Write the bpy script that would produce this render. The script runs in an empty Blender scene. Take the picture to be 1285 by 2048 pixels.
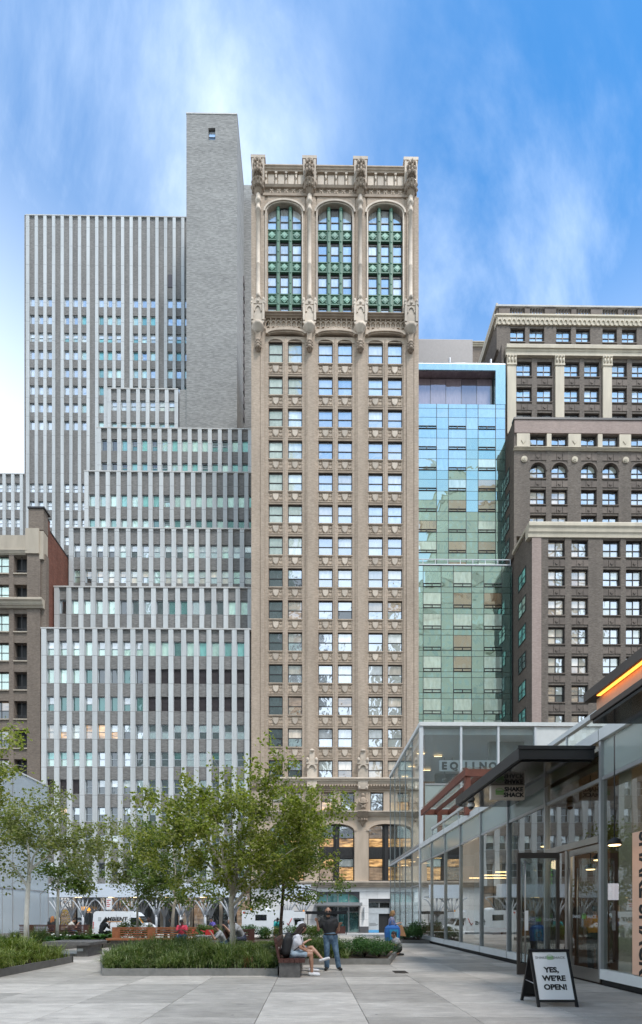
import bpy, bmesh, math, random
from math import sin, cos, pi, radians
from mathutils import Vector, Matrix, Euler
random.seed(7)
sc = bpy.context.scene
COL = sc.collection

# ------------------------------------------------------------------ camera
F, CX, HY, CH, TH = 920.0, 629.5, 1829.0, 1.56, radians(0.53)
cam = bpy.data.cameras.new('camera'); cam_o = bpy.data.objects.new('camera', cam); COL.objects.link(cam_o)
cam.sensor_fit = 'HORIZONTAL'; cam.sensor_width = 24.0; cam.lens = 24.0 * F / 1285.0
cam.shift_x = (642.5 - CX) / 1285.0; cam.shift_y = (HY - 1024.0) / 1285.0
cam.clip_start = 0.1; cam.clip_end = 3000
cam_o.location = (0, 0, CH); cam_o.rotation_euler = (pi / 2, 0, -TH)
sc.camera = cam_o

def W(px, py, Y):
    dx, dz = (px - CX) / F, (HY - py) / F
    wx, wy = dx * cos(TH) + sin(TH), -dx * sin(TH) + cos(TH)
    t = Y / wy
    return wx * t, dz * t + CH
def XX(px, Y): return W(px, HY, Y)[0]
def ZZ(py, Y, px=642): return W(px, py, Y)[1]
def G(px, py, z=0.0):
    dx, dz = (px - CX) / F, (HY - py) / F
    t = (z - CH) / dz
    return (dx * cos(TH) + sin(TH)) * t, (-dx * sin(TH) + cos(TH)) * t

# ------------------------------------------------------------------ world, sun, exposure
SUN_EL, SUN_AZ = radians(62), radians(36)          # azimuth: to the right of straight behind the camera
world = bpy.data.worlds.new('World'); sc.world = world; world.use_nodes = True
nt = world.node_tree; nt.nodes.clear()
def wn(t, **k):
    n = nt.nodes.new(t)
    for a, b in k.items(): setattr(n, a, b)
    return n
L = nt.links.new
sky = wn('ShaderNodeTexSky', sky_type='NISHITA', sun_disc=False)
sky.sun_elevation = SUN_EL
sky.sun_rotation = pi - SUN_AZ
sky.air_density = 1.0; sky.dust_density = 0.4; sky.ozone_density = 3.5; sky.altitude = 20
tc = wn('ShaderNodeTexCoord'); sep = wn('ShaderNodeSeparateXYZ'); L(tc.outputs['Generated'], sep.inputs[0])
def wmath(op, a, b=None, clamp=False):
    n = wn('ShaderNodeMath', operation=op, use_clamp=clamp)
    for i, v in enumerate((a, b)):
        if v is None: continue
        if isinstance(v, (int, float)): n.inputs[i].default_value = v
        else: L(v, n.inputs[i])
    return n.outputs[0]
zc = wmath('ADD', wmath('MAXIMUM', sep.outputs[2], 0.0), 0.75)
u = wmath('DIVIDE', sep.outputs[0], zc); v = wmath('DIVIDE', sep.outputs[1], zc)
comb = wn('ShaderNodeCombineXYZ'); L(u, comb.inputs[0]); L(v, comb.inputs[1])
mp = wn('ShaderNodeMapping'); mp.inputs['Rotation'].default_value = (0, 0, radians(28)); mp.inputs['Scale'].default_value = (1.9, 1.25, 1)
mp.inputs['Location'].default_value = (3.0988, 1.0932, 0)
L(comb.outputs[0], mp.inputs[0])
def wnoise(scale, detail, rough, dist, loc):
    m = wn('ShaderNodeMapping'); m.inputs['Location'].default_value = loc; L(mp.outputs[0], m.inputs[0])
    n = wn('ShaderNodeTexNoise'); n.inputs['Scale'].default_value = scale; n.inputs['Detail'].default_value = detail
    n.inputs['Roughness'].default_value = rough; n.inputs['Distortion'].default_value = dist
    L(m.outputs[0], n.inputs['Vector']); return n.outputs['Fac']
big = wnoise(0.9, 3, 0.5, 0.2, (0, 0, 0)); fine = wnoise(2.6, 9, 0.62, 0.7, (5, 2, 1))
def wramp(x, a, b):
    n = wn('ShaderNodeMapRange', interpolation_type='SMOOTHSTEP', clamp=True); n.inputs[1].default_value = a; n.inputs[2].default_value = b
    L(x, n.inputs[0]); return n.outputs[0]
cloud = wmath('ADD', wmath('MULTIPLY', wramp(big, 0.38, 0.74), 0.26), wmath('MULTIPLY', wmath('MULTIPLY', wramp(fine, 0.42, 0.78), wramp(big, 0.34, 0.62)), 0.30), True)
wisp = wnoise(1.7, 8, 0.6, 1.2, (9, 4, 2)); cloud = wmath('ADD', cloud, wmath('MULTIPLY', wramp(wisp, 0.36, 0.80), 0.50), True)
zt0 = wmath('ADD', sep.outputs[2], wmath('MULTIPLY', sep.outputs[0], 0.11))
veil = wmath('SUBTRACT', 1.0, wramp(zt0, 0.49, 0.87))          # thin haze thickens towards the horizon
cloud = wmath('MAXIMUM', cloud, wmath('MULTIPLY', veil, 0.93))
mix = wn('ShaderNodeMixRGB'); L(cloud, mix.inputs[0])
tint = wn('ShaderNodeMixRGB', blend_type='MULTIPLY'); tint.inputs[0].default_value = 1; tint.inputs[2].default_value = (0.50, 1.20, 1.52, 1)
L(sky.outputs[0], tint.inputs[1]); L(tint.outputs[0], mix.inputs[1]); mix.inputs[2].default_value = (8.4, 9.3, 10.2, 1)
bg = wn('ShaderNodeBackground'); bg.inputs['Strength'].default_value = 0.105; L(mix.outputs[0], bg.inputs['Color'])
out = wn('ShaderNodeOutputWorld'); L(bg.outputs[0], out.inputs[0])

sun = bpy.data.lights.new('sun', 'SUN'); sun.energy = 2.2; sun.angle = radians(14); sun.color = (1.0, 0.955, 0.90)
sun_o = bpy.data.objects.new('sun', sun); COL.objects.link(sun_o)
d = Vector((-sin(SUN_AZ) * cos(SUN_EL), cos(SUN_AZ) * cos(SUN_EL), -sin(SUN_EL)))
sun_o.rotation_euler = d.to_track_quat('-Z', 'Y').to_euler(); sun_o.location = (60, -60, 120)

vs = sc.view_settings
sc.display_settings.display_device = 'sRGB'; vs.view_transform = 'Standard'; vs.look = 'None'; vs.exposure = 0.84; vs.gamma = 1.0; vs.use_curve_mapping = False
cy = sc.cycles
cy.use_denoising = True; cy.max_bounces = 8; cy.diffuse_bounces = 4; cy.glossy_bounces = 4; cy.transmission_bounces = 6; cy.transparent_max_bounces = 16
cy.caustics_reflective = False; cy.caustics_refractive = False; cy.sample_clamp_indirect = 6
cy.use_adaptive_sampling = True

# ------------------------------------------------------------------ materials
M = {}
def newmat(name):
    m = bpy.data.materials.new(name); m.use_nodes = True; n = m.node_tree; n.nodes.clear(); M[name] = m
    return m, n
class NT:
    """small node helper"""
    def __init__(s, n): s.n = n; s._pos = None; s._rnd = None
    def add(s, t, **k):
        x = s.n.nodes.new(t)
        for a, b in k.items(): setattr(x, a, b)
        return x
    def l(s, a, b): s.n.links.new(a, b)
    def pos(s):
        if s._pos is None: s._pos = s.add('ShaderNodeNewGeometry').outputs['Position']
        return s._pos
    def rnd(s):
        if s._rnd is None: s._rnd = s.add('ShaderNodeObjectInfo').outputs['Random']
        return s._rnd
    def val(s, sock, v):
        if isinstance(v, (int, float)): sock.default_value = v
        elif isinstance(v, (tuple, list)): sock.default_value = tuple(v) + ((1,) if len(v) == 3 and sock.type == 'RGBA' else ())
        else: s.l(v, sock)
    def math(s, op, a, b=0.0, clamp=False):
        x = s.add('ShaderNodeMath', operation=op, use_clamp=clamp); s.val(x.inputs[0], a); s.val(x.inputs[1], b); return x.outputs[0]
    def mixc(s, f, a, b, mode='MIX'):
        x = s.add('ShaderNodeMixRGB', blend_type=mode); s.val(x.inputs[0], f); s.val(x.inputs[1], a); s.val(x.inputs[2], b); return x.outputs[0]
    def noise(s, scale, detail=3, rough=0.55, vec=None, stretch=None, dist=0.0):
        v = vec if vec is not None else s.pos()
        if stretch:
            m = s.add('ShaderNodeMapping'); m.inputs['Scale'].default_value = stretch; s.l(v, m.inputs[0]); v = m.outputs[0]
        x = s.add('ShaderNodeTexNoise'); x.inputs['Scale'].default_value = scale; x.inputs['Detail'].default_value = detail
        x.inputs['Roughness'].default_value = rough; x.inputs['Distortion'].default_value = dist; s.l(v, x.inputs['Vector']); return x.outputs['Fac']
    def ramp(s, f, a, b, lo=0.0, hi=1.0):
        x = s.add('ShaderNodeMapRange', clamp=True); s.val(x.inputs[0], f)
        for i, q in enumerate((a, b, lo, hi)): x.inputs[1 + i].default_value = q
        return x.outputs[0]
    def shade(s, c, f, lo, hi):
        """colour times a factor that runs lo..hi with f"""
        g = s.ramp(f, 0.25, 0.75, lo, hi); k = s.add('ShaderNodeCombineXYZ')
        for i in range(3): s.l(g, k.inputs[i])
        return s.mixc(1.0, c, k.outputs[0], 'MULTIPLY')
    def bump(s, h, strength=0.3, dist=0.02):
        b = s.add('ShaderNodeBump'); b.inputs['Strength'].default_value = strength; b.inputs['Distance'].default_value = dist; s.l(h, b.inputs['Height']); return b.outputs[0]
    def bsdf(s, col, rough=0.6, metal=0.0, normal=None, spec=0.5, emit=None, es=0.0):
        b = s.add('ShaderNodeBsdfPrincipled'); s.val(b.inputs['Base Color'], col); s.val(b.inputs['Roughness'], rough); s.val(b.inputs['Metallic'], metal)
        b.inputs['Specular IOR Level'].default_value = spec
        if normal is not None: s.l(normal, b.inputs['Normal'])
        if emit is not None: s.val(b.inputs['Emission Color'], emit); s.val(b.inputs['Emission Strength'], es)
        return b.outputs[0]
    def out(s, sh):
        o = s.add('ShaderNodeOutputMaterial'); s.l(sh, o.inputs[0])

def plain(name, col, rough=0.6, metal=0.0, var=0.12, scale=3.0, bump=0.0, rv=0.0, spec=0.5, streak=False):
    m, n = newmat(name); t = NT(n)
    c = t.shade(col, t.noise(scale, 5, 0.6, stretch=(1, 1, 0.18) if streak else None), 1 - var, 1 + var)
    if rv: c = t.shade(c, t.rnd(), 1 - rv, 1 + rv)
    nb = t.bump(t.noise(scale * 14, 3), bump, 0.01) if bump else None
    t.out(t.bsdf(c, rough, metal, nb, spec)); return m
def brickm(name, c1, c2, mortar, bw=0.22, bh=0.075, ms=0.012, var=0.14, vscale=0.35, streak=(1, 1, 0.2), bumps=0.5):
    m, n = newmat(name); t = NT(n)
    sp = t.add('ShaderNodeSeparateXYZ'); t.l(t.pos(), sp.inputs[0])
    cb = t.add('ShaderNodeCombineXYZ'); t.l(t.math('ADD', sp.outputs[0], sp.outputs[1]), cb.inputs[0]); t.l(sp.outputs[2], cb.inputs[1])
    b = t.add('ShaderNodeTexBrick'); t.l(cb.outputs[0], b.inputs['Vector'])
    b.inputs['Scale'].default_value = 1.0; b.inputs['Brick Width'].default_value = bw; b.inputs['Row Height'].default_value = bh
    b.inputs['Mortar Size'].default_value = ms; b.inputs['Mortar Smooth'].default_value = 0.2; b.inputs['Bias'].default_value = 0.0
    b.inputs['Color1'].default_value = (*c1, 1); b.inputs['Color2'].default_value = (*c2, 1); b.inputs['Mortar'].default_value = (*mortar, 1)
    c = t.shade(b.outputs['Color'], t.noise(vscale, 6, 0.65, stretch=streak), 1 - var, 1 + var)
    c = t.shade(c, t.noise(7.0, 3, 0.6, stretch=(0.35, 0.35, 1.6)), 1 - var * 0.9, 1 + var * 0.9)
    t.out(t.bsdf(c, 0.85, 0, t.bump(t.math('SUBTRACT', 1.0, b.outputs['Fac']), bumps, 0.01), 0.2)); return m
def pane(name, base, refl=0.45, tint=(0.92, 0.97, 1.0), wav=0.10, wscale=0.7, rvar=0.35, emit=None, es=0.0, rough=0.015):
    """window glass: mirror coat over a base colour; slightly wavy, each pane a little different"""
    m, n = newmat(name); t = NT(n)
    off = t.add('ShaderNodeVectorMath', operation='ADD'); t.l(t.pos(), off.inputs[0])
    k = t.add('ShaderNodeCombineXYZ'); t.l(t.math('MULTIPLY', t.rnd(), 37.0), k.inputs[0]); t.l(t.math('MULTIPLY', t.rnd(), 91.0), k.inputs[2]); t.l(k.outputs[0], off.inputs[1])
    nz = t.noise(wscale, 2.5, 0.5, vec=off.outputs[0], dist=0.6)
    bn = t.add('ShaderNodeBump'); bn.inputs['Strength'].default_value = wav; bn.inputs['Distance'].default_value = 0.25; t.l(nz, bn.inputs['Height']); nb = bn.outputs[0]
    gn = t.add('ShaderNodeNewGeometry'); tl = t.add('ShaderNodeCombineXYZ'); t.l(t.math('MULTIPLY', t.math('SUBTRACT', t.rnd(), 0.5), 0.045), tl.inputs[0]); t.l(t.math('MULTIPLY', t.math('SUBTRACT', t.math('FRACT', t.math('MULTIPLY', t.rnd(), 17.3)), 0.5), 0.05), tl.inputs[2])
    va = t.add('ShaderNodeVectorMath', operation='ADD'); t.l(gn.outputs['Normal'], va.inputs[0]); t.l(tl.outputs[0], va.inputs[1]); vn = t.add('ShaderNodeVectorMath', operation='NORMALIZE'); t.l(va.outputs[0], vn.inputs[0]); t.l(vn.outputs[0], bn.inputs['Normal'])   # no two panes hang quite true
    c = t.shade(base, t.rnd(), 1 - rvar, 1 + rvar)
    c = t.shade(c, t.noise(1.1, 4, 0.6, vec=off.outputs[0], stretch=(2.5, 2.5, 0.7)), 0.72, 1.22)
    if emit is not None:
        lv = t.noise(1.5, 3, 0.6, vec=off.outputs[0], stretch=(0.5, 0.5, 2.2)); ev = t.math('MULTIPLY', t.ramp(lv, 0.38, 0.66, 0.12, 1.5), es); emit = t.mixc(t.ramp(lv, 0.3, 0.7), emit, tuple(min(1, x * 1.0 + 0.12) for x in emit))
        d = t.bsdf(c, 0.5, 0, None, 0.2, emit, ev)
    else: d = t.bsdf(c, 0.5, 0, None, 0.2)
    g = t.add('ShaderNodeBsdfGlossy'); t.val(g.inputs['Color'], tint); g.inputs['Roughness'].default_value = rough; t.l(nb, g.inputs['Normal'])
    lw = t.add('ShaderNodeLayerWeight'); lw.inputs[0].default_value = 0.25
    f = t.math('ADD', t.math('MULTIPLY', lw.outputs['Fresnel'], 0.7), refl, True)
    x = t.add('ShaderNodeMixShader'); t.l(f, x.inputs[0]); t.l(d, x.inputs[1]); t.l(g.outputs[0], x.inputs[2]); t.out(x.outputs[0]); return m
def clear(name, tint=(0.90, 0.95, 0.94), refl=0.03, gain=1.5, gcol=(0.95, 1, 1), wav=0.0, ior=1.45, frost=0.0, fcol=(.6, .65, .68)):
    """sheet glass one sees through"""
    m, n = newmat(name); t = NT(n)
    tr = t.add('ShaderNodeBsdfTransparent'); t.val(tr.inputs[0], tint)
    a = tr.outputs[0]
    if frost:
        d = t.add('ShaderNodeBsdfDiffuse'); t.val(d.inputs[0], fcol); mx = t.add('ShaderNodeMixShader'); mx.inputs[0].default_value = frost
        t.l(a, mx.inputs[1]); t.l(d.outputs[0], mx.inputs[2]); a = mx.outputs[0]
    g = t.add('ShaderNodeBsdfGlossy'); t.val(g.inputs[0], gcol); g.inputs['Roughness'].default_value = 0.0 if not frost else 0.12
    fr = t.add('ShaderNodeFresnel'); fr.inputs[0].default_value = ior
    if wav:
        nb = t.bump(t.noise(0.45, 2, 0.5, stretch=(1, 1, 0.5)), wav, 0.25); t.l(nb, g.inputs['Normal'])
    f = t.math('ADD', t.math('MULTIPLY', fr.outputs[0], gain), refl, True)
    gm = t.add('ShaderNodeNewGeometry'); f = t.math('MULTIPLY', f, t.math('SUBTRACT', 1.0, gm.outputs['Backfacing']))   # both faces of the sheet count once
    x = t.add('ShaderNodeMixShader'); t.l(f, x.inputs[0]); t.l(a, x.inputs[1]); t.l(g.outputs[0], x.inputs[2]); t.out(x.outputs[0]); return m
def glow(name, col, s, base=(0.5, 0.4, 0.3)):
    m, n = newmat(name); t = NT(n); t.out(t.bsdf(base, 0.5, 0, None, 0.3, col, s)); return m

# facades
brickm('tan_brick', (0.455, 0.36, 0.28), (0.375, 0.292, 0.225), (0.42, 0.34, 0.27), var=0.22)
plain('terracotta', (0.46, 0.365, 0.28), 0.75, var=0.24, scale=0.9, bump=0.15, streak=True)
plain('terracotta_dark', (0.31, 0.24, 0.18), 0.8, var=0.22, scale=1.2, bump=0.2)
plain('terracotta_pale', (0.49, 0.41, 0.33), 0.7, var=0.22, scale=1.0, bump=0.12, rv=0.16)
plain('verdigris', (0.075, 0.185, 0.125), 0.6, var=0.25, scale=2.0, bump=0.2)
plain('verdigris_pale', (0.19, 0.36, 0.28), 0.6, var=0.25, scale=2.5, bump=0.2, rv=0.2)
plain('dark_frame', (0.022, 0.018, 0.018), 0.45, var=0.2)
plain('cast_iron', (0.028, 0.026, 0.026), 0.5, var=0.3)
brickm('grey_brick', (0.25, 0.24, 0.23), (0.155, 0.15, 0.145), (0.22, 0.21, 0.20), bw=0.36, bh=0.085, ms=0.012, var=0.18, vscale=0.5)
brickm('pale_grey_brick', (0.34, 0.335, 0.32), (0.20, 0.196, 0.19), (0.28, 0.275, 0.265), bw=0.50, bh=0.11, ms=0.012, var=0.13, vscale=0.25, streak=(0.22, 0.22, 1.2))
def finm():
    m, n = newmat('white_fin'); t = NT(n); sp = t.add('ShaderNodeSeparateXYZ'); t.l(t.pos(), sp.inputs[0])
    c = t.shade((0.53, 0.545, 0.545), t.noise(0.6, 6, 0.65, stretch=(2.5, 2.5, 0.14)), 0.78, 1.12); c = t.shade(c, t.rnd(), 0.93, 1.06)
    j = t.math('LESS_THAN', t.math('MODULO', t.math('ADD', sp.outputs[2], 40.0), 3.26), 0.045); c = t.mixc(j, c, (0.20, 0.20, 0.20))
    c = t.mixc(t.ramp(t.noise(1.4, 5, 0.7, stretch=(3, 3, 0.25)), 0.60, 0.80, 0, 0.45), c, (0.30, 0.29, 0.27)); t.out(t.bsdf(c, 0.55, 0, t.bump(t.noise(20, 3), 0.1, 0.01), 0.3))
finm()
plain('alu_frame', (0.48, 0.53, 0.56), 0.4, 0.3, var=0.08)
plain('limestone_cap', (0.50, 0.49, 0.47), 0.75, var=0.15, scale=1.4, streak=True)
plain('louvre_dark', (0.055, 0.042, 0.045), 0.5, var=0.1)
plain('louvre_grey', (0.17, 0.165, 0.17), 0.45, 0.2, var=0.08)
brickm('umber_brick', (0.225, 0.18, 0.145), (0.155, 0.125, 0.10), (0.20, 0.165, 0.14), var=0.18)
plain('buff_stone', (0.42, 0.36, 0.285), 0.8, var=0.2, scale=1.0, bump=0.15, streak=True)
brickm('red_brick', (0.235, 0.085, 0.055), (0.14, 0.05, 0.036), (0.17, 0.10, 0.08), var=0.3, vscale=0.6)
brickm('brown_brick', (0.205, 0.172, 0.145), (0.12, 0.10, 0.085), (0.178, 0.152, 0.13), var=0.24)
brickm('pink_brick', (0.42, 0.32, 0.28), (0.33, 0.25, 0.22), (0.37, 0.30, 0.27), var=0.12)
plain('brown_panel', (0.15, 0.12, 0.10), 0.85, var=0.28, scale=1.6, bump=0.2, rv=0.15)
plain('cream_stone', (0.57, 0.50, 0.39), 0.75, var=0.16, scale=0.9, bump=0.12, streak=True)
plain('white_marble', (0.74, 0.73, 0.72), 0.4, var=0.07, scale=1.5, rv=0.04)
plain('plinth_grey', (0.085, 0.085, 0.09), 0.5)
# window glass
pane('sky_pane', (0.36, 0.38, 0.41), 0.50, wav=0.05)  # base colour painted paler to lighten the mirrored sky
pane('pale_pane', (0.50, 0.52, 0.47), 0.34, tint=(0.95, 1.0, 0.97), wav=0.09)
pane('blind_pane', (0.62, 0.63, 0.62), 0.34, wav=0.06)
pane('dark_pane', (0.018, 0.022, 0.022), 0.15, wav=0.08)
pane('wavy_pane', (0.12, 0.125, 0.12), 0.56, wav=0.22, wscale=0.9)
pane('cream_pane', (0.62, 0.52, 0.41), 0.25, wav=0.12)
pane('teal_dark_pane', (0.018, 0.075, 0.075), 0.20, tint=(0.7, 1, 0.95), wav=0.12)
pane('teal_mid_pane', (0.11, 0.33, 0.31), 0.26, tint=(0.75, 1, 0.95), wav=0.12)
pane('mint_pane', (0.42, 0.56, 0.48), 0.38, tint=(0.85, 1, 0.93), wav=0.18)
pane('lit_pane', (0.16, 0.09, 0.045), 0.18, wav=0.06, emit=(1.0, 0.50, 0.14), es=0.48)
pane('lit_dim_pane', (0.22, 0.15, 0.10), 0.26, wav=0.08, emit=(1.0, 0.62, 0.35), es=0.10)
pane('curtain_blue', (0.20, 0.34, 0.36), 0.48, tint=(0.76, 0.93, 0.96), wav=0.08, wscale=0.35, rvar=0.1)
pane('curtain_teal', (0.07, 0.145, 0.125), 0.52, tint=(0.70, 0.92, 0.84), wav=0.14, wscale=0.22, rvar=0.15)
pane('curtain_shade', (0.48, 0.55, 0.46), 0.34, tint=(0.8, 1, 0.93), wav=0.10, wscale=0.25, rvar=0.1)
pane('curtain_brown', (0.16, 0.105, 0.055), 0.36, tint=(0.9, 0.92, 0.8), wav=0.10, wscale=0.25, rvar=0.2)
pane('curtain_mauve', (0.17, 0.13, 0.14), 0.22, tint=(0.9, 0.85, 0.95), wav=0.05)
clear('shop_glass', (0.76, 0.79, 0.78), 0.07, 2.3, wav=0.018)
clear('box_glass', (0.89, 0.93, 0.94), 0.05, 1.4, wav=0.01)
clear('rail_glass', (0.93, 0.96, 0.95), 0.04, 1.3)
clear('frosted_glass', (0.8, 0.88, 0.9), 0.05, 1.2, frost=0.62, fcol=(0.52, 0.58, 0.63))
clear('spandrel_glass', (0.75, 0.82, 0.82), 0.05, 1.2, frost=0.55, fcol=(0.50, 0.57, 0.55))
# metals, timber, paint
plain('steel', (0.40, 0.41, 0.42), 0.38, 0.5, var=0.06)
plain('brushed_steel', (0.42, 0.39, 0.36), 0.32, 0.85, var=0.1)
plain('white_metal', (0.58, 0.61, 0.64), 0.4, 0.1, var=0.05)
plain('shed_white', (0.40, 0.42, 0.45), 0.45, var=0.08)
plain('cap_white', (0.64, 0.66, 0.66), 0.45, 0.1, var=0.06)
plain('black_metal', (0.016, 0.016, 0.018), 0.32, 0.2, var=0.15)
plain('soffit_black', (0.010, 0.010, 0.011), 0.10, 0.0, var=0.1)
plain('bronze_metal', (0.075, 0.062, 0.055), 0.45, 0.4, var=0.1)
plain('copper_panel', (0.55, 0.33, 0.22), 0.5, 0.1, var=0.1)
plain('pergola_timber', (0.155, 0.045, 0.026), 0.55, var=0.25, scale=5)
plain('bench_timber', (0.26, 0.098, 0.042), 0.5, var=0.25, scale=6, rv=0.15)
plain('dark_timber', (0.075, 0.028, 0.022), 0.5, var=0.25, scale=6)
plain('shop_brown', (0.13, 0.075, 0.042), 0.6, var=0.2)
plain('shop_cream', (0.52, 0.43, 0.32), 0.7, var=0.1)
plain('shop_floor', (0.16, 0.12, 0.09), 0.35, var=0.15)
plain('shop_ceiling', (0.16, 0.11, 0.07), 0.8)
plain('gym_grey', (0.34, 0.35, 0.35), 0.8, var=0.1)
plain('white_paint', (0.78, 0.79, 0.80), 0.4, var=0.03)
plain('van_white', (0.76, 0.79, 0.82), 0.25, var=0.03)
plain('hoarding', (0.62, 0.68, 0.76), 0.55, var=0.06)
plain('rubber', (0.02, 0.02, 0.02), 0.8)
plain('tyre_rim', (0.35, 0.35, 0.36), 0.4, 0.7)
plain('vehicle_glass', (0.012, 0.014, 0.016), 0.06)
plain('amber_lens', (0.85, 0.33, 0.03), 0.3)
plain('red_paint', (0.50, 0.03, 0.03), 0.45)
plain('yellow_paint', (0.62, 0.42, 0.04), 0.6)
plain('blue_sign', (0.10, 0.35, 0.62), 0.5)
plain('grey_sign', (0.45, 0.48, 0.50), 0.5)
plain('ink', (0.015, 0.015, 0.016), 0.6)
plain('ink_grey', (0.14, 0.14, 0.14), 0.6)
plain('shack_green', (0.13, 0.36, 0.06), 0.5)
plain('sign_cream', (0.52, 0.46, 0.40), 0.5, var=0.05)
plain('sign_pink', (0.68, 0.42, 0.30), 0.55, var=0.05)
plain('sheet_white', (0.80, 0.80, 0.81), 0.35, var=0.03)
glow('lamp_warm', (1.0, 0.66, 0.30), 3.0); glow('lamp_white', (1.0, 0.9, 0.75), 5.0); glow('menu_screen', (0.70, 0.70, 0.85), 0.55); glow('neon_green', (0.30, 1.0, 0.05), 0.8, (0.05, 0.2, 0.02))
glow('cove_glow', (1.0, 0.30, 0.03), 2.4); glow('shop_glow', (1.0, 0.55, 0.12), 0.8); glow('yellow_box', (1.0, 0.42, 0.02), 0.8)
# ground
def slabm():
    m, n = newmat('granite_slab'); t = NT(n)
    o = t.add('ShaderNodeVectorMath', operation='ADD'); t.l(t.pos(), o.inputs[0]); k = t.add('ShaderNodeCombineXYZ'); t.l(t.math('MULTIPLY', t.rnd(), 60.0), k.inputs[1]); t.l(k.outputs[0], o.inputs[1])
    v = o.outputs[0]
    c = t.mixc(t.ramp(t.noise(1.3, 6, 0.62, vec=v, stretch=(1, 3.2, 1), dist=1.2), 0.3, 0.72), (0.38, 0.345, 0.31), (0.56, 0.515, 0.46))
    c = t.mixc(t.ramp(t.noise(0.8, 4, 0.6, vec=v, stretch=(1, 2.2, 1), dist=2.2), 0.62, 0.74), c, (0.54, 0.50, 0.45))
    c = t.shade(c, t.rnd(), 0.80, 1.14)
    c = t.shade(c, t.noise(0.35, 5, 0.65), 0.74, 1.16); c = t.shade(c, t.noise(2.2, 5, 0.7, stretch=(1, 2.5, 1)), 0.84, 1.14)
    sp = t.noise(55, 2, 0.7); c = t.shade(c, sp, 0.80, 1.18)
    gum = t.add('ShaderNodeTexVoronoi'); gum.inputs['Scale'].default_value = 1.3; t.l(t.pos(), gum.inputs['Vector']); c = t.mixc(t.ramp(gum.outputs['Distance'], 0.030, 0.042, 0.6, 0.0), c, (0.10, 0.095, 0.09))
    st = t.ramp(t.noise(2.4, 4, 0.6, stretch=(0.8, 1.6, 1)), 0.62, 0.76, 0.0, 0.55); c = t.mixc(st, c, (0.14, 0.13, 0.125))
    t.out(t.bsdf(c, t.ramp(t.noise(1.8, 3), 0.3, 0.7, 0.42, 0.66), 0, t.bump(t.math('ADD', sp, t.noise(9, 3)), 0.18, 0.008), 0.4))
slabm()
plain('joint_dark', (0.05, 0.047, 0.045), 0.9)
plain('asphalt', (0.055, 0.056, 0.06), 0.85, var=0.2, bump=0.3)
plain('pavement_concrete', (0.40, 0.39, 0.38), 0.8, var=0.12, bump=0.15)
plain('curb_granite', (0.215, 0.21, 0.20), 0.6, var=0.18, scale=6, bump=0.15, rv=0.1)
plain('curb_dark', (0.115, 0.11, 0.105), 0.6, var=0.18, scale=6, bump=0.15, rv=0.1)
plain('rough_granite', (0.115, 0.11, 0.108), 0.7, var=0.35, scale=9, bump=0.5)
plain('polished_granite', (0.22, 0.22, 0.22), 0.3, var=0.2, scale=20)
plain('soil', (0.055, 0.038, 0.026), 0.95, var=0.3, bump=0.5)
# plants
def leafm(name, c1, c2, c3, tr=0.35, clump=1.2, gloss=0.45):
    m, n = newmat(name); t = NT(n)
    c = t.mixc(t.ramp(t.noise(clump, 2, 0.5), 0.35, 0.65), c1, c2)
    c = t.mixc(t.ramp(t.noise(14.0, 1, 0.5), 0.48, 0.60), c, c3)
    b = t.bsdf(c, gloss, 0, None, 0.35); tl = t.add('ShaderNodeBsdfTranslucent'); t.l(t.mixc(1.0, c, (1.3, 1.45, 0.7), 'MULTIPLY'), tl.inputs[0])
    x = t.add('ShaderNodeMixShader'); x.inputs[0].default_value = tr; t.l(b, x.inputs[1]); t.l(tl.outputs[0], x.inputs[2]); t.out(x.outputs[0])
leafm('birch_leaf', (0.10, 0.14, 0.018), (0.20, 0.235, 0.030), (0.37, 0.36, 0.12), 0.45, 1.8)
leafm('birch_leaf_cool', (0.105, 0.14, 0.034), (0.18, 0.205, 0.055), (0.34, 0.33, 0.17), 0.48, 1.8)
leafm('birch_leaf_deep', (0.055, 0.10, 0.020), (0.10, 0.155, 0.028), (0.18, 0.22, 0.06), 0.42, 1.6)
leafm('liriope', (0.05, 0.10, 0.022), (0.11, 0.165, 0.034), (0.26, 0.29, 0.13), 0.3, 2.6)
leafm('liriope_light', (0.09, 0.15, 0.025), (0.17, 0.22, 0.035), (0.30, 0.32, 0.11), 0.3, 2.6)
leafm('juniper', (0.022, 0.075, 0.018), (0.05, 0.13, 0.024), (0.08, 0.17, 0.035), 0.15, 3.0, 0.6)
leafm('fern', (0.07, 0.13, 0.02), (0.11, 0.17, 0.025), (0.17, 0.19, 0.05), 0.3, 2.0)
leafm('hosta', (0.035, 0.10, 0.025), (0.06, 0.14, 0.035), (0.10, 0.18, 0.06), 0.25, 2.0)
leafm('dead_leaf', (0.16, 0.075, 0.03), (0.2, 0.10, 0.05), (0.12, 0.05, 0.03), 0.2, 3.0)
def barkm(name, c1, c2, thr):
    m, n = newmat(name); t = NT(n)
    c = t.mixc(t.ramp(t.noise(7.0, 4, 0.6, stretch=(1, 1, 2.2)), thr, thr + 0.08), c1, c2)
    c = t.shade(c, t.noise(2.0, 4), 0.8, 1.15); t.out(t.bsdf(c, 0.8, 0, t.bump(t.noise(30, 3, stretch=(1, 1, 2)), 0.4, 0.01), 0.2))
barkm('birch_bark', (0.50, 0.45, 0.39), (0.10, 0.08, 0.07), 0.63)
barkm('white_bark', (0.62, 0.60, 0.56), (0.10, 0.09, 0.08), 0.66)
barkm('dark_bark', (0.085, 0.058, 0.043), (0.03, 0.022, 0.018), 0.52)
plain('flower_white', (0.8, 0.8, 0.75), 0.6); plain('flower_red', (0.6, 0.06, 0.06), 0.6)
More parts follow.
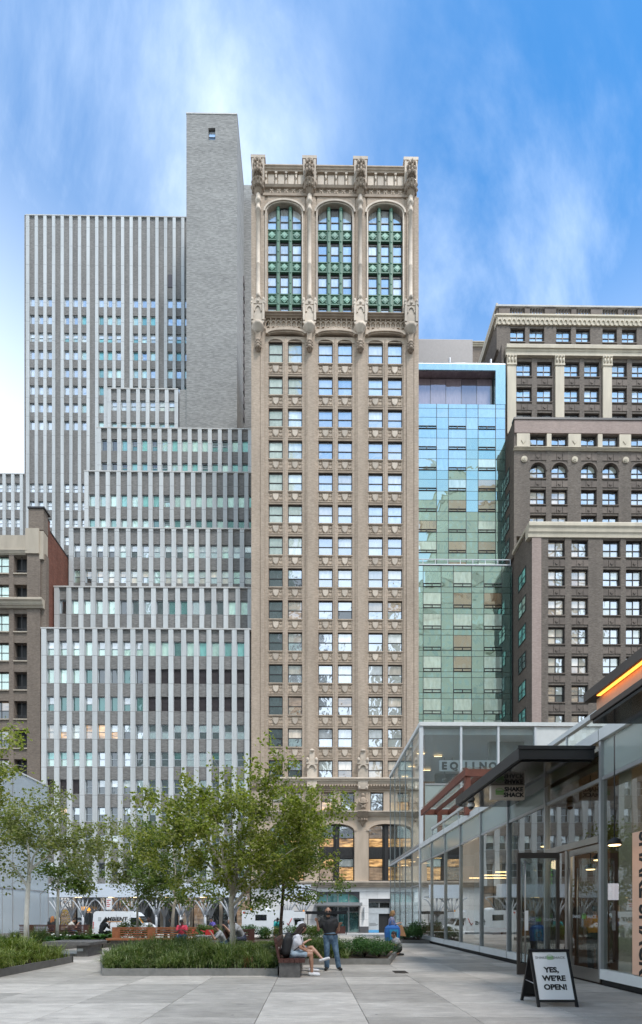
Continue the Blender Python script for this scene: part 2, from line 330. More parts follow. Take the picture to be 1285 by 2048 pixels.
# people
for nm, c in dict(skin_light=(0.50, 0.29, 0.205), skin_dark=(0.10, 0.05, 0.035), skin_tan=(0.40, 0.215, 0.145), cloth_black=(0.014, 0.014, 0.016), cloth_white=(0.66, 0.64, 0.68),
                  cloth_grey=(0.33, 0.33, 0.34), cloth_red=(0.50, 0.035, 0.07), cloth_teal=(0.03, 0.36, 0.36), cloth_navy=(0.02, 0.025, 0.05), cloth_check=(0.22, 0.22, 0.34),
                  cloth_orange=(0.70, 0.27, 0.02), cloth_purple=(0.13, 0.10, 0.42), cloth_beige=(0.55, 0.52, 0.47), hair_dark=(0.03, 0.016, 0.012), hair_black=(0.012, 0.011, 0.012), hair_grey=(0.35, 0.30, 0.26),
                  hair_ginger=(0.30, 0.11, 0.03), hair_blond=(0.30, 0.17, 0.07), shoe_white=(0.70, 0.70, 0.72), shoe_black=(0.02, 0.02, 0.02), paper_bag=(0.36, 0.19, 0.09),
                  bag_blue=(0.01, 0.10, 0.34), bag_light=(0.02, 0.25, 0.45), hat_pale=(0.62, 0.63, 0.68)).items():
    plain(nm, c, 0.75 if 'skin' not in nm else 0.5, var=0.12, scale=12, bump=0.1)
def denim(name, c1, c2):
    m, n = newmat(name); t = NT(n); c = t.mixc(t.ramp(t.noise(9, 4), 0.35, 0.7), c1, c2); t.out(t.bsdf(c, 0.85, 0, t.bump(t.noise(40, 3), 0.3, 0.01), 0.2))
denim('denim', (0.07, 0.125, 0.20), (0.17, 0.26, 0.36)); denim('denim_light', (0.28, 0.37, 0.46), (0.42, 0.50, 0.58)); denim('denim_dark', (0.015, 0.035, 0.075), (0.045, 0.09, 0.16))
# ------------------------------------------------------------------ builders
WL = {}                                               # world location of unrotated parents
class MB:
    def __init__(s): s.v, s.f, s.m, s.sm = [], [], [], []
    def add(s, vs, fs, m=0, smooth=False):
        b = len(s.v); s.v += [tuple(p) for p in vs]
        for f in fs: s.f.append(tuple(i + b for i in f)); s.m.append(m); s.sm.append(smooth)
        return s
    def box(s, x0, x1, y0, y1, z0, z1, m=0):
        if x1 < x0: x0, x1 = x1, x0
        if y1 < y0: y0, y1 = y1, y0
        if z1 < z0: z0, z1 = z1, z0
        return s.add([(x0, y0, z0), (x1, y0, z0), (x1, y1, z0), (x0, y1, z0), (x0, y0, z1), (x1, y0, z1), (x1, y1, z1), (x0, y1, z1)],
                     [(0, 1, 5, 4), (1, 2, 6, 5), (2, 3, 7, 6), (3, 0, 4, 7), (4, 5, 6, 7), (3, 2, 1, 0)], m)
    def prism(s, pts, a0, a1, axis='y', m=0):
        """extrude a closed 2d outline; axis y: pts are (x,z); axis z: (x,y); axis x: (y,z)"""
        n = len(pts)
        def P(p, a): return (p[0], a, p[1]) if axis == 'y' else ((p[0], p[1], a) if axis == 'z' else (a, p[0], p[1]))
        vs = [P(p, a0) for p in pts] + [P(p, a1) for p in pts]
        return s.add(vs, [tuple(range(n)), tuple(range(2 * n - 1, n - 1, -1))] + [(i, i + n, (i + 1) % n + n, (i + 1) % n) for i in range(n)], m)
    def tube(s, pts, r, n=8, m=0, cap=True, smooth=True):
        pts = [Vector(p) for p in pts]; rs = r if isinstance(r, (list, tuple)) else [r] * len(pts)
        vs, fs = [], []; prev = None
        for i, p in enumerate(pts):
            t = (pts[min(i + 1, len(pts) - 1)] - pts[max(i - 1, 0)]).normalized()
            a = prev if prev is not None else (Vector((1, 0, 0)) if abs(t.x) < 0.8 else Vector((0, 1, 0)))
            a = (a - t * a.dot(t)).normalized(); b = t.cross(a); prev = a
            for k in range(n):
                q = 2 * pi * k / n; vs.append(p + (a * cos(q) + b * sin(q)) * rs[i])
        for i in range(len(pts) - 1):
            for k in range(n): fs.append((i * n + k, i * n + (k + 1) % n, (i + 1) * n + (k + 1) % n, (i + 1) * n + k))
        if cap: fs += [tuple(range(n - 1, -1, -1)), tuple(range((len(pts) - 1) * n, len(pts) * n))]
        return s.add(vs, fs, m, smooth)
    def lathe(s, c, prof, n=12, m=0, sx=1, sy=1, smooth=True):
        vs, fs = [], []
        for r, z in prof:
            for k in range(n): vs.append((c[0] + r * sx * cos(2 * pi * k / n), c[1] + r * sy * sin(2 * pi * k / n), c[2] + z))
        for i in range(len(prof) - 1):
            for k in range(n): fs.append((i * n + k, i * n + (k + 1) % n, (i + 1) * n + (k + 1) % n, (i + 1) * n + k))
        fs += [tuple(range(n - 1, -1, -1)), tuple(range((len(prof) - 1) * n, len(prof) * n))]
        return s.add(vs, fs, m, smooth)
    def blob(s, c, rx, ry, rz, n=8, k=5, m=0):
        return s.lathe((c[0], c[1], c[2]), [(max(1e-3, sin(pi * i / k)), -cos(pi * i / k) * rz) for i in range(k + 1)], n, m, rx, ry)
    def arch_band(s, cx, zs, ri, ro, rise_i, rise_o, y0, y1, n=14, m=0, wi=None):
        """arch ring: half-width ri/ro, rising rise_i/rise_o above zs"""
        inn = [(cx + ri * cos(pi * i / n), zs + rise_i * sin(pi * i / n)) for i in range(n + 1)]
        outn = [(cx + ro * cos(pi * i / n), zs + rise_o * sin(pi * i / n)) for i in range(n + 1)]
        for i in range(n): s.prism([inn[i], outn[i], outn[i + 1], inn[i + 1]], y0, y1, 'y', m)
        return s
    def arch_wall(s, x0, x1, z0, z1, cx, half, rise, y0, y1, n=14, m=0):
        """wall from z0 to z1 with an arched opening springing at z0"""
        pts = [(x0, z0), (x0, z1), (x1, z1), (x1, z0)] + [(cx + half * cos(pi * i / n), z0 + rise * sin(pi * i / n)) for i in range(n + 1)]
        return s.prism(pts, y0, y1, 'y', m)
    def mesh(s, name, mats, origin=(0, 0, 0)):
        me = bpy.data.meshes.new(name)
        ox, oy, oz = origin
        me.from_pydata([(a - ox, b - oy, c - oz) for a, b, c in s.v], [], s.f)
        for q in (mats if isinstance(mats, (list, tuple)) else [mats]): me.materials.append(M[q] if isinstance(q, str) else q)
        me.polygons.foreach_set('material_index', s.m); me.polygons.foreach_set('use_smooth', s.sm)
        bm = bmesh.new(); bm.from_mesh(me); bmesh.ops.recalc_face_normals(bm, faces=bm.faces); bm.to_mesh(me); bm.free(); me.update(); return me
    def build(s, name, mats, parent=None, origin=None):
        """one mesh object from world-space geometry"""
        o0 = origin if origin is not None else (WL.get(parent.name, (0, 0, 0)) if parent else (0, 0, 0))
        return place(name, s.mesh(name, mats, o0), o0, parent)
def place(name, me, at, parent=None, rot=None):
    o = bpy.data.objects.new(name, me); COL.objects.link(o)
    p = WL.get(parent.name, (0, 0, 0)) if parent else (0, 0, 0)
    o.location = (at[0] - p[0], at[1] - p[1], at[2] - p[2]); WL[o.name] = tuple(at)
    if rot: o.rotation_euler = rot
    if parent: o.parent = parent
    return o
def tag(o, label, cat=None, group=None, kind=None):
    if label: o['label'] = label
    if cat: o['category'] = cat
    if group: o['group'] = group
    if kind: o['kind'] = kind
    return o
def thing(name, label, cat, at=(0, 0, 0), group=None, rot=None):
    o = bpy.data.objects.new(name, None); COL.objects.link(o); o.location = at; o.empty_display_size = 0.3; WL[o.name] = tuple(at)
    if rot: o.rotation_euler = rot
    return tag(o, label, cat, group)
def lpart(name, mb, mats, parent):
    """part of a rotated thing: geometry is already in the parent's own space"""
    o = bpy.data.objects.new(name, mb.mesh(name, mats) if isinstance(mb, MB) else mb); COL.objects.link(o); o.parent = parent; return o
def struct(name, mb, mats): return tag(mb.build(name, mats), None, None, None, 'structure')
CACHE = {}
def cached(key, fn):
    if key not in CACHE: CACHE[key] = fn()
    return CACHE[key]
TMP = bpy.data.scenes.new('workshop')                  # empty side scene so that evaluating one mesh stays quick
def evaluated(o):
    TMP.collection.objects.link(o); vl = TMP.view_layers[0]; vl.update(); return bpy.data.meshes.new_from_object(o.evaluated_get(vl.depsgraph))
def text_mesh(body, size, mat, ext=0.004, bold=0.0, align='CENTER', sx=1.0, shear=0.0):
    cu = bpy.data.curves.new('lettering', 'FONT'); cu.body = body; cu.size = size; cu.extrude = ext; cu.offset = bold; cu.align_x = align; cu.align_y = 'CENTER'; cu.resolution_u = 3; cu.shear = shear
    o = bpy.data.objects.new('tmp', cu); me = evaluated(o); bpy.data.objects.remove(o); bpy.data.curves.remove(cu)
    me.materials.clear(); me.materials.append(M[mat])
    for p in me.polygons: p.material_index = 0
    if sx != 1.0:
        for q in me.vertices: q.co.x *= sx
    return me
def text(name, body, size, mat, at, parent=None, rot=(pi / 2, 0, 0), local=False, **k):
    me = text_mesh(body, size, mat, **k)
    if local:
        o = lpart(name, me, None, parent); o.location = at; o.rotation_euler = rot; return o
    return place(name, me, at, parent, rot)

def window(parent, x0, x1, z0, z1, Y, frame='dark_frame', panes=('sky_pane', 'sky_pane'), cols=1, rail=0.5, fw=0.07, depth=0.10, name='window', bar=None, rails=None):
    """a window facing the camera: frame object with one child per pane. panes run top row first, left to right"""
    w, h = round(x1 - x0, 2), round(z1 - z0, 2); bar = bar or fw * 0.8
    zs = [fw] + ([h * r for r in (rails if rails is not None else ([rail] if rail else []))]) + [h - fw]
    xs = [fw] + [w * (i + 1) / cols for i in range(cols - 1)] + [w - fw]
    def mk():
        b = MB(); b.box(0, fw, 0, depth, 0, h); b.box(w - fw, w, 0, depth, 0, h); b.box(fw, w - fw, 0, depth, 0, fw); b.box(fw, w - fw, 0, depth, h - fw, h)
        for z in zs[1:-1]: b.box(fw, w - fw, 0.012, depth, z - bar / 2, z + bar / 2)
        for x in xs[1:-1]:
            for i in range(len(zs) - 1): b.box(x - bar / 2, x + bar / 2, 0.015, depth, zs[i] + (bar / 2 if i else 0), zs[i + 1] - (bar / 2 if i < len(zs) - 2 else 0))
        return b.mesh('window_frame', frame)
    o = place(name, cached(('w', w, h, frame, cols, tuple(zs), fw, depth, bar), mk), (x0, Y, z0), parent)
    i = 0
    for r in range(len(zs) - 2, -1, -1):
        for c in range(cols):
            pw, ph = round(xs[c + 1] - xs[c], 3), round(zs[r + 1] - zs[r], 3); pm = panes[i % len(panes)]; i += 1
            def mp():
                b = MB(); b.box(0, pw, 0, 0.012, 0, ph); return b.mesh('glass', pm)
            place('pane', cached(('p', pw, ph, pm), mp), (x0 + xs[c], Y + depth * 0.55, z0 + zs[r]), o)
    return o
def hbox(parent, name, mat, x0, x1, y0, y1, z0, z1):
    """part: a plain block, mesh shared with alike blocks"""
    w, d_, h = round(x1 - x0, 3), round(y1 - y0, 3), round(z1 - z0, 3)
    def mk():
        b = MB(); b.box(0, w, 0, d_, 0, h); return b.mesh(name, mat)
    return place(name, cached(('b', w, d_, h, mat), mk), (x0, y0, z0), parent)
def profile_band(parent, name, mat, x0, x1, prof):
    """moulding: (y,z) outline run along x"""
    b = MB(); b.prism(prof, x0, x1, 'x'); return b.build(name, mat, parent)
def cornice(Y, z0, z1, out, back=0.3):
    h = z1 - z0
    return [(Y + back, z0), (Y - out * 0.25, z0), (Y - out * 0.35, z0 + h * 0.25), (Y - out * 0.6, z0 + h * 0.35), (Y - out * 0.7, z0 + h * 0.6), (Y - out, z0 + h * 0.72), (Y - out, z0 + h * 0.94), (Y - out * 0.9, z1), (Y + back, z1)]

# ------------------------------------------------------------------ ground
SZ = -0.65                                            # street level, below the plaza
b = MB(); b.box(-400, 400, -300, 600, SZ - 1.2, SZ - 0.25); struct('ground', b, 'asphalt')
b = MB(); b.box(-150, 150, 38.6, 49.2, SZ - 0.2, SZ - 0.13); struct('road', b, 'asphalt')
b = MB(); b.box(-150, 150, 49.2, 90, SZ - 0.24, SZ); struct('pavement', b, 'pavement_concrete')
b = MB(); b.box(-150, 150, 49.0, 49.195, SZ - 0.24, SZ + 0.004); tag(b.build('kerb', 'curb_granite'), 'long granite kerb along the far pavement across the street', 'kerb', kind='structure')
b = MB(); b.box(-60, 60, 36.8, 38.6, SZ - 0.24, SZ + 0.03); struct('near_pavement', b, 'pavement_concrete')
# plaza: base with recessed joints, each near slab its own piece
b = MB(); b.box(-45, 40, -30, 35.2, SZ - 0.2, -0.022)
plaza = struct('plaza', b, 'joint_dark')
JX, JY, SW, SD = -0.80, 6.97, 1.635, 1.105
allslab = []
for i in range(-14, 5):
    for j in range(-4, 26):
        x0, y0 = JX + i * SW, JY + j * SD + (0.55 if False else 0)
        if x0 + SW > 6.5: w = 6.42 - x0
        else: w = SW
        if w < 0.2 or y0 > 35.2 - SD: continue
        cxs, cys = x0 + w / 2, y0 + SD / 2
        if abs(cxs) > cys * 0.72 + 1.0 or cys < 5.5: vis = 99 + cys
        else: vis = cys
        allslab.append((vis, x0, y0, w))
allslab.sort()
for q in (SW, 6.42 - (JX + 4 * SW)): pass
for vis, x0, y0, w in allslab[:300]:
    wr = round(w, 2)
    def mk():
        g = 0.007; bb = MB(); h = 0.022; c = 0.003
        bb.add([(g, g, -h), (wr - g, g, -h), (wr - g, SD - g, -h), (g, SD - g, -h), (g, g, -c), (wr - g, g, -c), (wr - g, SD - g, -c), (g, SD - g, -c),
                (g + c, g + c, 0), (wr - g - c, g + c, 0), (wr - g - c, SD - g - c, 0), (g + c, SD - g - c, 0)],
               [(0, 1, 5, 4), (1, 2, 6, 5), (2, 3, 7, 6), (3, 0, 4, 7), (4, 5, 9, 8), (5, 6, 10, 9), (6, 7, 11, 10), (7, 4, 8, 11), (8, 9, 10, 11)])
        return bb.mesh('slab', 'granite_slab')
    place('paving_slab', cached(('slab', wr), mk), (x0, y0, 0), plaza)
b = MB()
for vis, x0, y0, w in allslab[300:]: b.box(x0 + 0.005, x0 + w - 0.005, y0 + 0.005, y0 + SD - 0.005, -0.022, 0)
o = b.build('paving_slabs', 'granite_slab', plaza); o['kind'] = 'stuff'
b = MB()
for k in range(3): b.box(-45, 40, 35.2 + k * 0.4, 35.6 + k * 0.4, SZ - 0.2, -0.022 - 0.19 * k)
struct('steps', b, 'pavement_concrete')
# drain grate
t = thing('drain_grate', 'dark slotted metal drain grate set flush in the plaza paving', 'drain', (*G(800, 1945), 0.0))
gx, gy = G(800, 1945); lx = XX(788, gy); rx = XX(814, gy)
b = MB(); b.box(lx, rx, gy - 0.24, gy + 0.24, 0.001, 0.004); b.build('tray', 'ink', t)
for i in range(10):
    y = gy - 0.225 + i * 0.05; hbox(t, 'bar', 'bronze_metal', lx, rx, y - 0.014, y + 0.014, 0.0042, 0.012)

# ------------------------------------------------------------------ tan terracotta tower (centre)
YC = 54.0
tw = thing('terracotta_tower', 'tall narrow tan brick tower with green arched top windows and white stone base', 'building', (2.9, YC, SZ))
cx_ = lambda px: XX(px, YC)
cz_ = lambda py: ZZ(py, YC, 670)
xl, xr = cx_(503), cx_(838)
ZT = cz_(338)
PIERS = [(503, 536), (609.5, 635.5), (710, 735.5), (808, 838)]
BAYS = [(536, 609.5), (635.5, 710), (735.5, 808)]
COLX = [517, 619.5, 721, 821.5]
WIN = [(537.5, 565.8), (576.2, 604.8), (637.3, 666.2), (676.4, 705.4), (737.5, 767), (776.6, 805.8)]
rows = [686 + 64.15 * i for i in range(14)]
zb = cz_(1768)                                        # top of the stone ground floor
b = MB(); b.box(xl + 0.05, xr - 0.05, YC + 0.75, YC + 24, SZ, cz_(345)); b.build('wall', 'tan_brick', tw)
b = MB(); b.box(cx_(530), cx_(606), YC + 1.2, YC + 6, cz_(346), cz_(319)); b.build('roof_house', 'terracotta', tw)
# piers: stepped and grooved brick shafts between the ground floor and the arches
for i, (a, c) in enumerate(PIERS):
    A, Cc = cx_(a), cx_(c); w = Cc - A; s_ = 0.16
    pts = [(A, YC + 0.8), (A, YC + (0 if i == 0 else 0.14))]
    if i == 0: pts += [(A + w * 0.52, YC), (A + w * 0.52, YC + 0.07), (A + w * 0.56, YC + 0.07), (A + w * 0.56, YC), (A + w * 0.80, YC), (A + w * 0.80, YC + 0.10), (Cc, YC + 0.10)]
    elif i == 3: pts = [(A, YC + 0.8), (A, YC + 0.10), (A + w * 0.2, YC + 0.10), (A + w * 0.2, YC), (A + w * 0.66, YC), (A + w * 0.66, YC + 0.07), (A + w * 0.7, YC + 0.07), (A + w * 0.7, YC), (Cc, YC)]
    else: pts += [(A + s_, YC + 0.14), (A + s_, YC + 0.06), (A + 2 * s_, YC + 0.06), (A + 2 * s_, YC), (Cc - 2 * s_, YC), (Cc - 2 * s_, YC + 0.06), (Cc - s_, YC + 0.06), (Cc - s_, YC + 0.14), (Cc, YC + 0.14)]
    pts += [(Cc, YC + 0.8)]
    b = MB(); b.prism(pts, cz_(1566), cz_(392), 'z'); b.build('pier', 'tan_brick', tw)
    b = MB(); b.box(A, Cc, YC + 0.02, YC + 0.8, zb, cz_(1566)); b.build('lower_pier', 'terracotta', tw)
# window grid of 14 storeys
def shield_panel():
    w, h = cx_(566) - cx_(537.2), cz_(723) - cz_(742.5); b = MB(); b.box(0, w, 0.10, 0.30, 0, h)
    e = 0.06
    for q in ((0, w, 0, e), (0, w, h - e, h)): b.box(q[0], q[1], 0.0, 0.11, q[2], q[3])
    b.box(0, e, 0.005, 0.11, e, h - e); b.box(w - e, w, 0.005, 0.11, e, h - e)
    for sx in (-1, 1):
        for zz in (0.30, 0.72):
            xx = w / 2 + sx * w * 0.345; b.box(xx - 0.19, xx + 0.19, 0.045, 0.105, h * zz - 0.035, h * zz + 0.035); b.box(xx - 0.04, xx + 0.04, 0.04, 0.105, h * zz - 0.14, h * zz + 0.14)
            b.box(xx + sx * 0.17 - 0.03, xx + sx * 0.17 + 0.03, 0.05, 0.105, h * zz - 0.1, h * zz + 0.1)
        b.blob((w / 2 + sx * w * 0.22, 0.09, h * 0.86), 0.09, 0.06, 0.09, 6, 4)
    return b.mesh('shield_panel', 'terracotta')
def shield():
    w, h = cx_(566) - cx_(537.2), cz_(723) - cz_(742.5); b = MB()
    def sh(k, y0, y1, m): b.prism([(w / 2 + k * x, h * 0.5 + k * z) for x, z in ((-0.36, 0.45), (-0.1, 0.40), (0, 0.46), (0.1, 0.40), (0.36, 0.45), (0.36, 0.05), (0.26, -0.24), (0, -0.47), (-0.26, -0.24), (-0.36, 0.05))], y0, y1, 'y', m)
    sh(1.12, 0.03, 0.12, 0); sh(0.86, -0.01, 0.04, 1); return b.mesh('shield', ['terracotta_dark', 'terracotta_pale'])
spm, shm = shield_panel(), shield()
wz = lambda r: (cz_(r + 37.6), cz_(r))
refl_left = ['pale_pane', 'blind_pane', 'pale_pane']
for ri, r in enumerate(rows):
    z0, z1 = wz(r)
    if ri == 0: z1 = cz_(681)
    for ci, (a, c) in enumerate(WIN):
        R = random.random()
        if ci < 2:
            if ri < 7: pm = ('pale_pane', 'pale_pane') if R < 0.75 else ('blind_pane', 'pale_pane')
            elif ci == 0: pm = ('dark_pane', 'dark_pane')
            else: pm = random.choice([('pale_pane', 'dark_pane'), ('wavy_pane', 'dark_pane'), ('lit_dim_pane', 'lit_dim_pane'), ('cream_pane', 'wavy_pane')])
            if ri == 1 and False: pass
        else:
            if ri < 7: pm = ('sky_pane', 'sky_pane') if R < 0.5 else (('blind_pane', 'sky_pane') if R < 0.85 else ('sky_pane', 'wavy_pane'))
            else: pm = random.choice([('blind_pane', 'wavy_pane'), ('wavy_pane', 'wavy_pane'), ('blind_pane', 'sky_pane'), ('sky_pane', 'wavy_pane'), ('cream_pane', 'wavy_pane'), ('wavy_pane', 'dark_pane'), ('lit_dim_pane', 'wavy_pane')])
            if ri == 13: pm = random.choice([('cream_pane', 'lit_dim_pane'), ('cream_pane', 'cream_pane'), ('pale_pane', 'wavy_pane')])
        window(tw, cx_(a), cx_(c), z0, z1, YC + 0.30, panes=pm, fw=0.085, depth=0.12, rail=0.48)
        hbox(tw, 'lintel', 'terracotta_dark', cx_(a) - 0.02, cx_(c) + 0.02, YC + 0.16, YC + 0.76, z1, z1 + 0.13)
        if ri < 13:
            zp0 = cz_(rows[ri + 1]) + 0.14; zp1 = z0 - 0.02; hp = cz_(723) - cz_(742.5)
            hbox(tw, 'sill', 'terracotta', cx_(a) - 0.03, cx_(c) + 0.03, YC + 0.10, YC + 0.76, z0 - 0.10, z0)
            x0 = cx_(a)
            k = place('shield_panel', spm, (x0 - 0.01, YC + 0.16, z0 - 0.115 - hp), tw)
            place('shield', shm, (x0 - 0.01, YC + 0.16, z0 - 0.115 - hp), k)
            hbox(tw, 'brick_course', 'terracotta_dark', x0 - 0.02, cx_(c) + 0.02, YC + 0.20, YC + 0.76, zp0, z0 - 0.117 - hp)
for a, c in ((565.8, 576.2), (666.2, 676.4), (767, 776.6)):
    b = MB(); A, Cc = cx_(a), cx_(c); b.prism([(A, YC + 0.8), (A, YC + 0.14), (A + 0.14, YC + 0.14), (A + 0.2, YC + 0.07), (Cc - 0.2, YC + 0.07), (Cc - 0.14, YC + 0.14), (Cc, YC + 0.14), (Cc, YC + 0.8)], cz_(1558), cz_(676), 'z'); b.build('mullion_pier', 'tan_brick', tw)
for (a, c) in BAYS:                                    # brick jambs beside the paired windows
    ws = [w for w in WIN if a - 1 < w[0] < c]
    for q0, q1 in ((a, ws[0][0]), (ws[1][1], c)):
        b = MB(); b.box(cx_(q0), cx_(q1), YC + 0.18, YC + 0.78, cz_(1558), cz_(676)); b.build('jamb', 'tan_brick', tw)
# the arched heads over the first row, and the broad segmental moulding above them
for bi, (a, c) in enumerate(BAYS):
    xm = (cx_(a) + cx_(c)) / 2; hw = (cx_(c) - cx_(a)) / 2
    ws = WIN[2 * bi:2 * bi + 2]
    b = MB()
    for w in ws:
        m_ = (cx_(w[0]) + cx_(w[1])) / 2; h_ = (cx_(w[1]) - cx_(w[0])) / 2
        b.arch_wall(m_ - h_ - 0.28, m_ + h_ + 0.28, cz_(683), cz_(671.5), m_, h_, 0.38, YC + 0.12, YC + 0.78)
    b.build('window_head', 'terracotta', tw)
    b = MB(); b.arch_wall(cx_(a) - 0.25, cx_(c) + 0.25, cz_(671.5), cz_(659), xm, hw, 0.42, YC - 0.06, YC + 0.78); b.build('spandrel', 'terracotta', tw)
    b = MB(); b.arch_band(xm, cz_(671.5), hw - 0.02, hw + 0.22, 0.42, 0.72, YC - 0.22, YC - 0.03, 18); b.arch_band(xm, cz_(671.5), hw - 0.16, hw - 0.02, 0.30, 0.42, YC - 0.10, YC + 0.1, 18); b.build('arch_moulding', 'terracotta', tw)
    # blind tracery band
    z0, z1 = cz_(660), cz_(638); b = MB(); b.box(cx_(a) - 0.3, cx_(c) + 0.3, YC + 0.10, YC + 0.78, z0, z1); n = 8; wv = (cx_(c) - cx_(a) + 0.5) / n
    for k in range(n + 1):
        x = cx_(a) - 0.25 + k * wv; b.box(x - 0.05, x + 0.05, YC - 0.04, YC + 0.11, z0, z1); b.blob((x, YC - 0.05, z1 - 0.16), 0.09, 0.07, 0.12, 6, 4)
        if k < n: b.arch_band(x + wv / 2, z1 - 0.52, wv / 2 - 0.12, wv / 2 - 0.04, 0.24, 0.36, YC - 0.02, YC + 0.11, 6); b.arch_band(x + wv / 2, z0 + 0.18, wv / 2 - 0.14, wv / 2 - 0.05, 0.2, 0.3, YC + 0.0, YC + 0.11, 6)
    b.build('tracery_band', 'terracotta', tw)
    profile_band(tw, 'sill_cornice', 'terracotta_dark', cx_(a) - 0.3, cx_(c) + 0.3, cornice(YC, cz_(639), cz_(632.5), 0.45, 0.78))
    # arcade storey block
    xo0, xo1 = (534, 636, 737)[bi], (603.8, 705, 806)[bi]
    X0, X1 = cx_(xo0), cx_(xo1); xm = (X0 + X1) / 2; hw = (X1 - X0) / 2
    for q0, q1 in ((cx_(a) - 0.03, X0), (X1, cx_(c) + 0.03)):
        b = MB(); b.box(q0, q1, YC + 0.05, YC + 0.8, cz_(632.5), cz_(426)); b.build('jamb', 'tan_brick', tw)
    b = MB(); b.arch_wall(cx_(a) - 0.03, cx_(c) + 0.03, cz_(426), cz_(391), xm, hw, cz_(407) - cz_(426), YC + 0.04, YC + 0.8, 18); b.build('arch_wall', 'tan_brick', tw)
    b = MB(); r1 = cz_(407) - cz_(426)
    for o_, y_, th in ((0.02, -0.06, 0.16), (0.18, -0.16, 0.2)): b.arch_band(xm, cz_(426), hw + o_, hw + o_ + th, r1 + o_ * 0.8, r1 + (o_ + th) * 0.9, YC + y_, YC + 0.05, 20)
    for sgn in (-1, 1):
        for o_, y_, th in ((0.02, -0.06, 0.16),):
            xa = xm + sgn * (hw + o_); xb = xm + sgn * (hw + o_ + th); b.box(min(xa, xb), max(xa, xb), YC + y_, YC + 0.05, cz_(632), cz_(426))
    b.build('arch_moulding', 'terracotta_pale', tw)
    # green metal window wall
    cols = [X0, X0 + (X1 - X0) * 0.325, X0 + (X1 - X0) * 0.675, X1]; mw = 0.19
    for k in (1, 2):
        b = MB(); x = cols[k]; b.box(x - mw, x + mw, YC + 0.22, YC + 0.55, cz_(632), cz_(409)); b.box(x - mw * 0.5, x + mw * 0.5, YC + 0.14, YC + 0.23, cz_(632), cz_(410))
        for q in range(11): b.blob((x, YC + 0.14, cz_(626 - q * 21)), 0.09, 0.05, 0.13, 6, 4)
        b.build('green_mullion', 'verdigris', tw)
    for (w0, w1), (s0, s1) in zip(((407, 453), (479, 517), (544, 581.5), (607.5, 633)), ((453, 474.5), (517.5, 538.5), (582, 603.5), (0, 0))):
        for k in range(3):
            xa = cols[k] + (mw if k else 0.02); xb = cols[k + 1] - (mw if k < 2 else 0.02)
            pm = ('pale_pane', 'pale_pane') if (bi == 0 and k == 0 and w0 > 600) else random.choice([('blind_pane', 'sky_pane'), ('sky_pane', 'sky_pane'), ('sky_pane', 'sky_pane'), ('blind_pane', 'blind_pane')])
            window(tw, xa, xb, cz_(w1), cz_(w0), YC + 0.40, panes=pm, rail=0.40 if w0 == 407 else 0.46, fw=0.10, depth=0.12)
            hbox(tw, 'blind_head', 'dark_frame', xa, xb, YC + 0.46, YC + 0.76, cz_(w0), cz_(w0) + 0.30) if s1 or w0 > 600 else None
            if s1:
                h = cz_(s0) - cz_(s1); w = xb - xa
                def gp():
                    g = MB(); g.box(0, w, 0.09, 0.28, 0, h); g.box(0, w, 0.0, 0.10, 0, 0.11); g.box(0, w, 0.0, 0.10, h - 0.11, h); g.box(0, 0.06, 0.03, 0.1, 0.11, h - 0.11); g.box(w - 0.06, w, 0.03, 0.1, 0.11, h - 0.11)
                    for sx in (0.12, 0.88):
                        for sz in (0.22, 0.78): g.blob((w * sx, 0.08, h * sz), 0.09, 0.05, 0.09, 6, 4); g.tube([(w * sx, 0.07, h * sz), (w * 0.5, 0.06, h * 0.5)], 0.03, 5)
                    return g.mesh('green_panel', 'verdigris')
                def gd():
                    g = MB(); q = h * 0.33
                    for k1, y0, y1, m_ in ((1.0, 0.03, 0.10, 0), (0.62, 0.0, 0.05, 1)): g.prism([(w / 2 - q * k1, h / 2), (w / 2, h / 2 + q * k1), (w / 2 + q * k1, h / 2), (w / 2, h / 2 - q * k1)], y0, y1, 'y', m_)
                    return g.mesh('diamond', ['verdigris_pale', 'verdigris_pale'])
                p = place('green_panel', cached(('gp', round(w, 2), round(h, 2)), gp), (xa, YC + 0.26, cz_(s1)), tw); place('diamond', cached(('gd', round(w, 2), round(h, 2)), gd), (xa, YC + 0.24, cz_(s1)), p)
    # frieze of rosettes and parapet of panels
    profile_band(tw, 'frieze', 'terracotta_dark', cx_(a) - 0.6, cx_(c) + 0.6, [(YC + 0.8, cz_(393)), (YC - 0.05, cz_(393)), (YC - 0.05, cz_(388)), (YC + 0.06, cz_(387)), (YC + 0.06, cz_(379)), (YC - 0.12, cz_(378)), (YC - 0.2, cz_(374)), (YC + 0.8, cz_(374))])
    for k in range(5):
        x = cx_(a) + (cx_(c) - cx_(a)) * (k + 0.5) / 5
        def ro():
            g = MB(); g.blob((0, 0, 0), 0.13, 0.12, 0.13, 8, 4)
            for q in range(4): g.blob((0.2 * cos(q * pi / 2 + pi / 4), 0.02, 0.2 * sin(q * pi / 2 + pi / 4)), 0.14, 0.1, 0.14, 6, 4)
            return g.mesh('rosette', 'terracotta')
        place('rosette', cached('ro', ro), (x, YC + 0.03, cz_(383)), tw)
    b = MB(); b.box(cx_(a) - 0.6, cx_(c) + 0.6, YC + 0.12, YC + 0.8, cz_(374), cz_(345)); b.build('parapet', 'terracotta', tw)
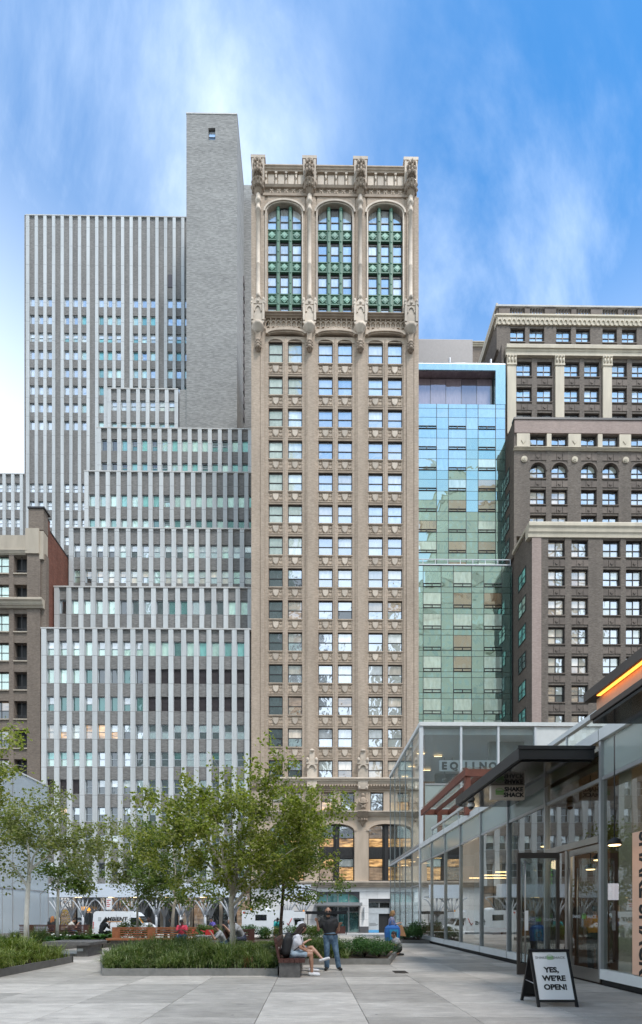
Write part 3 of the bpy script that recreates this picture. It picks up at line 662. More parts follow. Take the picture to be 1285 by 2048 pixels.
    for k in range(5):
        x = cx_(a) - 0.2 + (cx_(c) - cx_(a) + 0.4) * k / 4
        def co():
            g = MB(); h = cz_(346) - cz_(373); g.box(-0.09, 0.09, -0.05, 0.14, 0, h); g.box(-0.14, 0.14, -0.10, 0.14, h - 0.2, h); g.blob((0, -0.06, h * 0.55), 0.12, 0.1, 0.2, 6, 4); return g.mesh('colonnette', 'terracotta_pale')
        place('colonnette', cached('co', co), (x, YC, cz_(373)), tw)
        if k < 4:
            x1 = x + (cx_(c) - cx_(a) + 0.4) / 4; hbox(tw, 'panel', 'terracotta_pale', x + 0.24, x1 - 0.24, YC + 0.03, YC + 0.13, cz_(369), cz_(350))
    profile_band(tw, 'coping', 'terracotta', cx_(a) - 0.6, cx_(c) + 0.6, cornice(YC, cz_(345.5), cz_(337), 0.3, 0.8))
    if bi: 
        for k in range(4):
            b = MB(); x = cx_(a) + (cx_(c) - cx_(a)) * (k + 0.5) / 4; b.lathe((x, YC + 0.2, cz_(337)), [(0.22, 0), (0.12, 0.1), (0.16, 0.25), (0.02, 0.42)], 8); b.build('roof_knob', 'terracotta', tw)
# piers of the crown: column, bracket, carved block, pedestal and pendant
def m_column():
    b = MB(); h = cz_(408) - cz_(600); b.lathe((0, 0, 0), [(0.34, 0), (0.34, 0.2), (0.26, 0.3), (0.245, h * 0.35), (0.27, h * 0.355), (0.27, h * 0.36), (0.245, h * 0.365), (0.235, h - 1.0), (0.30, h - 0.95), (0.33, h - 0.7), (0.25, h - 0.6), (0.25, h - 0.1), (0.36, h), (0.38, h + 0.25), (0.28, h + 0.45), (0.28, h + 0.9)], 12)
    return b.mesh('column', 'terracotta_pale')
def m_capital():
    b = MB(); z = 0
    b.lathe((0, 0, 0), [(0.28, -0.3), (0.42, 0.05), (0.60, 0.35), (0.78, 0.6), (0.84, 0.95), (0.84, 1.15)], 10)
    for k in range(7):
        q = pi + pi * k / 6; b.blob((0.66 * cos(q), 0.66 * sin(q), 0.45), 0.14, 0.14, 0.2, 6, 4); b.blob((0.8 * cos(q), 0.8 * sin(q), 0.9), 0.13, 0.13, 0.16, 6, 4)
    return b.mesh('bracket', 'terracotta_dark')
def m_carving():
    b = MB(); b.lathe((0, -0.1, 0), [(0.30, 0), (0.42, 0.3), (0.36, 0.9), (0.46, 1.3), (0.2, 1.7)], 8)
    for k in range(5):
        q = pi + pi * k / 4
        for z, r, s in ((0.25, 0.42, 0.2), (0.75, 0.40, 0.18), (1.25, 0.46, 0.2)): b.blob((r * cos(q), -0.1 + r * sin(q), z), s * 0.8, s * 0.8, s * 1.5, 6, 4)
    return b.mesh('carving', 'terracotta_dark')
def m_pedestal():
    b = MB(); h = cz_(603) - cz_(658); w = 0.66; b.box(-w, w, -0.42, 0.4, 0, h * 0.70); b.box(-w - 0.07, w + 0.07, -0.5, 0.4, 0, 0.25)
    for sx in (-1, 1):
        b.box(sx * (w - 0.02) - 0.13, sx * (w - 0.02) + 0.13, -0.55, -0.1, 0.3, h * 0.78); b.blob((sx * w, -0.38, h * 0.84), 0.2, 0.2, 0.35, 6, 4); b.blob((sx * (w + 0.08), -0.45, h * 0.70), 0.17, 0.17, 0.2, 6, 4)
    b.prism([(-w, h * 0.70), (0, h * 1.0), (w, h * 0.70)], -0.46, 0.3); b.arch_band(0, h * 0.42, w * 0.5, w * 0.66, 0.6, 0.8, -0.5, -0.38, 8)
    b.blob((0, -0.35, h * 1.0), 0.26, 0.26, 0.32, 8, 5); b.blob((0, -0.44, h * 0.78), 0.2, 0.14, 0.2, 6, 4)
    b.lathe((0, 0, -0.75), [(0.34, -0.1), (0.44, 0.15), (0.7, 0.5), (0.8, 0.75)], 10); return b.mesh('pedestal', 'terracotta_pale')
def m_pendant():
    b = MB(); b.box(-0.30, 0.30, -0.3, 0.2, 1.2, 2.5); b.lathe((0, -0.1, 0), [(0.12, 0), (0.34, 0.25), (0.36, 0.9), (0.30, 1.3)], 8)
    for z in (0.3, 0.62, 0.95): b.blob((0, -0.42, z), 0.26, 0.14, 0.2, 6, 4); b.blob((-0.3, -0.25, z), 0.13, 0.13, 0.16, 6, 4); b.blob((0.3, -0.25, z), 0.13, 0.13, 0.16, 6, 4)
    return b.mesh('pendant', 'terracotta_dark')
def m_block():
    b = MB(); h = cz_(321) - cz_(374); b.box(-0.74, 0.74, -0.30, 0.8, 0, h - 0.35); b.box(-0.86, 0.86, -0.42, 0.8, h - 0.35, h)
    b.box(-0.74, -0.5, -0.45, -0.28, 0, h - 0.5); b.box(0.5, 0.74, -0.45, -0.28, 0, h - 0.5); b.arch_band(0, h - 1.0, 0.46, 0.62, 0.4, 0.55, -0.45, -0.28, 8); return b.mesh('cap_block', 'terracotta_pale')
def m_guard():
    """small seated figure and canopy on the lower piers"""
    b = MB(); b.box(-0.58, 0.58, -0.35, 0.1, 0, 2.9); b.box(-0.66, 0.66, -0.45, 0.1, 2.9, 3.3); b.box(-0.3, 0.3, -0.3, 0.1, 3.3, 4.4); b.blob((0, -0.3, 4.5), 0.34, 0.22, 0.2, 6, 4)
    b.arch_band(0, 2.35, 0.36, 0.55, 0.4, 0.6, -0.5, -0.3, 8)
    for sx in (-1, 1): b.blob((sx * 0.5, -0.4, 3.4), 0.2, 0.2, 0.3, 6, 4); b.blob((sx * 0.45, -0.4, 0.1), 0.16, 0.14, 0.25, 6, 4)
    return b.mesh('niche_canopy', 'terracotta_pale')
def m_figure():
    b = MB(); b.blob((0, -0.15, 1.75), 0.22, 0.22, 0.28, 8, 6); b.lathe((0, -0.12, 0.6), [(0.4, 0), (0.45, 0.3), (0.42, 0.7), (0.22, 0.95)], 8)
    for sx in (-1, 1): b.tube([(sx * 0.3, -0.3, 0.7), (-sx * 0.25, -0.5, 0.15)], 0.14, 6); b.tube([(sx * 0.42, -0.15, 1.3), (sx * 0.5, -0.35, 0.9), (0, -0.5, 0.75)], 0.11, 6)
    return b.mesh('carved_figure', 'terracotta_dark')
def m_console():
    b = MB(); b.lathe((0, 0.1, 0), [(0.08, -0.2), (0.25, 0.15), (0.50, 0.5), (0.55, 0.85), (0.72, 0.95), (0.72, 1.35), (0.8, 1.4), (0.8, 1.6)], 10)
    for k in range(6):
        q = pi + pi * k / 5; b.blob((0.5 * cos(q), 0.1 + 0.5 * sin(q), 0.55), 0.13, 0.13, 0.2, 6, 4)
    return b.mesh('console', 'terracotta_dark')
mm = {k: f() for k, f in dict(column=m_column, bracket=m_capital, carving=m_carving, pedestal=m_pedestal, pendant=m_pendant, cap_block=m_block, niche_canopy=m_guard, carved_figure=m_figure, console=m_console).items()}
for i, px in enumerate(COLX):
    x = cx_(px)
    place('column', mm['column'], (x, YC + 0.03, cz_(600)), tw); place('bracket', mm['bracket'], (x, YC + 0.1, cz_(390)), tw)
    place('cap_block', mm['cap_block'], (x, YC + 0.08, cz_(373)), tw); place('carving', mm['carving'], (x, YC - 0.5, cz_(370)), tw)
    place('pedestal', mm['pedestal'], (x, YC, cz_(657)), tw); place('pendant', mm['pendant'], (x, YC + 0.02, cz_(706)), tw)
    if i in (1, 2, 3):
        xq = cx_(px + (5 if i < 3 else 2))
        k = place('niche_canopy', mm['niche_canopy'], (xq, YC, cz_(1580)), tw); place('carved_figure', mm['carved_figure'], (xq, YC - 0.1, cz_(1622)), tw); place('console', mm['console'], (xq, YC - 0.05, cz_(1650)), tw)
# lower storeys
profile_band(tw, 'belt_cornice', 'terracotta_pale', xl, xr, cornice(YC, cz_(1568), cz_(1557), 0.5, 0.8))
profile_band(tw, 'belt_frieze', 'terracotta_dark', xl, xr, cornice(YC + 0.05, cz_(1581), cz_(1568.1), 0.3, 0.7))
for k in range(60): hbox(tw, 'dentil', 'terracotta', xl + 0.1 + k * (xr - xl - 0.3) / 60, xl + 0.24 + k * (xr - xl - 0.3) / 60, YC - 0.3, YC + 0.0, cz_(1574), cz_(1570))
profile_band(tw, 'sill_course', 'terracotta_pale', xl, xr, cornice(YC, cz_(1632), cz_(1623), 0.4, 0.8))
profile_band(tw, 'base_cornice', 'terracotta_pale', xl, xr, cornice(YC, cz_(1775), cz_(1763), 0.45, 0.8))
for i, (a, c) in enumerate(BAYS):
    w3 = ((544, 570), (582, 604)) if i == 0 else (((643, 668), (682, 709.5)) if i == 1 else ((741.5, 768), (780, 808)))
    zz0, zz1 = cz_(1621), cz_(1584); px = [cx_(a)] + [cx_(q) for w in w3 for q in w] + [cx_(c)]
    for q in range(0, 6, 2): hbox(tw, 'stone_jamb', 'terracotta', px[q], px[q + 1], YC + 0.10, YC + 0.76, cz_(1624), cz_(1580))
    for j, w in enumerate(w3):
        window(tw, cx_(w[0]), cx_(w[1]), zz0, zz1, YC + 0.4, panes=random.choice([('lit_dim_pane', 'lit_pane'), ('cream_pane', 'lit_dim_pane'), ('wavy_pane', 'wavy_pane')]), fw=0.09, rail=0.5)
        hbox(tw, 'lintel', 'terracotta', cx_(w[0]), cx_(w[1]), YC + 0.12, YC + 0.76, zz1, cz_(1580)); hbox(tw, 'sill', 'terracotta', cx_(w[0]), cx_(w[1]), YC + 0.12, YC + 0.76, cz_(1624), zz0)
    X0, X1 = cx_(a) + 0.15, cx_(c) - 0.05; xm = (X0 + X1) / 2; hw = (X1 - X0) / 2
    b = MB(); b.arch_wall(cx_(a), cx_(c), cz_(1662), cz_(1632), xm, hw, cz_(1648) - cz_(1662), YC + 0.08, YC + 0.78, 16); b.arch_band(xm, cz_(1662), hw, hw + 0.3, cz_(1648) - cz_(1662), cz_(1643) - cz_(1662) + 0.1, YC - 0.06, YC + 0.1, 16); b.build('arch_wall', 'terracotta', tw)
    for q0, q1 in ((cx_(a), X0), (X1, cx_(c))): hbox(tw, 'stone_jamb', 'terracotta', q0, q1, YC + 0.08, YC + 0.78, cz_(1763), cz_(1662))
    mids = [X0, X0 + hw, X1]; mw = 0.26
    b = MB(); b.box(xm - mw, xm + mw, YC + 0.25, YC + 0.6, cz_(1763), cz_(1649)); b.box(xm - 0.1, xm + 0.1, YC + 0.16, YC + 0.26, cz_(1763), cz_(1650)); b.build('iron_mullion', 'cast_iron', tw)
    b = MB(); b.box(X0, X1, YC + 0.38, YC + 0.6, cz_(1716), cz_(1695))
    for k in range(14): b.box(X0 + 0.1 + k * (X1 - X0 - 0.2) / 13 - 0.05, X0 + 0.1 + k * (X1 - X0 - 0.2) / 13 + 0.05, YC + 0.33, YC + 0.385, cz_(1713), cz_(1698))
    b.build('iron_panel', 'cast_iron', tw)
    for q0, q1 in ((X0, xm - mw), (xm + mw, X1)):
        window(tw, q0, q1, cz_(1695), cz_(1649), YC + 0.45, panes=random.choice([('lit_dim_pane', 'lit_pane'), ('wavy_pane', 'lit_pane'), ('lit_pane', 'lit_pane')]), rail=0.42, fw=0.1)
        window(tw, q0, q1, cz_(1762), cz_(1716), YC + 0.45, panes=random.choice([('pale_pane', 'lit_pane'), ('lit_pane', 'lit_dim_pane')]), rail=0.62, fw=0.1)
# white stone ground floor, laid in blocks, with an arched shop front and a door
gz0, gz1 = SZ, cz_(1775)
stones = MB()
b = MB(); b.box(xl, cx_(634), YC + 0.3, YC + 0.75, gz0, gz1); b.box(cx_(720), cx_(738), YC + 0.3, YC + 0.75, gz0, gz1); b.box(cx_(782), xr, YC + 0.3, YC + 0.75, gz0, gz1)
b.arch_wall(cx_(634), cx_(720), cz_(1800), gz1, cx_(677), cx_(718) - cx_(677), cz_(1786) - cz_(1800), YC + 0.3, YC + 0.75, 16); b.box(cx_(738), cx_(782), YC + 0.3, YC + 0.75, cz_(1804), gz1); b.build('stone_wall', 'plinth_grey', tw)
for zi in range(6):
    za, zz = SZ + 0.75 + zi * 0.82, SZ + 0.75 + zi * 0.82 + 0.81
    if za > gz1 - 0.2: break
    zz = min(zz, gz1)
    x = xl
    while x < xr - 0.2:
        x2 = min(x + 1.35, xr)
        segs = [(x, x2)]
        for h0, h1, top in ((cx_(634), cx_(720), cz_(1786)), (cx_(738), cx_(782), cz_(1804))):
            if za < top - 0.1:
                ns = []
                for p, q in segs:
                    if q <= h0 or p >= h1: ns.append((p, q))
                    else:
                        if p < h0: ns.append((p, h0))
                        if q > h1: ns.append((h1, q))
                segs = ns
        for p, q in segs:
            if q - p > 0.1: hbox(tw, 'stone_block', 'white_marble', p + 0.006, q - 0.006, YC + 0.16, YC + 0.30, za + 0.006, zz)
        x = x2
for p, q in ((xl, cx_(634)), (cx_(720), cx_(738)), (cx_(782), xr)): hbox(tw, 'plinth', 'plinth_grey', p, q, YC + 0.12, YC + 0.30, SZ, SZ + 0.75)
S0, S1 = cx_(634), cx_(720)
b = MB(); b.box(S0 - 0.2, S1 + 0.2, YC - 0.9, YC + 0.3, cz_(1812), cz_(1806)); b.build('shop_canopy', 'steel', tw)
for k in range(4): window(tw, S0 + (S1 - S0) * k / 4, S0 + (S1 - S0) * (k + 1) / 4, cz_(1806), cz_(1787), YC + 0.5, 'steel', ('teal_mid_pane',), rail=None, fw=0.06)
for k in range(4): window(tw, S0 + (S1 - S0) * k / 4, S0 + (S1 - S0) * (k + 1) / 4, SZ + 0.02, cz_(1813), YC + 0.5, 'steel', ('dark_pane', 'dark_pane' if k < 2 else 'teal_dark_pane'), rails=[0.78], fw=0.08, name='shop_window' if k < 2 else 'shop_door')
D0, D1 = cx_(738), cx_(782); dm = (D0 + D1) / 2
for q0, q1 in ((D0, dm), (dm, D1)): window(tw, q0, q1, cz_(1817), cz_(1805), YC + 0.45, 'steel', ('dark_pane',), rail=None, fw=0.06)
hbox(tw, 'door_header', 'grey_sign', D0, D1, YC + 0.4, YC + 0.6, cz_(1828), cz_(1817.2))
hbox(tw, 'door_screen', 'grey_sign', D0, D0 + (D1 - D0) * 0.48, YC + 0.42, YC + 0.6, SZ + 0.35, cz_(1828.2)); hbox(tw, 'door_screen', 'blue_sign', D0, D0 + (D1 - D0) * 0.48, YC + 0.42, YC + 0.6, SZ + 0.02, SZ + 0.35)
hbox(tw, 'door_opening', 'ink', D0 + (D1 - D0) * 0.48, D1, YC + 0.55, YC + 0.65, SZ + 0.02, cz_(1828.2))
for k, q in enumerate((0.30, 0.40, 0.34)): hbox(tw, 'notice_line', 'ink_grey', D0 + 0.12, D0 + 0.12 + (D1 - D0) * q, YC + 0.412, YC + 0.42, SZ + 1.1 - k * 0.14, SZ + 1.16 - k * 0.14)
hbox(tw, 'blade_sign', 'grey_sign', cx_(728), cx_(729.6), YC - 0.2, YC + 0.15, cz_(1840), cz_(1815))
# ------------------------------------------------------------------ grey office block stepping back
GX = 1.478                                            # bay of the grey building
gb = thing('stepped_office_block', 'grey brick office block with white vertical fins stepping back in six tiers', 'building', (-19, 54, SZ))
gt = thing('slab_tower', 'tall grey slab tower striped with white fins behind the stepped office block', 'building', (-38, 79.6, SZ))
XL = -31.35
def bay_tier(par, Y, x0, nb, ztop, zbot, rows_, lead=0.0, wfun=None, right=None, deep=2.6, blank=None, capm='limestone_cap', wallname='wall', brick='grey_brick', fw_=0.57, hide=None):
    """white fins, brick spandrels and windows of one tier. rows_: (z0,z1) of every window row"""
    xr_ = right if right is not None else x0 + nb * GX + fw_
    b = MB(); b.box(x0 + 0.02, xr_, Y + 0.42, Y + deep, zbot, ztop - 0.02); b.build(wallname, brick, par)
    profile_band(par, 'coping', capm, x0 - 0.08, xr_, [(Y - 0.16, ztop - 0.05), (Y - 0.16, ztop + 0.10), (Y + 0.6, ztop + 0.10), (Y + 0.6, ztop - 0.05)])
    for i in range(nb + 1):
        xf = x0 + lead + i * GX
        if xf + fw_ > xr_ + 0.05: break
        hbox(par, 'fin', 'white_fin', xf, xf + fw_, Y - 0.14, Y + 0.43, zbot, ztop - 0.06)
    for i in range(nb):
        xa, xb = x0 + lead + i * GX + fw_, x0 + lead + (i + 1) * GX
        if xb > xr_ + 0.3: break
        zc_ = ztop - 0.06
        skip = blank and blank(i)
        if skip:
            hbox(par, 'brick_panel', brick, xa, xb, Y + 0.04, Y + 0.43, zbot, zc_); continue
        for ri, (z0, z1) in enumerate(rows_):
            if hide and hide(i, ri): continue
            hbox(par, 'brick_panel', brick, xa, xb, Y + 0.04, Y + 0.43, z1, zc_); zc_ = z0
            r = wfun(i, ri) if wfun else ('pale_pane', 'pale_pane')
            if r == 'louvre':
                def lv():
                    g = MB(); h = round(z1 - z0, 2); n = 12
                    for k in range(n): g.box(0, xb - xa, 0.0, 0.12, h * k / n, h * (k + 0.62) / n)
                    g.box(0, xb - xa, 0.1, 0.16, 0, h); return g.mesh('louvre', 'louvre_dark')
                place('louvre', cached(('lv', round(xb - xa, 2), round(z1 - z0, 2)), lv), (xa, Y + 0.18, z0), par)
            else:
                window(par, xa, xb, z0, z1, Y + 0.18, 'alu_frame', r, rails=[0.5] if len(r) == 2 else [], fw=0.07, depth=0.12)
        if zc_ > zbot + 0.05: hbox(par, 'brick_panel', brick, xa, xb, Y + 0.04, Y + 0.43, zbot, zc_)
ch = random.choice
def zr(Y, *rows): return [(ZZ(b_, Y, 300), ZZ(a_, Y, 300)) for a_, b_ in rows]
def t1w(i, r):
    if r in (1, 2) and i >= 8: return 'louvre'
    if r == 0: return ('blind_pane', 'mint_pane') if i < 8 and i != 3 else ch([('teal_mid_pane',), ('teal_dark_pane',), ('mint_pane',)])
    if r == 1: return ('mint_pane',) if i < 3 else ch([('dark_pane',), ('teal_dark_pane',)])
    if r == 2: return ('teal_dark_pane',) if i % 3 else ('blind_pane', 'teal_dark_pane')
    if r == 3: return {0: ('cream_pane', 'cream_pane'), 1: ('blind_pane', 'lit_pane'), 2: ('pale_pane', 'pale_pane'), 3: ('lit_pane', 'lit_dim_pane'), 4: ('lit_pane', 'lit_pane'), 5: ('blind_pane', 'lit_pane')}.get(i, ch([('dark_pane', 'wavy_pane'), ('wavy_pane', 'dark_pane')]))
    if r == 4: return ('teal_mid_pane', 'mint_pane') if i < 4 else ch([('teal_dark_pane', 'dark_pane'), ('dark_pane', 'dark_pane'), ('wavy_pane', 'wavy_pane')])
    if r == 5: return 'louvre' if i < 3 else ch([('wavy_pane', 'dark_pane'), ('blind_pane', 'dark_pane'), ('dark_pane', 'dark_pane')])
    if r == 6 and i == 1: return ('lit_pane', 'dark_pane')
    return ch([('dark_pane', 'dark_pane'), ('wavy_pane', 'dark_pane'), ('pale_pane', 'dark_pane')])
bay_tier(gb, 54.0, XL, 16, ZZ(1259, 54, 300), ZZ(1772, 54, 300), zr(54, *[(1282.5 + 55.4 * k, 1311.5 + 55.4 * k) for k in range(9)]), wfun=t1w, right=-6.98, deep=26, fw_=0.56)
RR = -7.0
def gw(kind):
    def f(i, r):
        if kind == 2: return ('mint_pane',) if 0 < i < 5 or i > 13 else ch([('teal_dark_pane',), ('dark_pane',), ('wavy_pane',)])
        if kind == 3: return ch([('blind_pane', 'wavy_pane'), ('pale_pane', 'mint_pane'), ('blind_pane', 'dark_pane')]) if r == 0 else ch([('pale_pane', 'cream_pane'), ('cream_pane', 'wavy_pane'), ('lit_dim_pane', 'wavy_pane'), ('mint_pane', 'mint_pane')])
        if kind == 4: return ch([('mint_pane',), ('mint_pane',), ('mint_pane',), ('teal_mid_pane',)]) if i < 6 or r == 0 and i != 7 else ch([('teal_dark_pane',), ('dark_pane', 'mint_pane'), ('mint_pane',)])
        if kind == 5: return ch([('teal_mid_pane',), ('teal_mid_pane',), ('mint_pane',), ('dark_pane', 'teal_dark_pane')]) if i > 1 else ('dark_pane',)
        return ('blind_pane', 'pale_pane') if r == 0 else ch([('mint_pane',), ('mint_pane',), ('teal_mid_pane',)])
    return f
zt = {}
for k, Y, top, rws, bot in ((2, 56.7, 1176, [(1200, 1228)], 1262), (3, 60.1, 1058, [(1088, 1115), (1139, 1166)], 1180), (4, 64.2, 945, [(989, 1013), (1037.5, 1057)], 1064), (5, 68.0, 858, [(878, 901.5), (924.5, 944)], 950)):
    bay_tier(gb, Y, XL, 17, ZZ(top, Y, 300), ZZ(bot, Y, 300) - 1.2, zr(Y, *rws), wfun=gw(k), right=RR, deep=15 if k == 5 else 5)
bay_tier(gb, 71.4, XL, 7, ZZ(779.5, 71.4, 300), ZZ(862, 71.4, 300) - 1, zr(71.4, (800, 821), (844, 858)), wfun=gw(6), right=XL + 7 * GX + 0.57)
# ground floor of the grey block: dark shop front with lit interior behind the shed
zg = ZZ(1772, 54, 300)
b = MB(); b.box(XL, -6.98, 55.6, 60, SZ, zg); b.build('shop_back', 'shop_brown', gb)
for k in range(7):
    xa = XL + 0.3 + k * 3.45; xb = min(xa + 3.3, -7.0)
    hbox(gb, 'shop_pier', 'buff_stone', xa - 0.3, xa, 53.9, 54.7, SZ, zg)
    window(gb, xa, xb, SZ + 0.3, zg - 0.8, 54.3, 'dark_frame', (ch(['lit_dim_pane', 'dark_pane']), 'dark_pane' if k % 2 else 'lit_dim_pane'), cols=2, rail=None, fw=0.09, name='shop_window'); hbox(gb, 'shop_fascia', 'shop_brown', xa, xb, 54.1, 54.7, zg - 0.8, zg)
text('shop_lettering', 'SOUL', 0.62, 'white_paint', (XX(187, 54), 53.98, ZZ(1823, 54, 190)), gb, bold=0.02); text('shop_lettering', 'NOI', 0.45, 'white_paint', (XX(245, 54), 53.98, ZZ(1821, 54, 190)), gb, bold=0.015)
b = MB(); cxx, czz = XX(128, 53.9), ZZ(1838, 53.9, 130)
b.arch_band(cxx, czz, 0.9, 1.0, 0.9, 1.0, 53.9, 53.96, 14)
for k in range(12): q = pi * 2 * k / 12; b.tube([(cxx + 0.35 * cos(q), 53.93, czz + 0.35 * sin(q)), (cxx + 1.0 * cos(q), 53.93, czz + 1.0 * sin(q))], 0.035, 5)
b.build('window_decal', 'yellow_paint', gb)
b = MB(); b.box(XX(166, 53.7), XX(180, 53.7), 53.4, 53.8, ZZ(1822, 53.7, 170), ZZ(1814, 53.7, 170)); b.build('lightbox', 'yellow_box', gb)
# the tower slab: bays of three windows and one blank
b = MB(); YT = 79.6; tx0 = XX(53, YT); zt_ = ZZ(434, YT, 220)
trow = [(596 + 35.25 * k, 614.5 + 35.25 * k) for k in range(8)] + [(968.5 + 35 * k, 986 + 35 * k) for k in range(4)]
def ttw(i, r):
    if r >= 8: return ch([('blind_pane', 'sky_pane'), ('sky_pane', 'sky_pane')])
    if r == 2: return ch([('blind_pane', 'pale_pane'), ('blind_pane', 'teal_mid_pane'), ('blind_pane', 'mint_pane')])
    return ('sky_pane',) if i < 6 or r == 0 else ch([('teal_mid_pane',), ('mint_pane',), ('wavy_pane',), ('mint_pane',)])
# leave bays that the elevator shaft and tiers hide without windows
def tblank(i): return i % 4 == 3
nbay = 19
bay_tier(gt, YT, tx0, nbay, zt_, ZZ(1110, YT, 220), zr(YT, *trow), wfun=lambda i, r: ttw(i, r) if not (r >= 8 and i > 9) else ('mint_pane',), blank=tblank, deep=14, right=XX(500, YT) + 0.5, fw_=0.54, hide=lambda i, r: (r >= 8 and i > 7) or (r >= 6 and i > 9) or i > 18)
b = MB(); b.box(XX(486, YT + .3), -5.2, YT - 0.3, YT + 14, 30, ZZ(375, YT, 494)); b.build('end_wall', 'pale_grey_brick', gt)
hbox(gt, 'vent', 'louvre_dark', XX(336, YT), XX(346, YT), YT - 0.02, YT + 0.2, ZZ(574, YT, 340), ZZ(549, YT, 340))
b = MB(); b.box(tx0 - 0.3, tx0, YT - 0.1, YT + 14, ZZ(1110, YT), zt_ + 0.05); b.build('corner_trim', 'grey_brick', gt)
# lower wing of the tower, left
bay_tier(gt, YT, XX(-46, YT), 5, ZZ(949, YT, 30), ZZ(1110, YT, 30), zr(YT, *[(968.5 + 35 * k, 986 + 35 * k) for k in range(4)]), wfun=lambda i, r: ('blind_pane', 'sky_pane'), right=tx0 - 0.35, deep=14, fw_=0.54)
# blank brick shaft with one window, standing on the fifth tier
sh = thing('brick_shaft', 'tall blank pale grey brick elevator shaft with one small window near its top', 'building', (-15, 71.0, ZZ(860, 71)))
sx0, sx1 = XX(373, 71), XX(474.5, 71); ztp = ZZ(228, 71, 420)
wzt, wzb, wx0, wx1 = ZZ(255, 71, 420), ZZ(279, 71, 420), XX(417, 71), XX(431, 71)
b = MB(); zb0 = ZZ(862, 71) - 3
b.box(sx0, wx0, 71, 78.4, zb0, ztp); b.box(wx1, sx1, 71, 78.4, zb0, ztp); b.box(wx0, wx1, 71, 78.4, zb0, wzb); b.box(wx0, wx1, 71, 78.4, wzt, ztp); b.build('wall', 'pale_grey_brick', sh)
b = MB(); b.box(XX(359, 71.2), sx0, 71.2, 78, zb0, ZZ(779, 71.2, 365)); b.build('low_wall', 'pale_grey_brick', sh)
window(sh, wx0, wx1, wzb, wzt, 71.25, 'dark_frame', ('sky_pane', 'dark_pane'), rail=0.45); hbox(sh, 'window_back', 'ink', wx0, wx1, 71.5, 71.6, wzb, wzt)
b = MB(); b.box(sx0 - 0.05, sx1 + 0.05, 70.95, 78.45, ztp, ztp + 0.18); b.build('coping', 'limestone_cap', sh)
for k in range(11):
    z = ZZ(560 + 27 * k, 77, 488); b = MB(); b.box(sx1 - 0.1, sx1 + 0.14, 77.4, 78.3, z, z + 1.3); b.build('side_vent', 'louvre_dark', sh)

# ------------------------------------------------------------------ brown brick building at the left edge
lb = thing('brown_corner_building', 'old brown brick building with fire escape openings and stone bands at far left', 'building', (-36, 54, SZ))
YB = 54.0; lx_ = lambda px: XX(px, YB); lz = lambda py: ZZ(py, YB, 45)
x0, x1 = lx_(-60), XL - 0.35
b = MB(); b.box(x0, x1, YB + 0.75, 60.5, SZ, lz(1075)); b.build('back_wall', 'ink', lb)
b = MB(); b.box(x1 - 0.7, x1 + 0.1, YB + 0.9, 56.1, SZ, lz(1015) + 0.0); b.box(x1 - 0.7, x1 + 0.1, 56.1, 60.4, SZ, ZZ(1064, 56.1, 108)); b.build('side_wall', 'red_brick', lb)
b = MB(); b.box(x1 - 0.75, x1 + 0.14, 56.1, 60.45, ZZ(1064, 56.1, 108) + 0.01, ZZ(1064, 56.1, 108) + 0.16); b.box(x1 - 0.75, x1 + 0.14, YB + 0.9, 56.12, lz(1015) + 0.01, lz(1015) + 0.15); b.build('wall_coping', 'dark_frame', lb)
rws = [1109.5 + 58.35 * k for k in range(8)]
def umb(a, c, ya, p0, p1, m='umber_brick', nm='pier'): b = MB(); b.box(lx_(a), lx_(c), ya, YB + 0.8, lz(p0), lz(p1)); b.build(nm, m, lb)
umb(54, 80, YB, 1870, 1106); umb(80, 90, YB + 0.18, 1870, 1106); umb(17, 26.6, YB + 0.06, 1870, 1106); umb(-29, -19, YB + 0.06, 1870, 1106)
for k, r in enumerate(rws):
    for a, c, dk in ((-19, 17, 0), (26.6, 54, 1), (-60, -29, 0)):
        hbox(lb, 'brick_spandrel', 'umber_brick', lx_(a), lx_(c), YB + 0.12, YB + 0.8, lz(r + 58.35), lz(r + 36.5)); hbox(lb, 'sill', 'buff_stone', lx_(a) - 0.02, lx_(c) + 0.02, YB - 0.02, YB + 0.14, lz(r + 38.5), lz(r + 36.3))
        if dk:
            b = MB(); m_ = (lx_(a) + lx_(c)) / 2; b.box(m_ - 0.03, m_ + 0.03, YB + 0.32, YB + 0.38, lz(r + 36), lz(r)); b.box(lx_(a) + 0.1, lx_(c), YB + 0.2, YB + 0.24, lz(r + 30), lz(r + 29)); b.box(lx_(a) + 0.1, lx_(c), YB + 0.2, YB + 0.24, lz(r + 34), lz(r + 33.4))
            for q in range(4): b.box(lx_(a) + 0.2 + q * 0.4, lx_(a) + 0.23 + q * 0.4, YB + 0.2, YB + 0.24, lz(r + 36), lz(r + 29))
            b.build('fire_escape_rail', 'cast_iron', lb)
        else: window(lb, lx_(a), lx_(c), lz(r + 36.5), lz(r), YB + 0.35, panes=('mint_pane', 'mint_pane', 'mint_pane', 'mint_pane') if k < 5 else ('dark_pane', 'lit_dim_pane', 'dark_pane', 'dark_pane'), cols=2, rail=0.5)
b = MB(); b.box(x0, lx_(56), YB + 0.02, YB + 0.8, lz(1109), lz(1070)); b.build('stone_parapet', 'buff_stone', lb)
profile_band(lb, 'band', 'buff_stone', x0, lx_(56), cornice(YB, lz(1107), lz(1100), 0.16, 0.1))
b = MB(); b.box(lx_(52), lx_(79), YB - 0.14, YB + 0.9, lz(1108), lz(1058)); b.box(lx_(79), lx_(87), YB - 0.02, YB + 0.9, lz(1118), lz(1062)); b.build('corner_stone', 'buff_stone', lb)
b = MB(); b.box(lx_(57), lx_(87), YB + 0.0, YB + 0.95, lz(1060), lz(1017)); b.build('corner_block', 'umber_brick', lb)
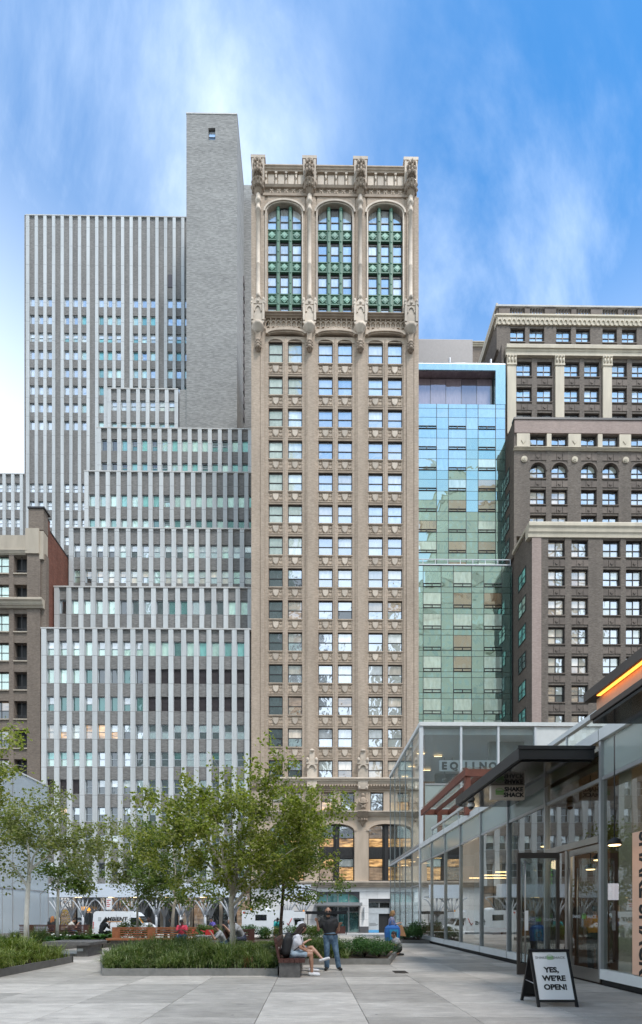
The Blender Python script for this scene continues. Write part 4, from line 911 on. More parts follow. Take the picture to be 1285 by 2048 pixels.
b = MB(); b.box(lx_(56), lx_(89.5), YB - 0.1, YB + 1.2, lz(1017), lz(1014)); b.build('corner_cap', 'dark_frame', lb)
profile_band(lb, 'cornice', 'buff_stone', x0, lx_(88), cornice(YB, lz(1217), lz(1200), 0.55, 0.2))
for k in range(34): hbox(lb, 'dentil', 'buff_stone', lx_(-10) + k * 0.165, lx_(-10) + k * 0.165 + 0.09, YB - 0.3, YB, lz(1214), lz(1211))

# ------------------------------------------------------------------ teal curtain-wall hotel
hb = thing('glass_hotel', 'teal glass curtain wall hotel with recessed mauve terrace storey under its roof', 'building', (20, 61.3, SZ))
def curtain(Y, xs, zlist, pick, nm='curtain_panel', mull=0.05):
    for (z0, z1, kind) in zlist:
        for i in range(len(xs) - 1):
            m_ = pick(i, z0, kind)
            hbox(hb, nm, m_, xs[i] + mull / 2, xs[i + 1] - mull / 2, Y, Y + 0.06, z0 + mull / 2, z1 - mull / 2)
    b = MB()
    for x in xs: b.box(x - mull / 2, x + mull / 2, Y - 0.05, Y + 0.14, zlist[-1][0], zlist[0][1])
    b.build('mullions', 'ink', hb)
YU, YW = 61.3, 59.3
hx = lambda px: XX(px, YU); hz = lambda py: ZZ(py, YU, 920)
xs = [hx(p) for p in (834, 874, 897.5, 933, 957, 992, 1011.5)]
b = MB(); b.box(hx(826), 26.3, YU + 0.3, YU + 12, SZ, hz(808)); b.build('wall', 'shop_brown', hb)
def pick_u(i, z, kind):
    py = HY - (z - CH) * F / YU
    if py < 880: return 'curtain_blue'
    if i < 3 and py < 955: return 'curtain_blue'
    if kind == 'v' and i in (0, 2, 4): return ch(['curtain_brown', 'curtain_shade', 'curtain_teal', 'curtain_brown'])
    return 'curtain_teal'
zl = [(hz(817), hz(808), 's')]
base = 817
for k in range(8):
    t0 = 835 + 41.3 * (k - 0) if k else 835
    top = 817 + 41.35 * k; a = 835 + 41.35 * k; c = 858 + 41.35 * k
    zl += [(hz(top + 18), hz(top), 's'), (hz(top + 41.35), hz(top + 18), 'v')]
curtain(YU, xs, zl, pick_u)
def vents(Y, xs, z, cols_, h=0.32):
    for i in cols_:
        def vm():
            g = MB(); w = round(xs[i + 1] - xs[i] - 0.06, 2); g.box(0, w, 0, 0.1, 0, 0.05); g.box(0, w, 0, 0.1, h, h + 0.05); g.box(0, 0.05, 0.01, 0.1, 0.05, h); g.box(w - 0.05, w, 0.01, 0.1, 0.05, h); g.box(w / 2 - 0.05, w / 2 + 0.05, 0.01, 0.1, 0.05, h); return g.mesh('vent_sash', 'ink')
        place('vent_sash', cached(('vs', round(xs[i + 1] - xs[i], 2)), vm), (xs[i] + 0.03, Y - 0.08, z), hb)
for k in range(8): vents(YU, xs, hz(858 + 41.35 * k), (0, 2, 4))
# terrace storey
b = MB(); b.box(hx(834), hx(992), YU - 0.02, YU + 0.3, hz(740), hz(728)); b.box(hx(992), hx(1011.5), YU - 0.02, YU + 3, hz(808), hz(728)); b.build('frame_band', 'curtain_blue', hb)
b = MB(); b.box(hx(834), 26.2, YU + 2.2, YU + 12, hz(808), hz(740)); b.build('terrace_wall', 'shop_brown', hb)
for i in range(5): hbox(hb, 'terrace_glass', 'curtain_mauve', hx(834) + i * 2.1, hx(834) + i * 2.1 + 2.06, YU + 0.9, YU + 0.95, hz(806), hz(742))
for i in range(5): hbox(hb, 'terrace_mullion', 'dark_frame', hx(834) + i * 2.1 + 2.06, hx(834) + i * 2.1 + 2.1, YU + 0.85, YU + 1.0, hz(806), hz(742))
b = MB(); b.box(hx(834), hx(992), YU + 0.1, YU + 2.2, hz(741), hz(739.6)); b.build('terrace_soffit', 'curtain_mauve', hb)
b = MB(); b.box(hx(826), hx(1011.5), YU, YU + 12, hz(728), hz(726)); b.build('roof', 'steel', hb)
for px_ in (843, 869, 897, 930, 955, 985): hbox(hb, 'parapet_post', 'steel', hx(px_), hx(px_) + 0.05, YU + 0.2, YU + 0.25, hz(726), hz(721))
b = MB(); b.tube([(hx(834), YU + 0.22, hz(721.5)), (hx(1000), YU + 0.22, hz(721.5))], 0.03, 5); b.build('parapet_rail', 'steel', hb)
for px_, top in ((907, 690), (991, 692)):
    b = MB(); b.lathe((hx(px_), YU + 1.5, hz(726)), [(0.16, 0), (0.16, (hz(top) - hz(726)) * 0.55), (0.22, (hz(top) - hz(726)) * 0.57), (0.22, (hz(top) - hz(726)) * 0.62), (0.15, (hz(top) - hz(726)) * 0.64), (0.15, hz(top) - hz(726))], 10); b.build('vent_pipe', 'steel', hb)
b = MB(); b.tube([(hx(956), YU + 2, hz(726)), (hx(988), YU + 2, hz(700))], 0.12, 6); b.tube([(hx(951), YU + 3, hz(726)), (hx(960), YU + 3, hz(692))], 0.12, 6); b.tube([(hx(966), YU + 2.5, hz(722)), (hx(990), YU + 2.5, hz(704))], 0.08, 6); b.build('roof_brace', 'steel', hb)
# louvred plant room on the hotel roof
z0, z1 = ZZ(726, 66, 900), ZZ(678, 66, 900); n = 26
b = MB(); b.box(XX(834, 66), XX(946, 66), 66.15, 72, z0, z1); b.build('plant_room', 'louvre_grey', hb)
for k in range(n): hbox(hb, 'louvre_blade', 'louvre_grey', XX(834, 66), XX(946, 66), 66.0, 66.16, z0 + (z1 - z0) * k / n, z0 + (z1 - z0) * (k + 0.7) / n)
# lower, slightly forward part
wx = lambda px: XX(px, YW); wz_ = lambda py: ZZ(py, YW, 930)
xs2 = [wx(p) for p in (832, 847, 883, 907.5, 944, 968.5, 1004.5, 1025)]
b = MB(); b.box(wx(826), 26.3, YW + 0.3, YU + 2, SZ, wz_(1132)); b.build('wall', 'shop_brown', hb)
zl = []
for k in range(8):
    top = 1132 + 42.4 * k; zl += [(wz_(top + 11.5), wz_(top), 's'), (wz_(top + 42.4), wz_(top + 11.5), 'v')]
def pick_w(i, z, kind):
    if kind == 'v' and i in (1, 3, 5): return ch(['curtain_shade', 'curtain_shade', 'curtain_brown', 'curtain_teal'])
    return 'curtain_teal'
curtain(YW, xs2, zl, pick_w)
for k in range(8): vents(YW, xs2, wz_(1132 + 42.4 * (k + 1)) + 0.03, (1, 3, 5), 0.38)
b = MB(); b.box(wx(832), wx(1022), YW - 0.1, YW + 2, wz_(1131.5), wz_(1129.5)); b.build('terrace_slab', 'white_metal', hb)
for k in range(8): hbox(hb, 'rail_post', 'white_metal', wx(846 + k * 25), wx(846 + k * 25) + 0.07, YW + 0.0, YW + 0.07, wz_(1129.5), wz_(1119))
b = MB(); b.box(wx(832), wx(1022), YW - 0.01, YW + 0.08, wz_(1119.5), wz_(1118.3)); b.build('guard_rail', 'white_metal', hb)

# ------------------------------------------------------------------ brown brick loft building on the right
rb = thing('brown_loft_building', 'dark brown brick loft building with cream stone cornices stepping back at right', 'building', (35, 54, SZ))
XB = 26.15
def loft(Y, px0, pxw, row_tops, hgt, z_top, z_bot, nm='wall', arch_rows=(), cutpx=1330, dia=True, panes=None, wallm='brown_brick', stone_rows=(), bands=True, side=True):
    """brick wall of window pairs; pxw: (x0,x1) of windows in pixels at this depth"""
    X = lambda p: XX(p, Y); Z = lambda p: ZZ(p, Y, 1150)
    xa, xb = max(XB, X(px0)), X(cutpx)
    b = MB(); b.box(xa + 0.05, xb + 6, Y + 0.6, Y + 14, SZ, z_top); b.build('core_wall', wallm, rb)
    edges = [xa] + [X(p) for w in pxw for p in w] + [xb]
    for i in range(0, len(edges), 2):
        b = MB(); b.box(edges[i], edges[i + 1], Y, Y + 0.62, z_bot, z_top); b.build('brick_pier', wallm, rb)
    for wi, (p0, p1) in enumerate(pxw):
        zc_ = z_top
        for ri, rt in enumerate(row_tops):
            z1, z0 = Z(rt), Z(rt + hgt); a, c = X(p0), X(p1)
            m_ = 'cream_stone' if ri in stone_rows else wallm
            hbox(rb, 'brick_spandrel', wallm, a, c, Y + 0.06, Y + 0.6, z1, zc_)
            if dia and zc_ - z1 < 2.4 and zc_ < z_top - 0.1:
                h = zc_ - z1
                def dp():
                    g = MB(); w = round(c - a, 2); g.box(0, w * 0.3, 0, 0.08, h * 0.22, h * 0.82); g.box(w * 0.7, w, 0, 0.08, h * 0.22, h * 0.82); g.box(w * 0.33, w * 0.67, 0, 0.08, h * 0.22, h * 0.82)
                    g.prism([(w / 2 - h * 0.15, h / 2), (w / 2, h * 0.66), (w / 2 + h * 0.15, h / 2), (w / 2, h * 0.34)], -0.06, 0.01); return g.mesh('spandrel_panel', 'brown_panel')
                place('spandrel_panel', cached(('dp', round(c - a, 2), round(h, 2)), dp), (a, Y + 0.0, z1), rb)
            pm = panes(wi, ri) if panes else ('sky_pane',)
            if ri in arch_rows:
                m2 = (a + c) / 2; hw = (c - a) / 2; zs = z1 - hw
                b = MB(); b.arch_wall(a - 0.0, c + 0.0, zs, z1 + 0.02, m2, hw - 0.0, hw - 0.02, Y + 0.02, Y + 0.6, 12); b.build('arch_wall', wallm, rb)
                b = MB(); b.arch_band(m2, zs, hw, hw + 0.14, hw, hw + 0.14, Y - 0.07, Y + 0.03, 12); b.build('arch_moulding', 'brown_panel', rb)
            window(rb, a, c, z0, z1, Y + 0.28, 'dark_frame', pm, cols=2, rail=0.47, fw=0.10, depth=0.14)
            hbox(rb, 'sill', 'brown_panel', a - 0.05, c + 0.05, Y - 0.05, Y + 0.3, z0 - 0.12, z0)
            zc_ = z0 - 0.12
        if zc_ > z_bot: hbox(rb, 'brick_spandrel', wallm, a, c, Y + 0.06, Y + 0.6, z_bot, zc_)
    # side wall facing left, with its own windows
    return X, Z
def p1(i, r):
    if i < 2: return [('cream_pane', 'cream_pane', 'cream_pane', 'wavy_pane'), ('cream_pane', 'wavy_pane', 'cream_pane', 'wavy_pane'), ('cream_pane', 'cream_pane', 'lit_dim_pane', 'cream_pane')][(i + r) % 3] if r < 5 else ('lit_dim_pane', 'wavy_pane', 'lit_dim_pane', 'dark_pane')
    return ch([('wavy_pane', 'pale_pane', 'wavy_pane', 'wavy_pane'), ('wavy_pane', 'sky_pane', 'pale_pane', 'sky_pane')])
Y1 = 54.0
w1 = [(1097.5, 1131), (1144, 1177.5), (1207, 1242), (1253, 1287)]
X1_, Z1_ = loft(Y1, 1066, w1, [1079.5 + 58.1 * k for k in range(8)], 34.5, ZZ(1074, Y1, 1150), SZ, panes=p1, cutpx=1425)
b = MB(); b.box(XB, XX(1083, Y1), Y1 - 0.05, Y1 + 0.3, SZ, ZZ(1076, Y1, 1150)); b.build('corner_strip', 'pink_brick', rb)
b = MB(); b.prism(cornice(Y1, ZZ(1076, Y1, 1150), ZZ(1043, Y1 - 0.4, 1150), 0.4, 0.6), XB - 0.5, XX(1425, Y1), 'x'); b.build('cornice', 'cream_stone', rb)
for k in range(44): hbox(rb, 'dentil', 'cream_stone', XB + k * 0.42, XB + k * 0.42 + 0.24, Y1 - 0.36, Y1 - 0.1, ZZ(1058, Y1, 1150), ZZ(1052, Y1, 1150))
b = MB(); b.box(XB - 0.02, XB + 0.3, Y1 + 0.0, 58.7, SZ, ZZ(1048, Y1, 1066)); b.build('side_wall', 'brown_brick', rb)
b = MB(); b.box(XB - 0.3, XB + 0.4, Y1 + 0.62, 58.7, ZZ(1048, Y1, 1066) + 0.01, ZZ(1042, Y1, 1066)); b.build('side_coping', 'cream_stone', rb)
def side_window(Y0, Y1_, z0, z1, pm):
    o = MB(); X = XB - 0.10; fw = 0.1; ym = (Y0 + Y1_) / 2; zm = z0 + (z1 - z0) * 0.47
    o.box(X, X + 0.1, Y0, Y0 + fw, z0, z1); o.box(X, X + 0.1, Y1_ - fw, Y1_, z0, z1); o.box(X, X + 0.1, Y0 + fw, Y1_ - fw, z0, z0 + fw); o.box(X, X + 0.1, Y0 + fw, Y1_ - fw, z1 - fw, z1)
    o.box(X + 0.01, X + 0.1, ym - 0.05, ym + 0.05, z0 + fw, z1 - fw); o.box(X + 0.015, X + 0.1, Y0 + fw, Y1_ - fw, zm - 0.04, zm + 0.04)
    w = o.build('window', 'dark_frame', rb, (X, Y0, z0))
    for ya, yb in ((Y0 + fw, ym - 0.05), (ym + 0.05, Y1_ - fw)):
        for za, zb_ in ((z0 + fw, zm - 0.04), (zm + 0.04, z1 - fw)):
            g = MB(); g.box(X + 0.05, X + 0.055, ya, yb, za, zb_); g.build('pane', pm, w, (X + 0.05, ya, za))
for k in range(8):
    z1 = Z1_(1105 + 58.1 * k) - 0.5; side_window(55.4, 57.4, z1 - 2.0, z1, ch(['teal_mid_pane', 'mint_pane', 'dark_pane']))
# second tier with arched row
Y2 = 58.7; w2 = [(1061, 1093), (1104, 1136), (1163, 1194.5), (1206, 1238), (1263.5, 1295)]
def p2(i, r):
    if r == 0: return ('wavy_pane', 'wavy_pane', 'dark_pane', 'dark_pane') if i < 3 else ('sky_pane',)
    if r == 1: return ('wavy_pane', 'pale_pane', 'cream_pane', 'wavy_pane') if i < 4 else ('sky_pane',)
    return ('cream_pane', 'cream_pane', 'cream_pane', 'wavy_pane') if i < 2 else (('wavy_pane',) if i < 4 else ('sky_pane',))
X2_, Z2_ = loft(Y2, 1033, w2, [869.5, 926, 978.5, 1030], 30.5, ZZ(838.5, Y2, 1150), ZZ(1042, Y2, 1150) - 2, arch_rows=(1,), panes=p2, cutpx=1370)
b = MB(); b.box(XB, X2_(1370), Y2 - 0.12, Y2 + 0.1, Z2_(868), Z2_(842)); b.build('parapet_brick', 'pink_brick', rb)
for a, c in ((1034, 1060), (1094, 1103), (1137, 1162), (1196, 1205), (1239, 1262), (1296, 1305)):
    b = MB(); b.box(X2_(a), X2_(c), Y2 - 0.1, Y2 + 0.05, Z2_(897), Z2_(869)); m2 = (X2_(a) + X2_(c)) / 2
    if c - a > 15: b.prism([(m2 - 0.3, Z2_(883)), (m2, Z2_(883) + 0.45), (m2 + 0.3, Z2_(883)), (m2, Z2_(883) - 0.45)], Y2 - 0.16, Y2 - 0.09)
    b.build('stone_panel', 'cream_stone', rb)
profile_band(rb, 'ledge', 'cream_stone', XB - 0.1, X2_(1370), cornice(Y2, Z2_(902), Z2_(897.5), 0.3, 0.1))
for a in (1049, 1150, 1252):
    b = MB(); x, z = X2_(a), Z2_(920)
    for r, y in ((0.40, 0.10), (0.28, 0.17), (0.12, 0.22)): b.prism([(x + r * cos(q * pi / 8), z + r * sin(q * pi / 8)) for q in range(16)], Y2 - y, Y2 + 0.02)
    b.build('medallion', 'cream_stone', rb)
profile_band(rb, 'coping', 'dark_frame', XB - 0.1, X2_(1370), [(Y2 - 0.2, Z2_(842)), (Y2 - 0.2, Z2_(838)), (Y2 + 0.5, Z2_(838)), (Y2 + 0.5, Z2_(842))])
b = MB(); b.box(XB - 0.02, XB + 0.3, Y2 + 0.01, 62.5, Z2_(1110), Z2_(840)); b.build('side_wall', 'brown_brick', rb)
for k in range(5): side_window(60.0, 61.6, Z2_(915 + 48 * k) - 1.9, Z2_(915 + 48 * k), 'dark_pane')
for k in range(12): hbox(rb, 'rail_post', 'dark_frame', XB + 0.3 + k * 1.8, XB + 0.34 + k * 1.8, Y2 + 0.3, Y2 + 0.34, Z2_(838), Z2_(831))
b = MB(); b.tube([(XB + 0.2, Y2 + 0.32, Z2_(831.5)), (X2_(1370), Y2 + 0.32, Z2_(831.5))], 0.035, 5); b.build('guard_rail', 'dark_frame', rb)
# third tier: pilasters
Y3 = 62.5; w3 = [(1034, 1064.5), (1075, 1105.5), (1129.5, 1160), (1169.5, 1200), (1225, 1255), (1265, 1295)]
X3_, Z3_ = loft(Y3, 1013, w3, [723, 774, 825], 30, ZZ(715, Y3, 1150), ZZ(842, Y3, 1150) - 3, panes=lambda i, r: ('blind_pane', 'sky_pane', 'sky_pane', 'sky_pane') if random.random() < 0.4 else (('wavy_pane', 'sky_pane', 'sky_pane', 'sky_pane') if r else ('sky_pane',)), cutpx=1362)
for a in (1014, 1110, 1205, 1300):
    b = MB(); xa, xb = X3_(a), X3_(a + 17.5); b.box(xa, xb, Y3 - 0.25, Y3 + 0.1, Z3_(842) - 2, Z3_(734)); b.box(xa - 0.08, xb + 0.08, Y3 - 0.33, Y3 + 0.1, Z3_(735.5), Z3_(732.5)); b.box(xa - 0.05, xb + 0.05, Y3 - 0.30, Y3 + 0.1, Z3_(732), Z3_(716))
    for sx in (0.15, 0.5, 0.85): b.blob((xa + (xb - xa) * sx, Y3 - 0.33, Z3_(726)), 0.16, 0.12, 0.35, 6, 4); b.blob((xa + (xb - xa) * sx, Y3 - 0.36, Z3_(719)), 0.18, 0.14, 0.2, 6, 4)
    b.build('pilaster', 'cream_stone', rb)
q_ = lambda p, o_: ZZ(p, Y3 - o_, 1150)
b = MB(); b.prism([(Y3 + 0.5, Z3_(716)), (Y3 - 0.30, Z3_(716)), (Y3 - 0.30, q_(704, .3)), (Y3 - 0.36, q_(702, .36)), (Y3 - 0.40, q_(698, .4)), (Y3 - 0.52, q_(696, .5)), (Y3 - 0.55, q_(689, .55)), (Y3 - 0.5, q_(687.5, .55)), (Y3 + 0.5, q_(687.5, .55))], X3_(1011), X3_(1365), 'x'); b.build('cornice', 'cream_stone', rb)
b = MB(); b.box(XB - 0.02, XB + 0.3, Y3 + 0.01, 64.1, Z3_(842) - 3, Z3_(690)); b.build('side_wall', 'brown_brick', rb)
# attic storey
Y4 = 64.1; w4 = [(1021.5, 1051), (1060, 1089.5), (1113.5, 1143), (1153, 1181.5), (1206, 1235), (1245, 1274.5)]
X4_, Z4_ = loft(Y4, 998, w4, [656.5], 27.5, ZZ(652, Y4, 1150), ZZ(690, Y4, 1150) - 1, panes=lambda i, r: ('sky_pane',) if i else ('wavy_pane', 'sky_pane', 'sky_pane', 'wavy_pane'), cutpx=1350, dia=False)
b = MB(); b.box(XB - 0.15, X4_(1350), Y4 - 0.12, Y4 + 0.6, Z4_(652), Z4_(630)); b.build('frieze', 'cream_stone', rb)
for k in range(34):
    def cb_():
        g = MB(); w = 0.62; g.arch_wall(0, w, 0.35, 0.95, w / 2, w * 0.36, 0.3, 0, 0.25, 8); g.box(0, w * 0.14, 0, 0.25, 0.05, 0.35); g.box(w * 0.86, w, 0, 0.25, 0.05, 0.35); return g.mesh('corbel_arch', 'cream_stone')
    place('corbel_arch', cached('corb', cb_), (XB + k * 0.66, Y4 - 0.22, Z4_(653)), rb)
profile_band(rb, 'cornice', 'cream_stone', XB - 0.4, X4_(1350), cornice(Y4 - 0.12, Z4_(639), ZZ(630.5, Y4 - 0.3, 1150), 0.2, 0.5))
zq0, zq1 = Z4_(629.5), Z4_(617)
for a, c in ((998, 1020), (1050, 1060), (1090, 1112), (1143, 1153), (1182, 1205), (1236, 1245), (1275, 1297), (1327, 1350)):
    hbox(rb, 'balustrade_pier', 'brown_panel', X4_(a), X4_(c), Y4 - 0.1, Y4 + 0.4, zq0, zq1)
for a in (1021, 1061, 1114, 1154, 1207, 1246, 1299):
    for k in range(5):
        def bl_():
            g = MB(); h = zq1 - zq0; g.lathe((0, 0, 0), [(0.1, 0), (0.08, 0.08), (0.16, h * 0.3), (0.07, h * 0.65), (0.12, h)], 8); return g.mesh('baluster', 'brown_panel')
        place('baluster', cached('bal', bl_), (X4_(a + 2.9 + k * 5.7), Y4 + 0.15, zq0), rb)
b = MB(); b.box(XB - 0.2, X4_(1350), Y4 - 0.2, Y4 + 0.5, zq1, zq1 + 0.22); b.build('balustrade_cap', 'limestone_cap', rb)
b = MB(); b.box(XB - 0.05, XB + 0.3, Y4 + 0.01, 73, Z4_(700), zq1); b.build('side_wall', 'brown_brick', rb)
for z, e in ((Z4_(640), 0.35), (Z4_(618), 0.1)): b = MB(); b.box(XB - 0.06 - e, XB + 0.1, Y4 - 0.1, 73, z, z + 0.6); b.build('side_cornice', 'cream_stone', rb)
for k in range(3): b = MB(); b.lathe((X3_(1037 + k * 90), Y2 + 0.6, Z2_(838)), [(0.15, 0), (0.2, 0.4)], 8); b.build('roof_pot', 'red_paint', rb)
# neighbour glimpsed behind the hotel roof
nb_ = thing('rear_brick_building', 'small slice of brown brick building with pale cornice behind the hotel roof', 'building', (32, 84, SZ))
b = MB(); b.box(XX(940, 84), XX(985, 84), 84, 92, SZ, ZZ(682, 84, 960)); b.build('wall', 'umber_brick', nb_)
b = MB(); b.prism(cornice(84, ZZ(694, 84, 960), ZZ(688, 84, 960), 0.5, 0.2), XX(940, 84), XX(985, 84), 'x'); b.build('cornice', 'cream_stone', nb_)
window(nb_, XX(966, 84), XX(972, 84), ZZ(712, 84, 960), ZZ(698, 84, 960), 83.8, panes=('sky_pane',), rail=None)
# ------------------------------------------------------------------ the street behind the camera, seen only in glass
def facade_mat(name, wall, glass, bw, bh, ms):
    m, n = newmat(name); t_ = NT(n); sp = t_.add('ShaderNodeSeparateXYZ'); t_.l(t_.pos(), sp.inputs[0]); cb = t_.add('ShaderNodeCombineXYZ'); t_.l(t_.math('ADD', sp.outputs[0], sp.outputs[1]), cb.inputs[0]); t_.l(sp.outputs[2], cb.inputs[1])
    br = t_.add('ShaderNodeTexBrick'); br.offset = 0.0; t_.l(cb.outputs[0], br.inputs['Vector']); br.inputs['Scale'].default_value = 1; br.inputs['Brick Width'].default_value = bw; br.inputs['Row Height'].default_value = bh; br.inputs['Mortar Size'].default_value = ms; br.inputs['Mortar Smooth'].default_value = 0.0
    br.inputs['Color1'].default_value = (*glass, 1); br.inputs['Color2'].default_value = tuple(g * 1.5 for g in glass) + (1,); br.inputs['Mortar'].default_value = (*wall, 1)
    c = t_.shade(br.outputs['Color'], t_.noise(0.05, 3), 0.85, 1.15); t_.out(t_.bsdf(c, t_.ramp(br.outputs['Fac'], 0, 1, 0.15, 0.85), 0, None, 0.5))
facade_mat('mirror_mint', (0.66, 0.70, 0.62), (0.58, 0.68, 0.60), 1.6, 4.0, 0.16); facade_mat('mirror_tan', (0.72, 0.66, 0.52), (0.52, 0.53, 0.46), 2.6, 3.6, 0.75); facade_mat('mirror_grey', (0.58, 0.55, 0.52), (0.12, 0.14, 0.16), 2.2, 3.6, 0.6)
def back_tower(label, m, tiers, cap):
    t_ = thing('opposite_tower', label, 'building', (tiers[0][0], tiers[0][3], SZ), 'towers behind the viewer mirrored in the windows')
    for i, (x0, x1, y0, y1, z0, z1) in enumerate(tiers):
        b = MB(); b.box(x0, x1, y0, y1, z0, z1); b.build('wall', m, t_); b = MB(); b.box(x0 - 0.4, x1 + 0.4, y0 - 0.4, y1 + 0.4, z1, z1 + 1.2); b.build('cornice', cap, t_)
back_tower('very tall pale green glass tower mirrored in the left windows', 'mirror_mint', [(-64, -7, -95, -56, SZ, 215)], 'steel')
back_tower('stepped tan stone tower mirrored in the teal hotel glass', 'mirror_tan', [(29.5, 96, -95, -56, SZ, 108), (40, 90, -92, -60, 109.2, 128), (50, 84, -90, -62, 129.2, 172)], 'cream_stone')
back_tower('lower grey stone block mirrored in the lower tower windows', 'mirror_grey', [(6.5, 28, -95, -60, SZ, 38), (9, 22, -90, -66, 39.2, 47)], 'limestone_cap')
back_tower('slim grey tower mirrored in the middle windows', 'mirror_grey', [(-6.5, 5.5, -95, -60, SZ, 96), (-5, 4, -92, -62, 97.2, 116)], 'limestone_cap')
# ------------------------------------------------------------------ glass pavilions round the plaza
XW = 6.53                                             # plane of the shop front
ZF, ZTR = 5.58, 4.58
gym = thing('glass_gym_building', 'two storey clear glass gym building with white steel frame right of the tan tower', 'building', (10, 27.2, 0))
YG0, YG1 = 27.2, 37.4; ZG = ZZ(1446, YG0, 1000); XG1 = XX(1150, YG0)
def sheet(par, name, mat, X, y0, y1, z0, z1, t=0.012): return hbox(par, name, mat, X, X + t, y0, y1, z0, z1)
def fsheet(par, name, mat, Y, x0, x1, z0, z1, t=0.012): return hbox(par, name, mat, x0, x1, Y, Y + t, z0, z1)
ys = [YG0, 29.4, 31.5, 33.45, 35.45, YG1]
for i in range(5):
    sheet(gym, 'glass_pane', 'box_glass', XW, ys[i] + 0.02, ys[i + 1] - 0.02, 0.3, ZF - 0.12); sheet(gym, 'glass_pane', 'box_glass', XW, ys[i] + 0.02, ys[i + 1] - 0.02, ZF + 0.2, ZG - 0.25)
    if i: hbox(gym, 'mullion', 'steel', XW - 0.03, XW + 0.05, ys[i] - 0.02, ys[i] + 0.02, 0.3, ZG - 0.25)
hbox(gym, 'corner_post', 'white_metal', XW - 0.05, XW + 0.16, YG0 - 0.05, YG0 + 0.16, 0, ZG - 0.2)
hbox(gym, 'corner_post', 'steel', XW - 0.03, XW + 0.05, YG1 - 0.02, YG1 + 0.03, 0, ZG - 0.2)
hbox(gym, 'floor_band', 'white_metal', XW - 0.06, XW + 0.10, YG0 + 0.17, YG1 + 0.05, ZF - 0.12, ZF + 0.0); hbox(gym, 'floor_band', 'steel', XW - 0.03, XW + 0.10, YG0 + 0.17, YG1 + 0.05, ZF + 0.06, ZF + 0.2)
hbox(gym, 'plinth', 'white_metal', XW - 0.02, XW + 0.1, YG0 + 0.17, YG1, 0.1, 0.3); hbox(gym, 'transom', 'steel', XW - 0.02, XW + 0.05, YG0 + 0.17, YG1, ZTR - 1.3, ZTR - 1.26)
b = MB(); b.box(XW - 0.08, XG1 + 7, YG0 - 0.1, YG1 + 0.1, ZG - 0.22, ZG); b.build('roof', 'cap_white', gym)
gxs = [XX(p, YG0) for p in (849, 922.6, 997, 1071)]
for i in range(3):
    zm = ZZ(1569, YG0, 880)
    fsheet(gym, 'glass_pane', 'box_glass', YG0, gxs[i] + 0.05, gxs[i + 1] - 0.05, zm + 0.04, ZG - 0.25); fsheet(gym, 'glass_pane', 'spandrel_glass', YG0, gxs[i] + 0.05, gxs[i + 1] - 0.05, ZF, zm - 0.04)
    hbox(gym, 'mullion', 'white_metal', gxs[i + 1] - 0.06, gxs[i + 1] + 0.06, YG0 - 0.06, YG0 + 0.12, ZF, ZG - 0.22); hbox(gym, 'transom', 'steel', gxs[i] + 0.05, gxs[i + 1] - 0.06, YG0 - 0.03, YG0 + 0.08, zm - 0.04, zm + 0.04)
hbox(gym, 'solid_panel', 'cap_white', gxs[3] + 0.07, XG1 + 7, YG0 - 0.02, YG0 + 0.2, ZF, ZG - 0.23)
b = MB(); b.box(XW + 0.1, XG1 + 7, YG0 + 0.2, YG1, ZF - 0.1, ZF + 0.05); b.build('upper_floor', 'gym_grey', gym)
b = MB(); b.box(XW + 0.3, XG1 + 7, YG0 + 0.3, YG1 - 0.2, ZG - 0.6, ZG - 0.24); b.build('ceiling', 'white_paint', gym)
b = MB(); b.box(9.6, XG1 + 7, YG1 - 2.2, YG1 - 2, ZF, ZG - 0.6); b.box(gxs[3] - 2.2, gxs[3], YG0 + 1.4, YG0 + 1.6, ZF, ZG - 0.6); b.build('inner_wall', 'gym_grey', gym)
for i in range(4): fsheet(gym, 'glass_pane', 'box_glass', YG1, XW + 0.1 + i * 2.3, XW + 0.1 + i * 2.3 + 2.26, 0.3, ZG - 0.3)
for i in range(4): hbox(gym, 'mullion', 'steel', XW + 0.06 + (i + 1) * 2.3, XW + 0.1 + (i + 1) * 2.3, YG1 - 0.03, YG1 + 0.05, 0.3, ZG - 0.3)
for i, (px_, py_) in enumerate(((905, 1540), (935, 1500), (975, 1470), (1010, 1498), (890, 1562))):
    x, z = W(px_, py_, 31.5); b = MB(); b.tube([(x, 31.5, ZG - 0.6), (x, 31.5, z + 0.2)], 0.02, 5); b.lathe((x, 31.5, z), [(0.18, 0), (0.16, 0.1), (0.03, 0.2)], 8); b.build('pendant_lamp', 'gym_grey', gym)
for x, y in ((7.1, 30.5), (7.1, 33.2), (7.1, 35.6), (8.4, 31), (8.4, 34)):
    for z in (ZF - 0.22, ZG - 0.68):
        hbox(gym, 'ceiling_light', 'lamp_warm', x, x + 0.5, y, y + 0.04, z - 0.02, z)
# board with letters behind the glass
sgn = thing('gym_sign', 'white board with spaced dark letters behind the upper glass of the gym', 'sign', (XX(937, 28.4), 28.4, ZZ(1542, 28.4, 930)))
b = MB(); b.box(XX(880, 28.4), XX(1000, 28.4), 28.4, 28.46, ZZ(1543, 28.4, 930), ZZ(1521, 28.4, 930)); b.build('board', 'sheet_white', sgn)
for k, c_ in enumerate('EQUINOX'): text('letter', c_, 0.62, 'ink_grey', (XX(890 + 19.5 * k, 28.3), 28.385, ZZ(1532, 28.3, 930)), sgn, bold=0.03, ext=0.01)

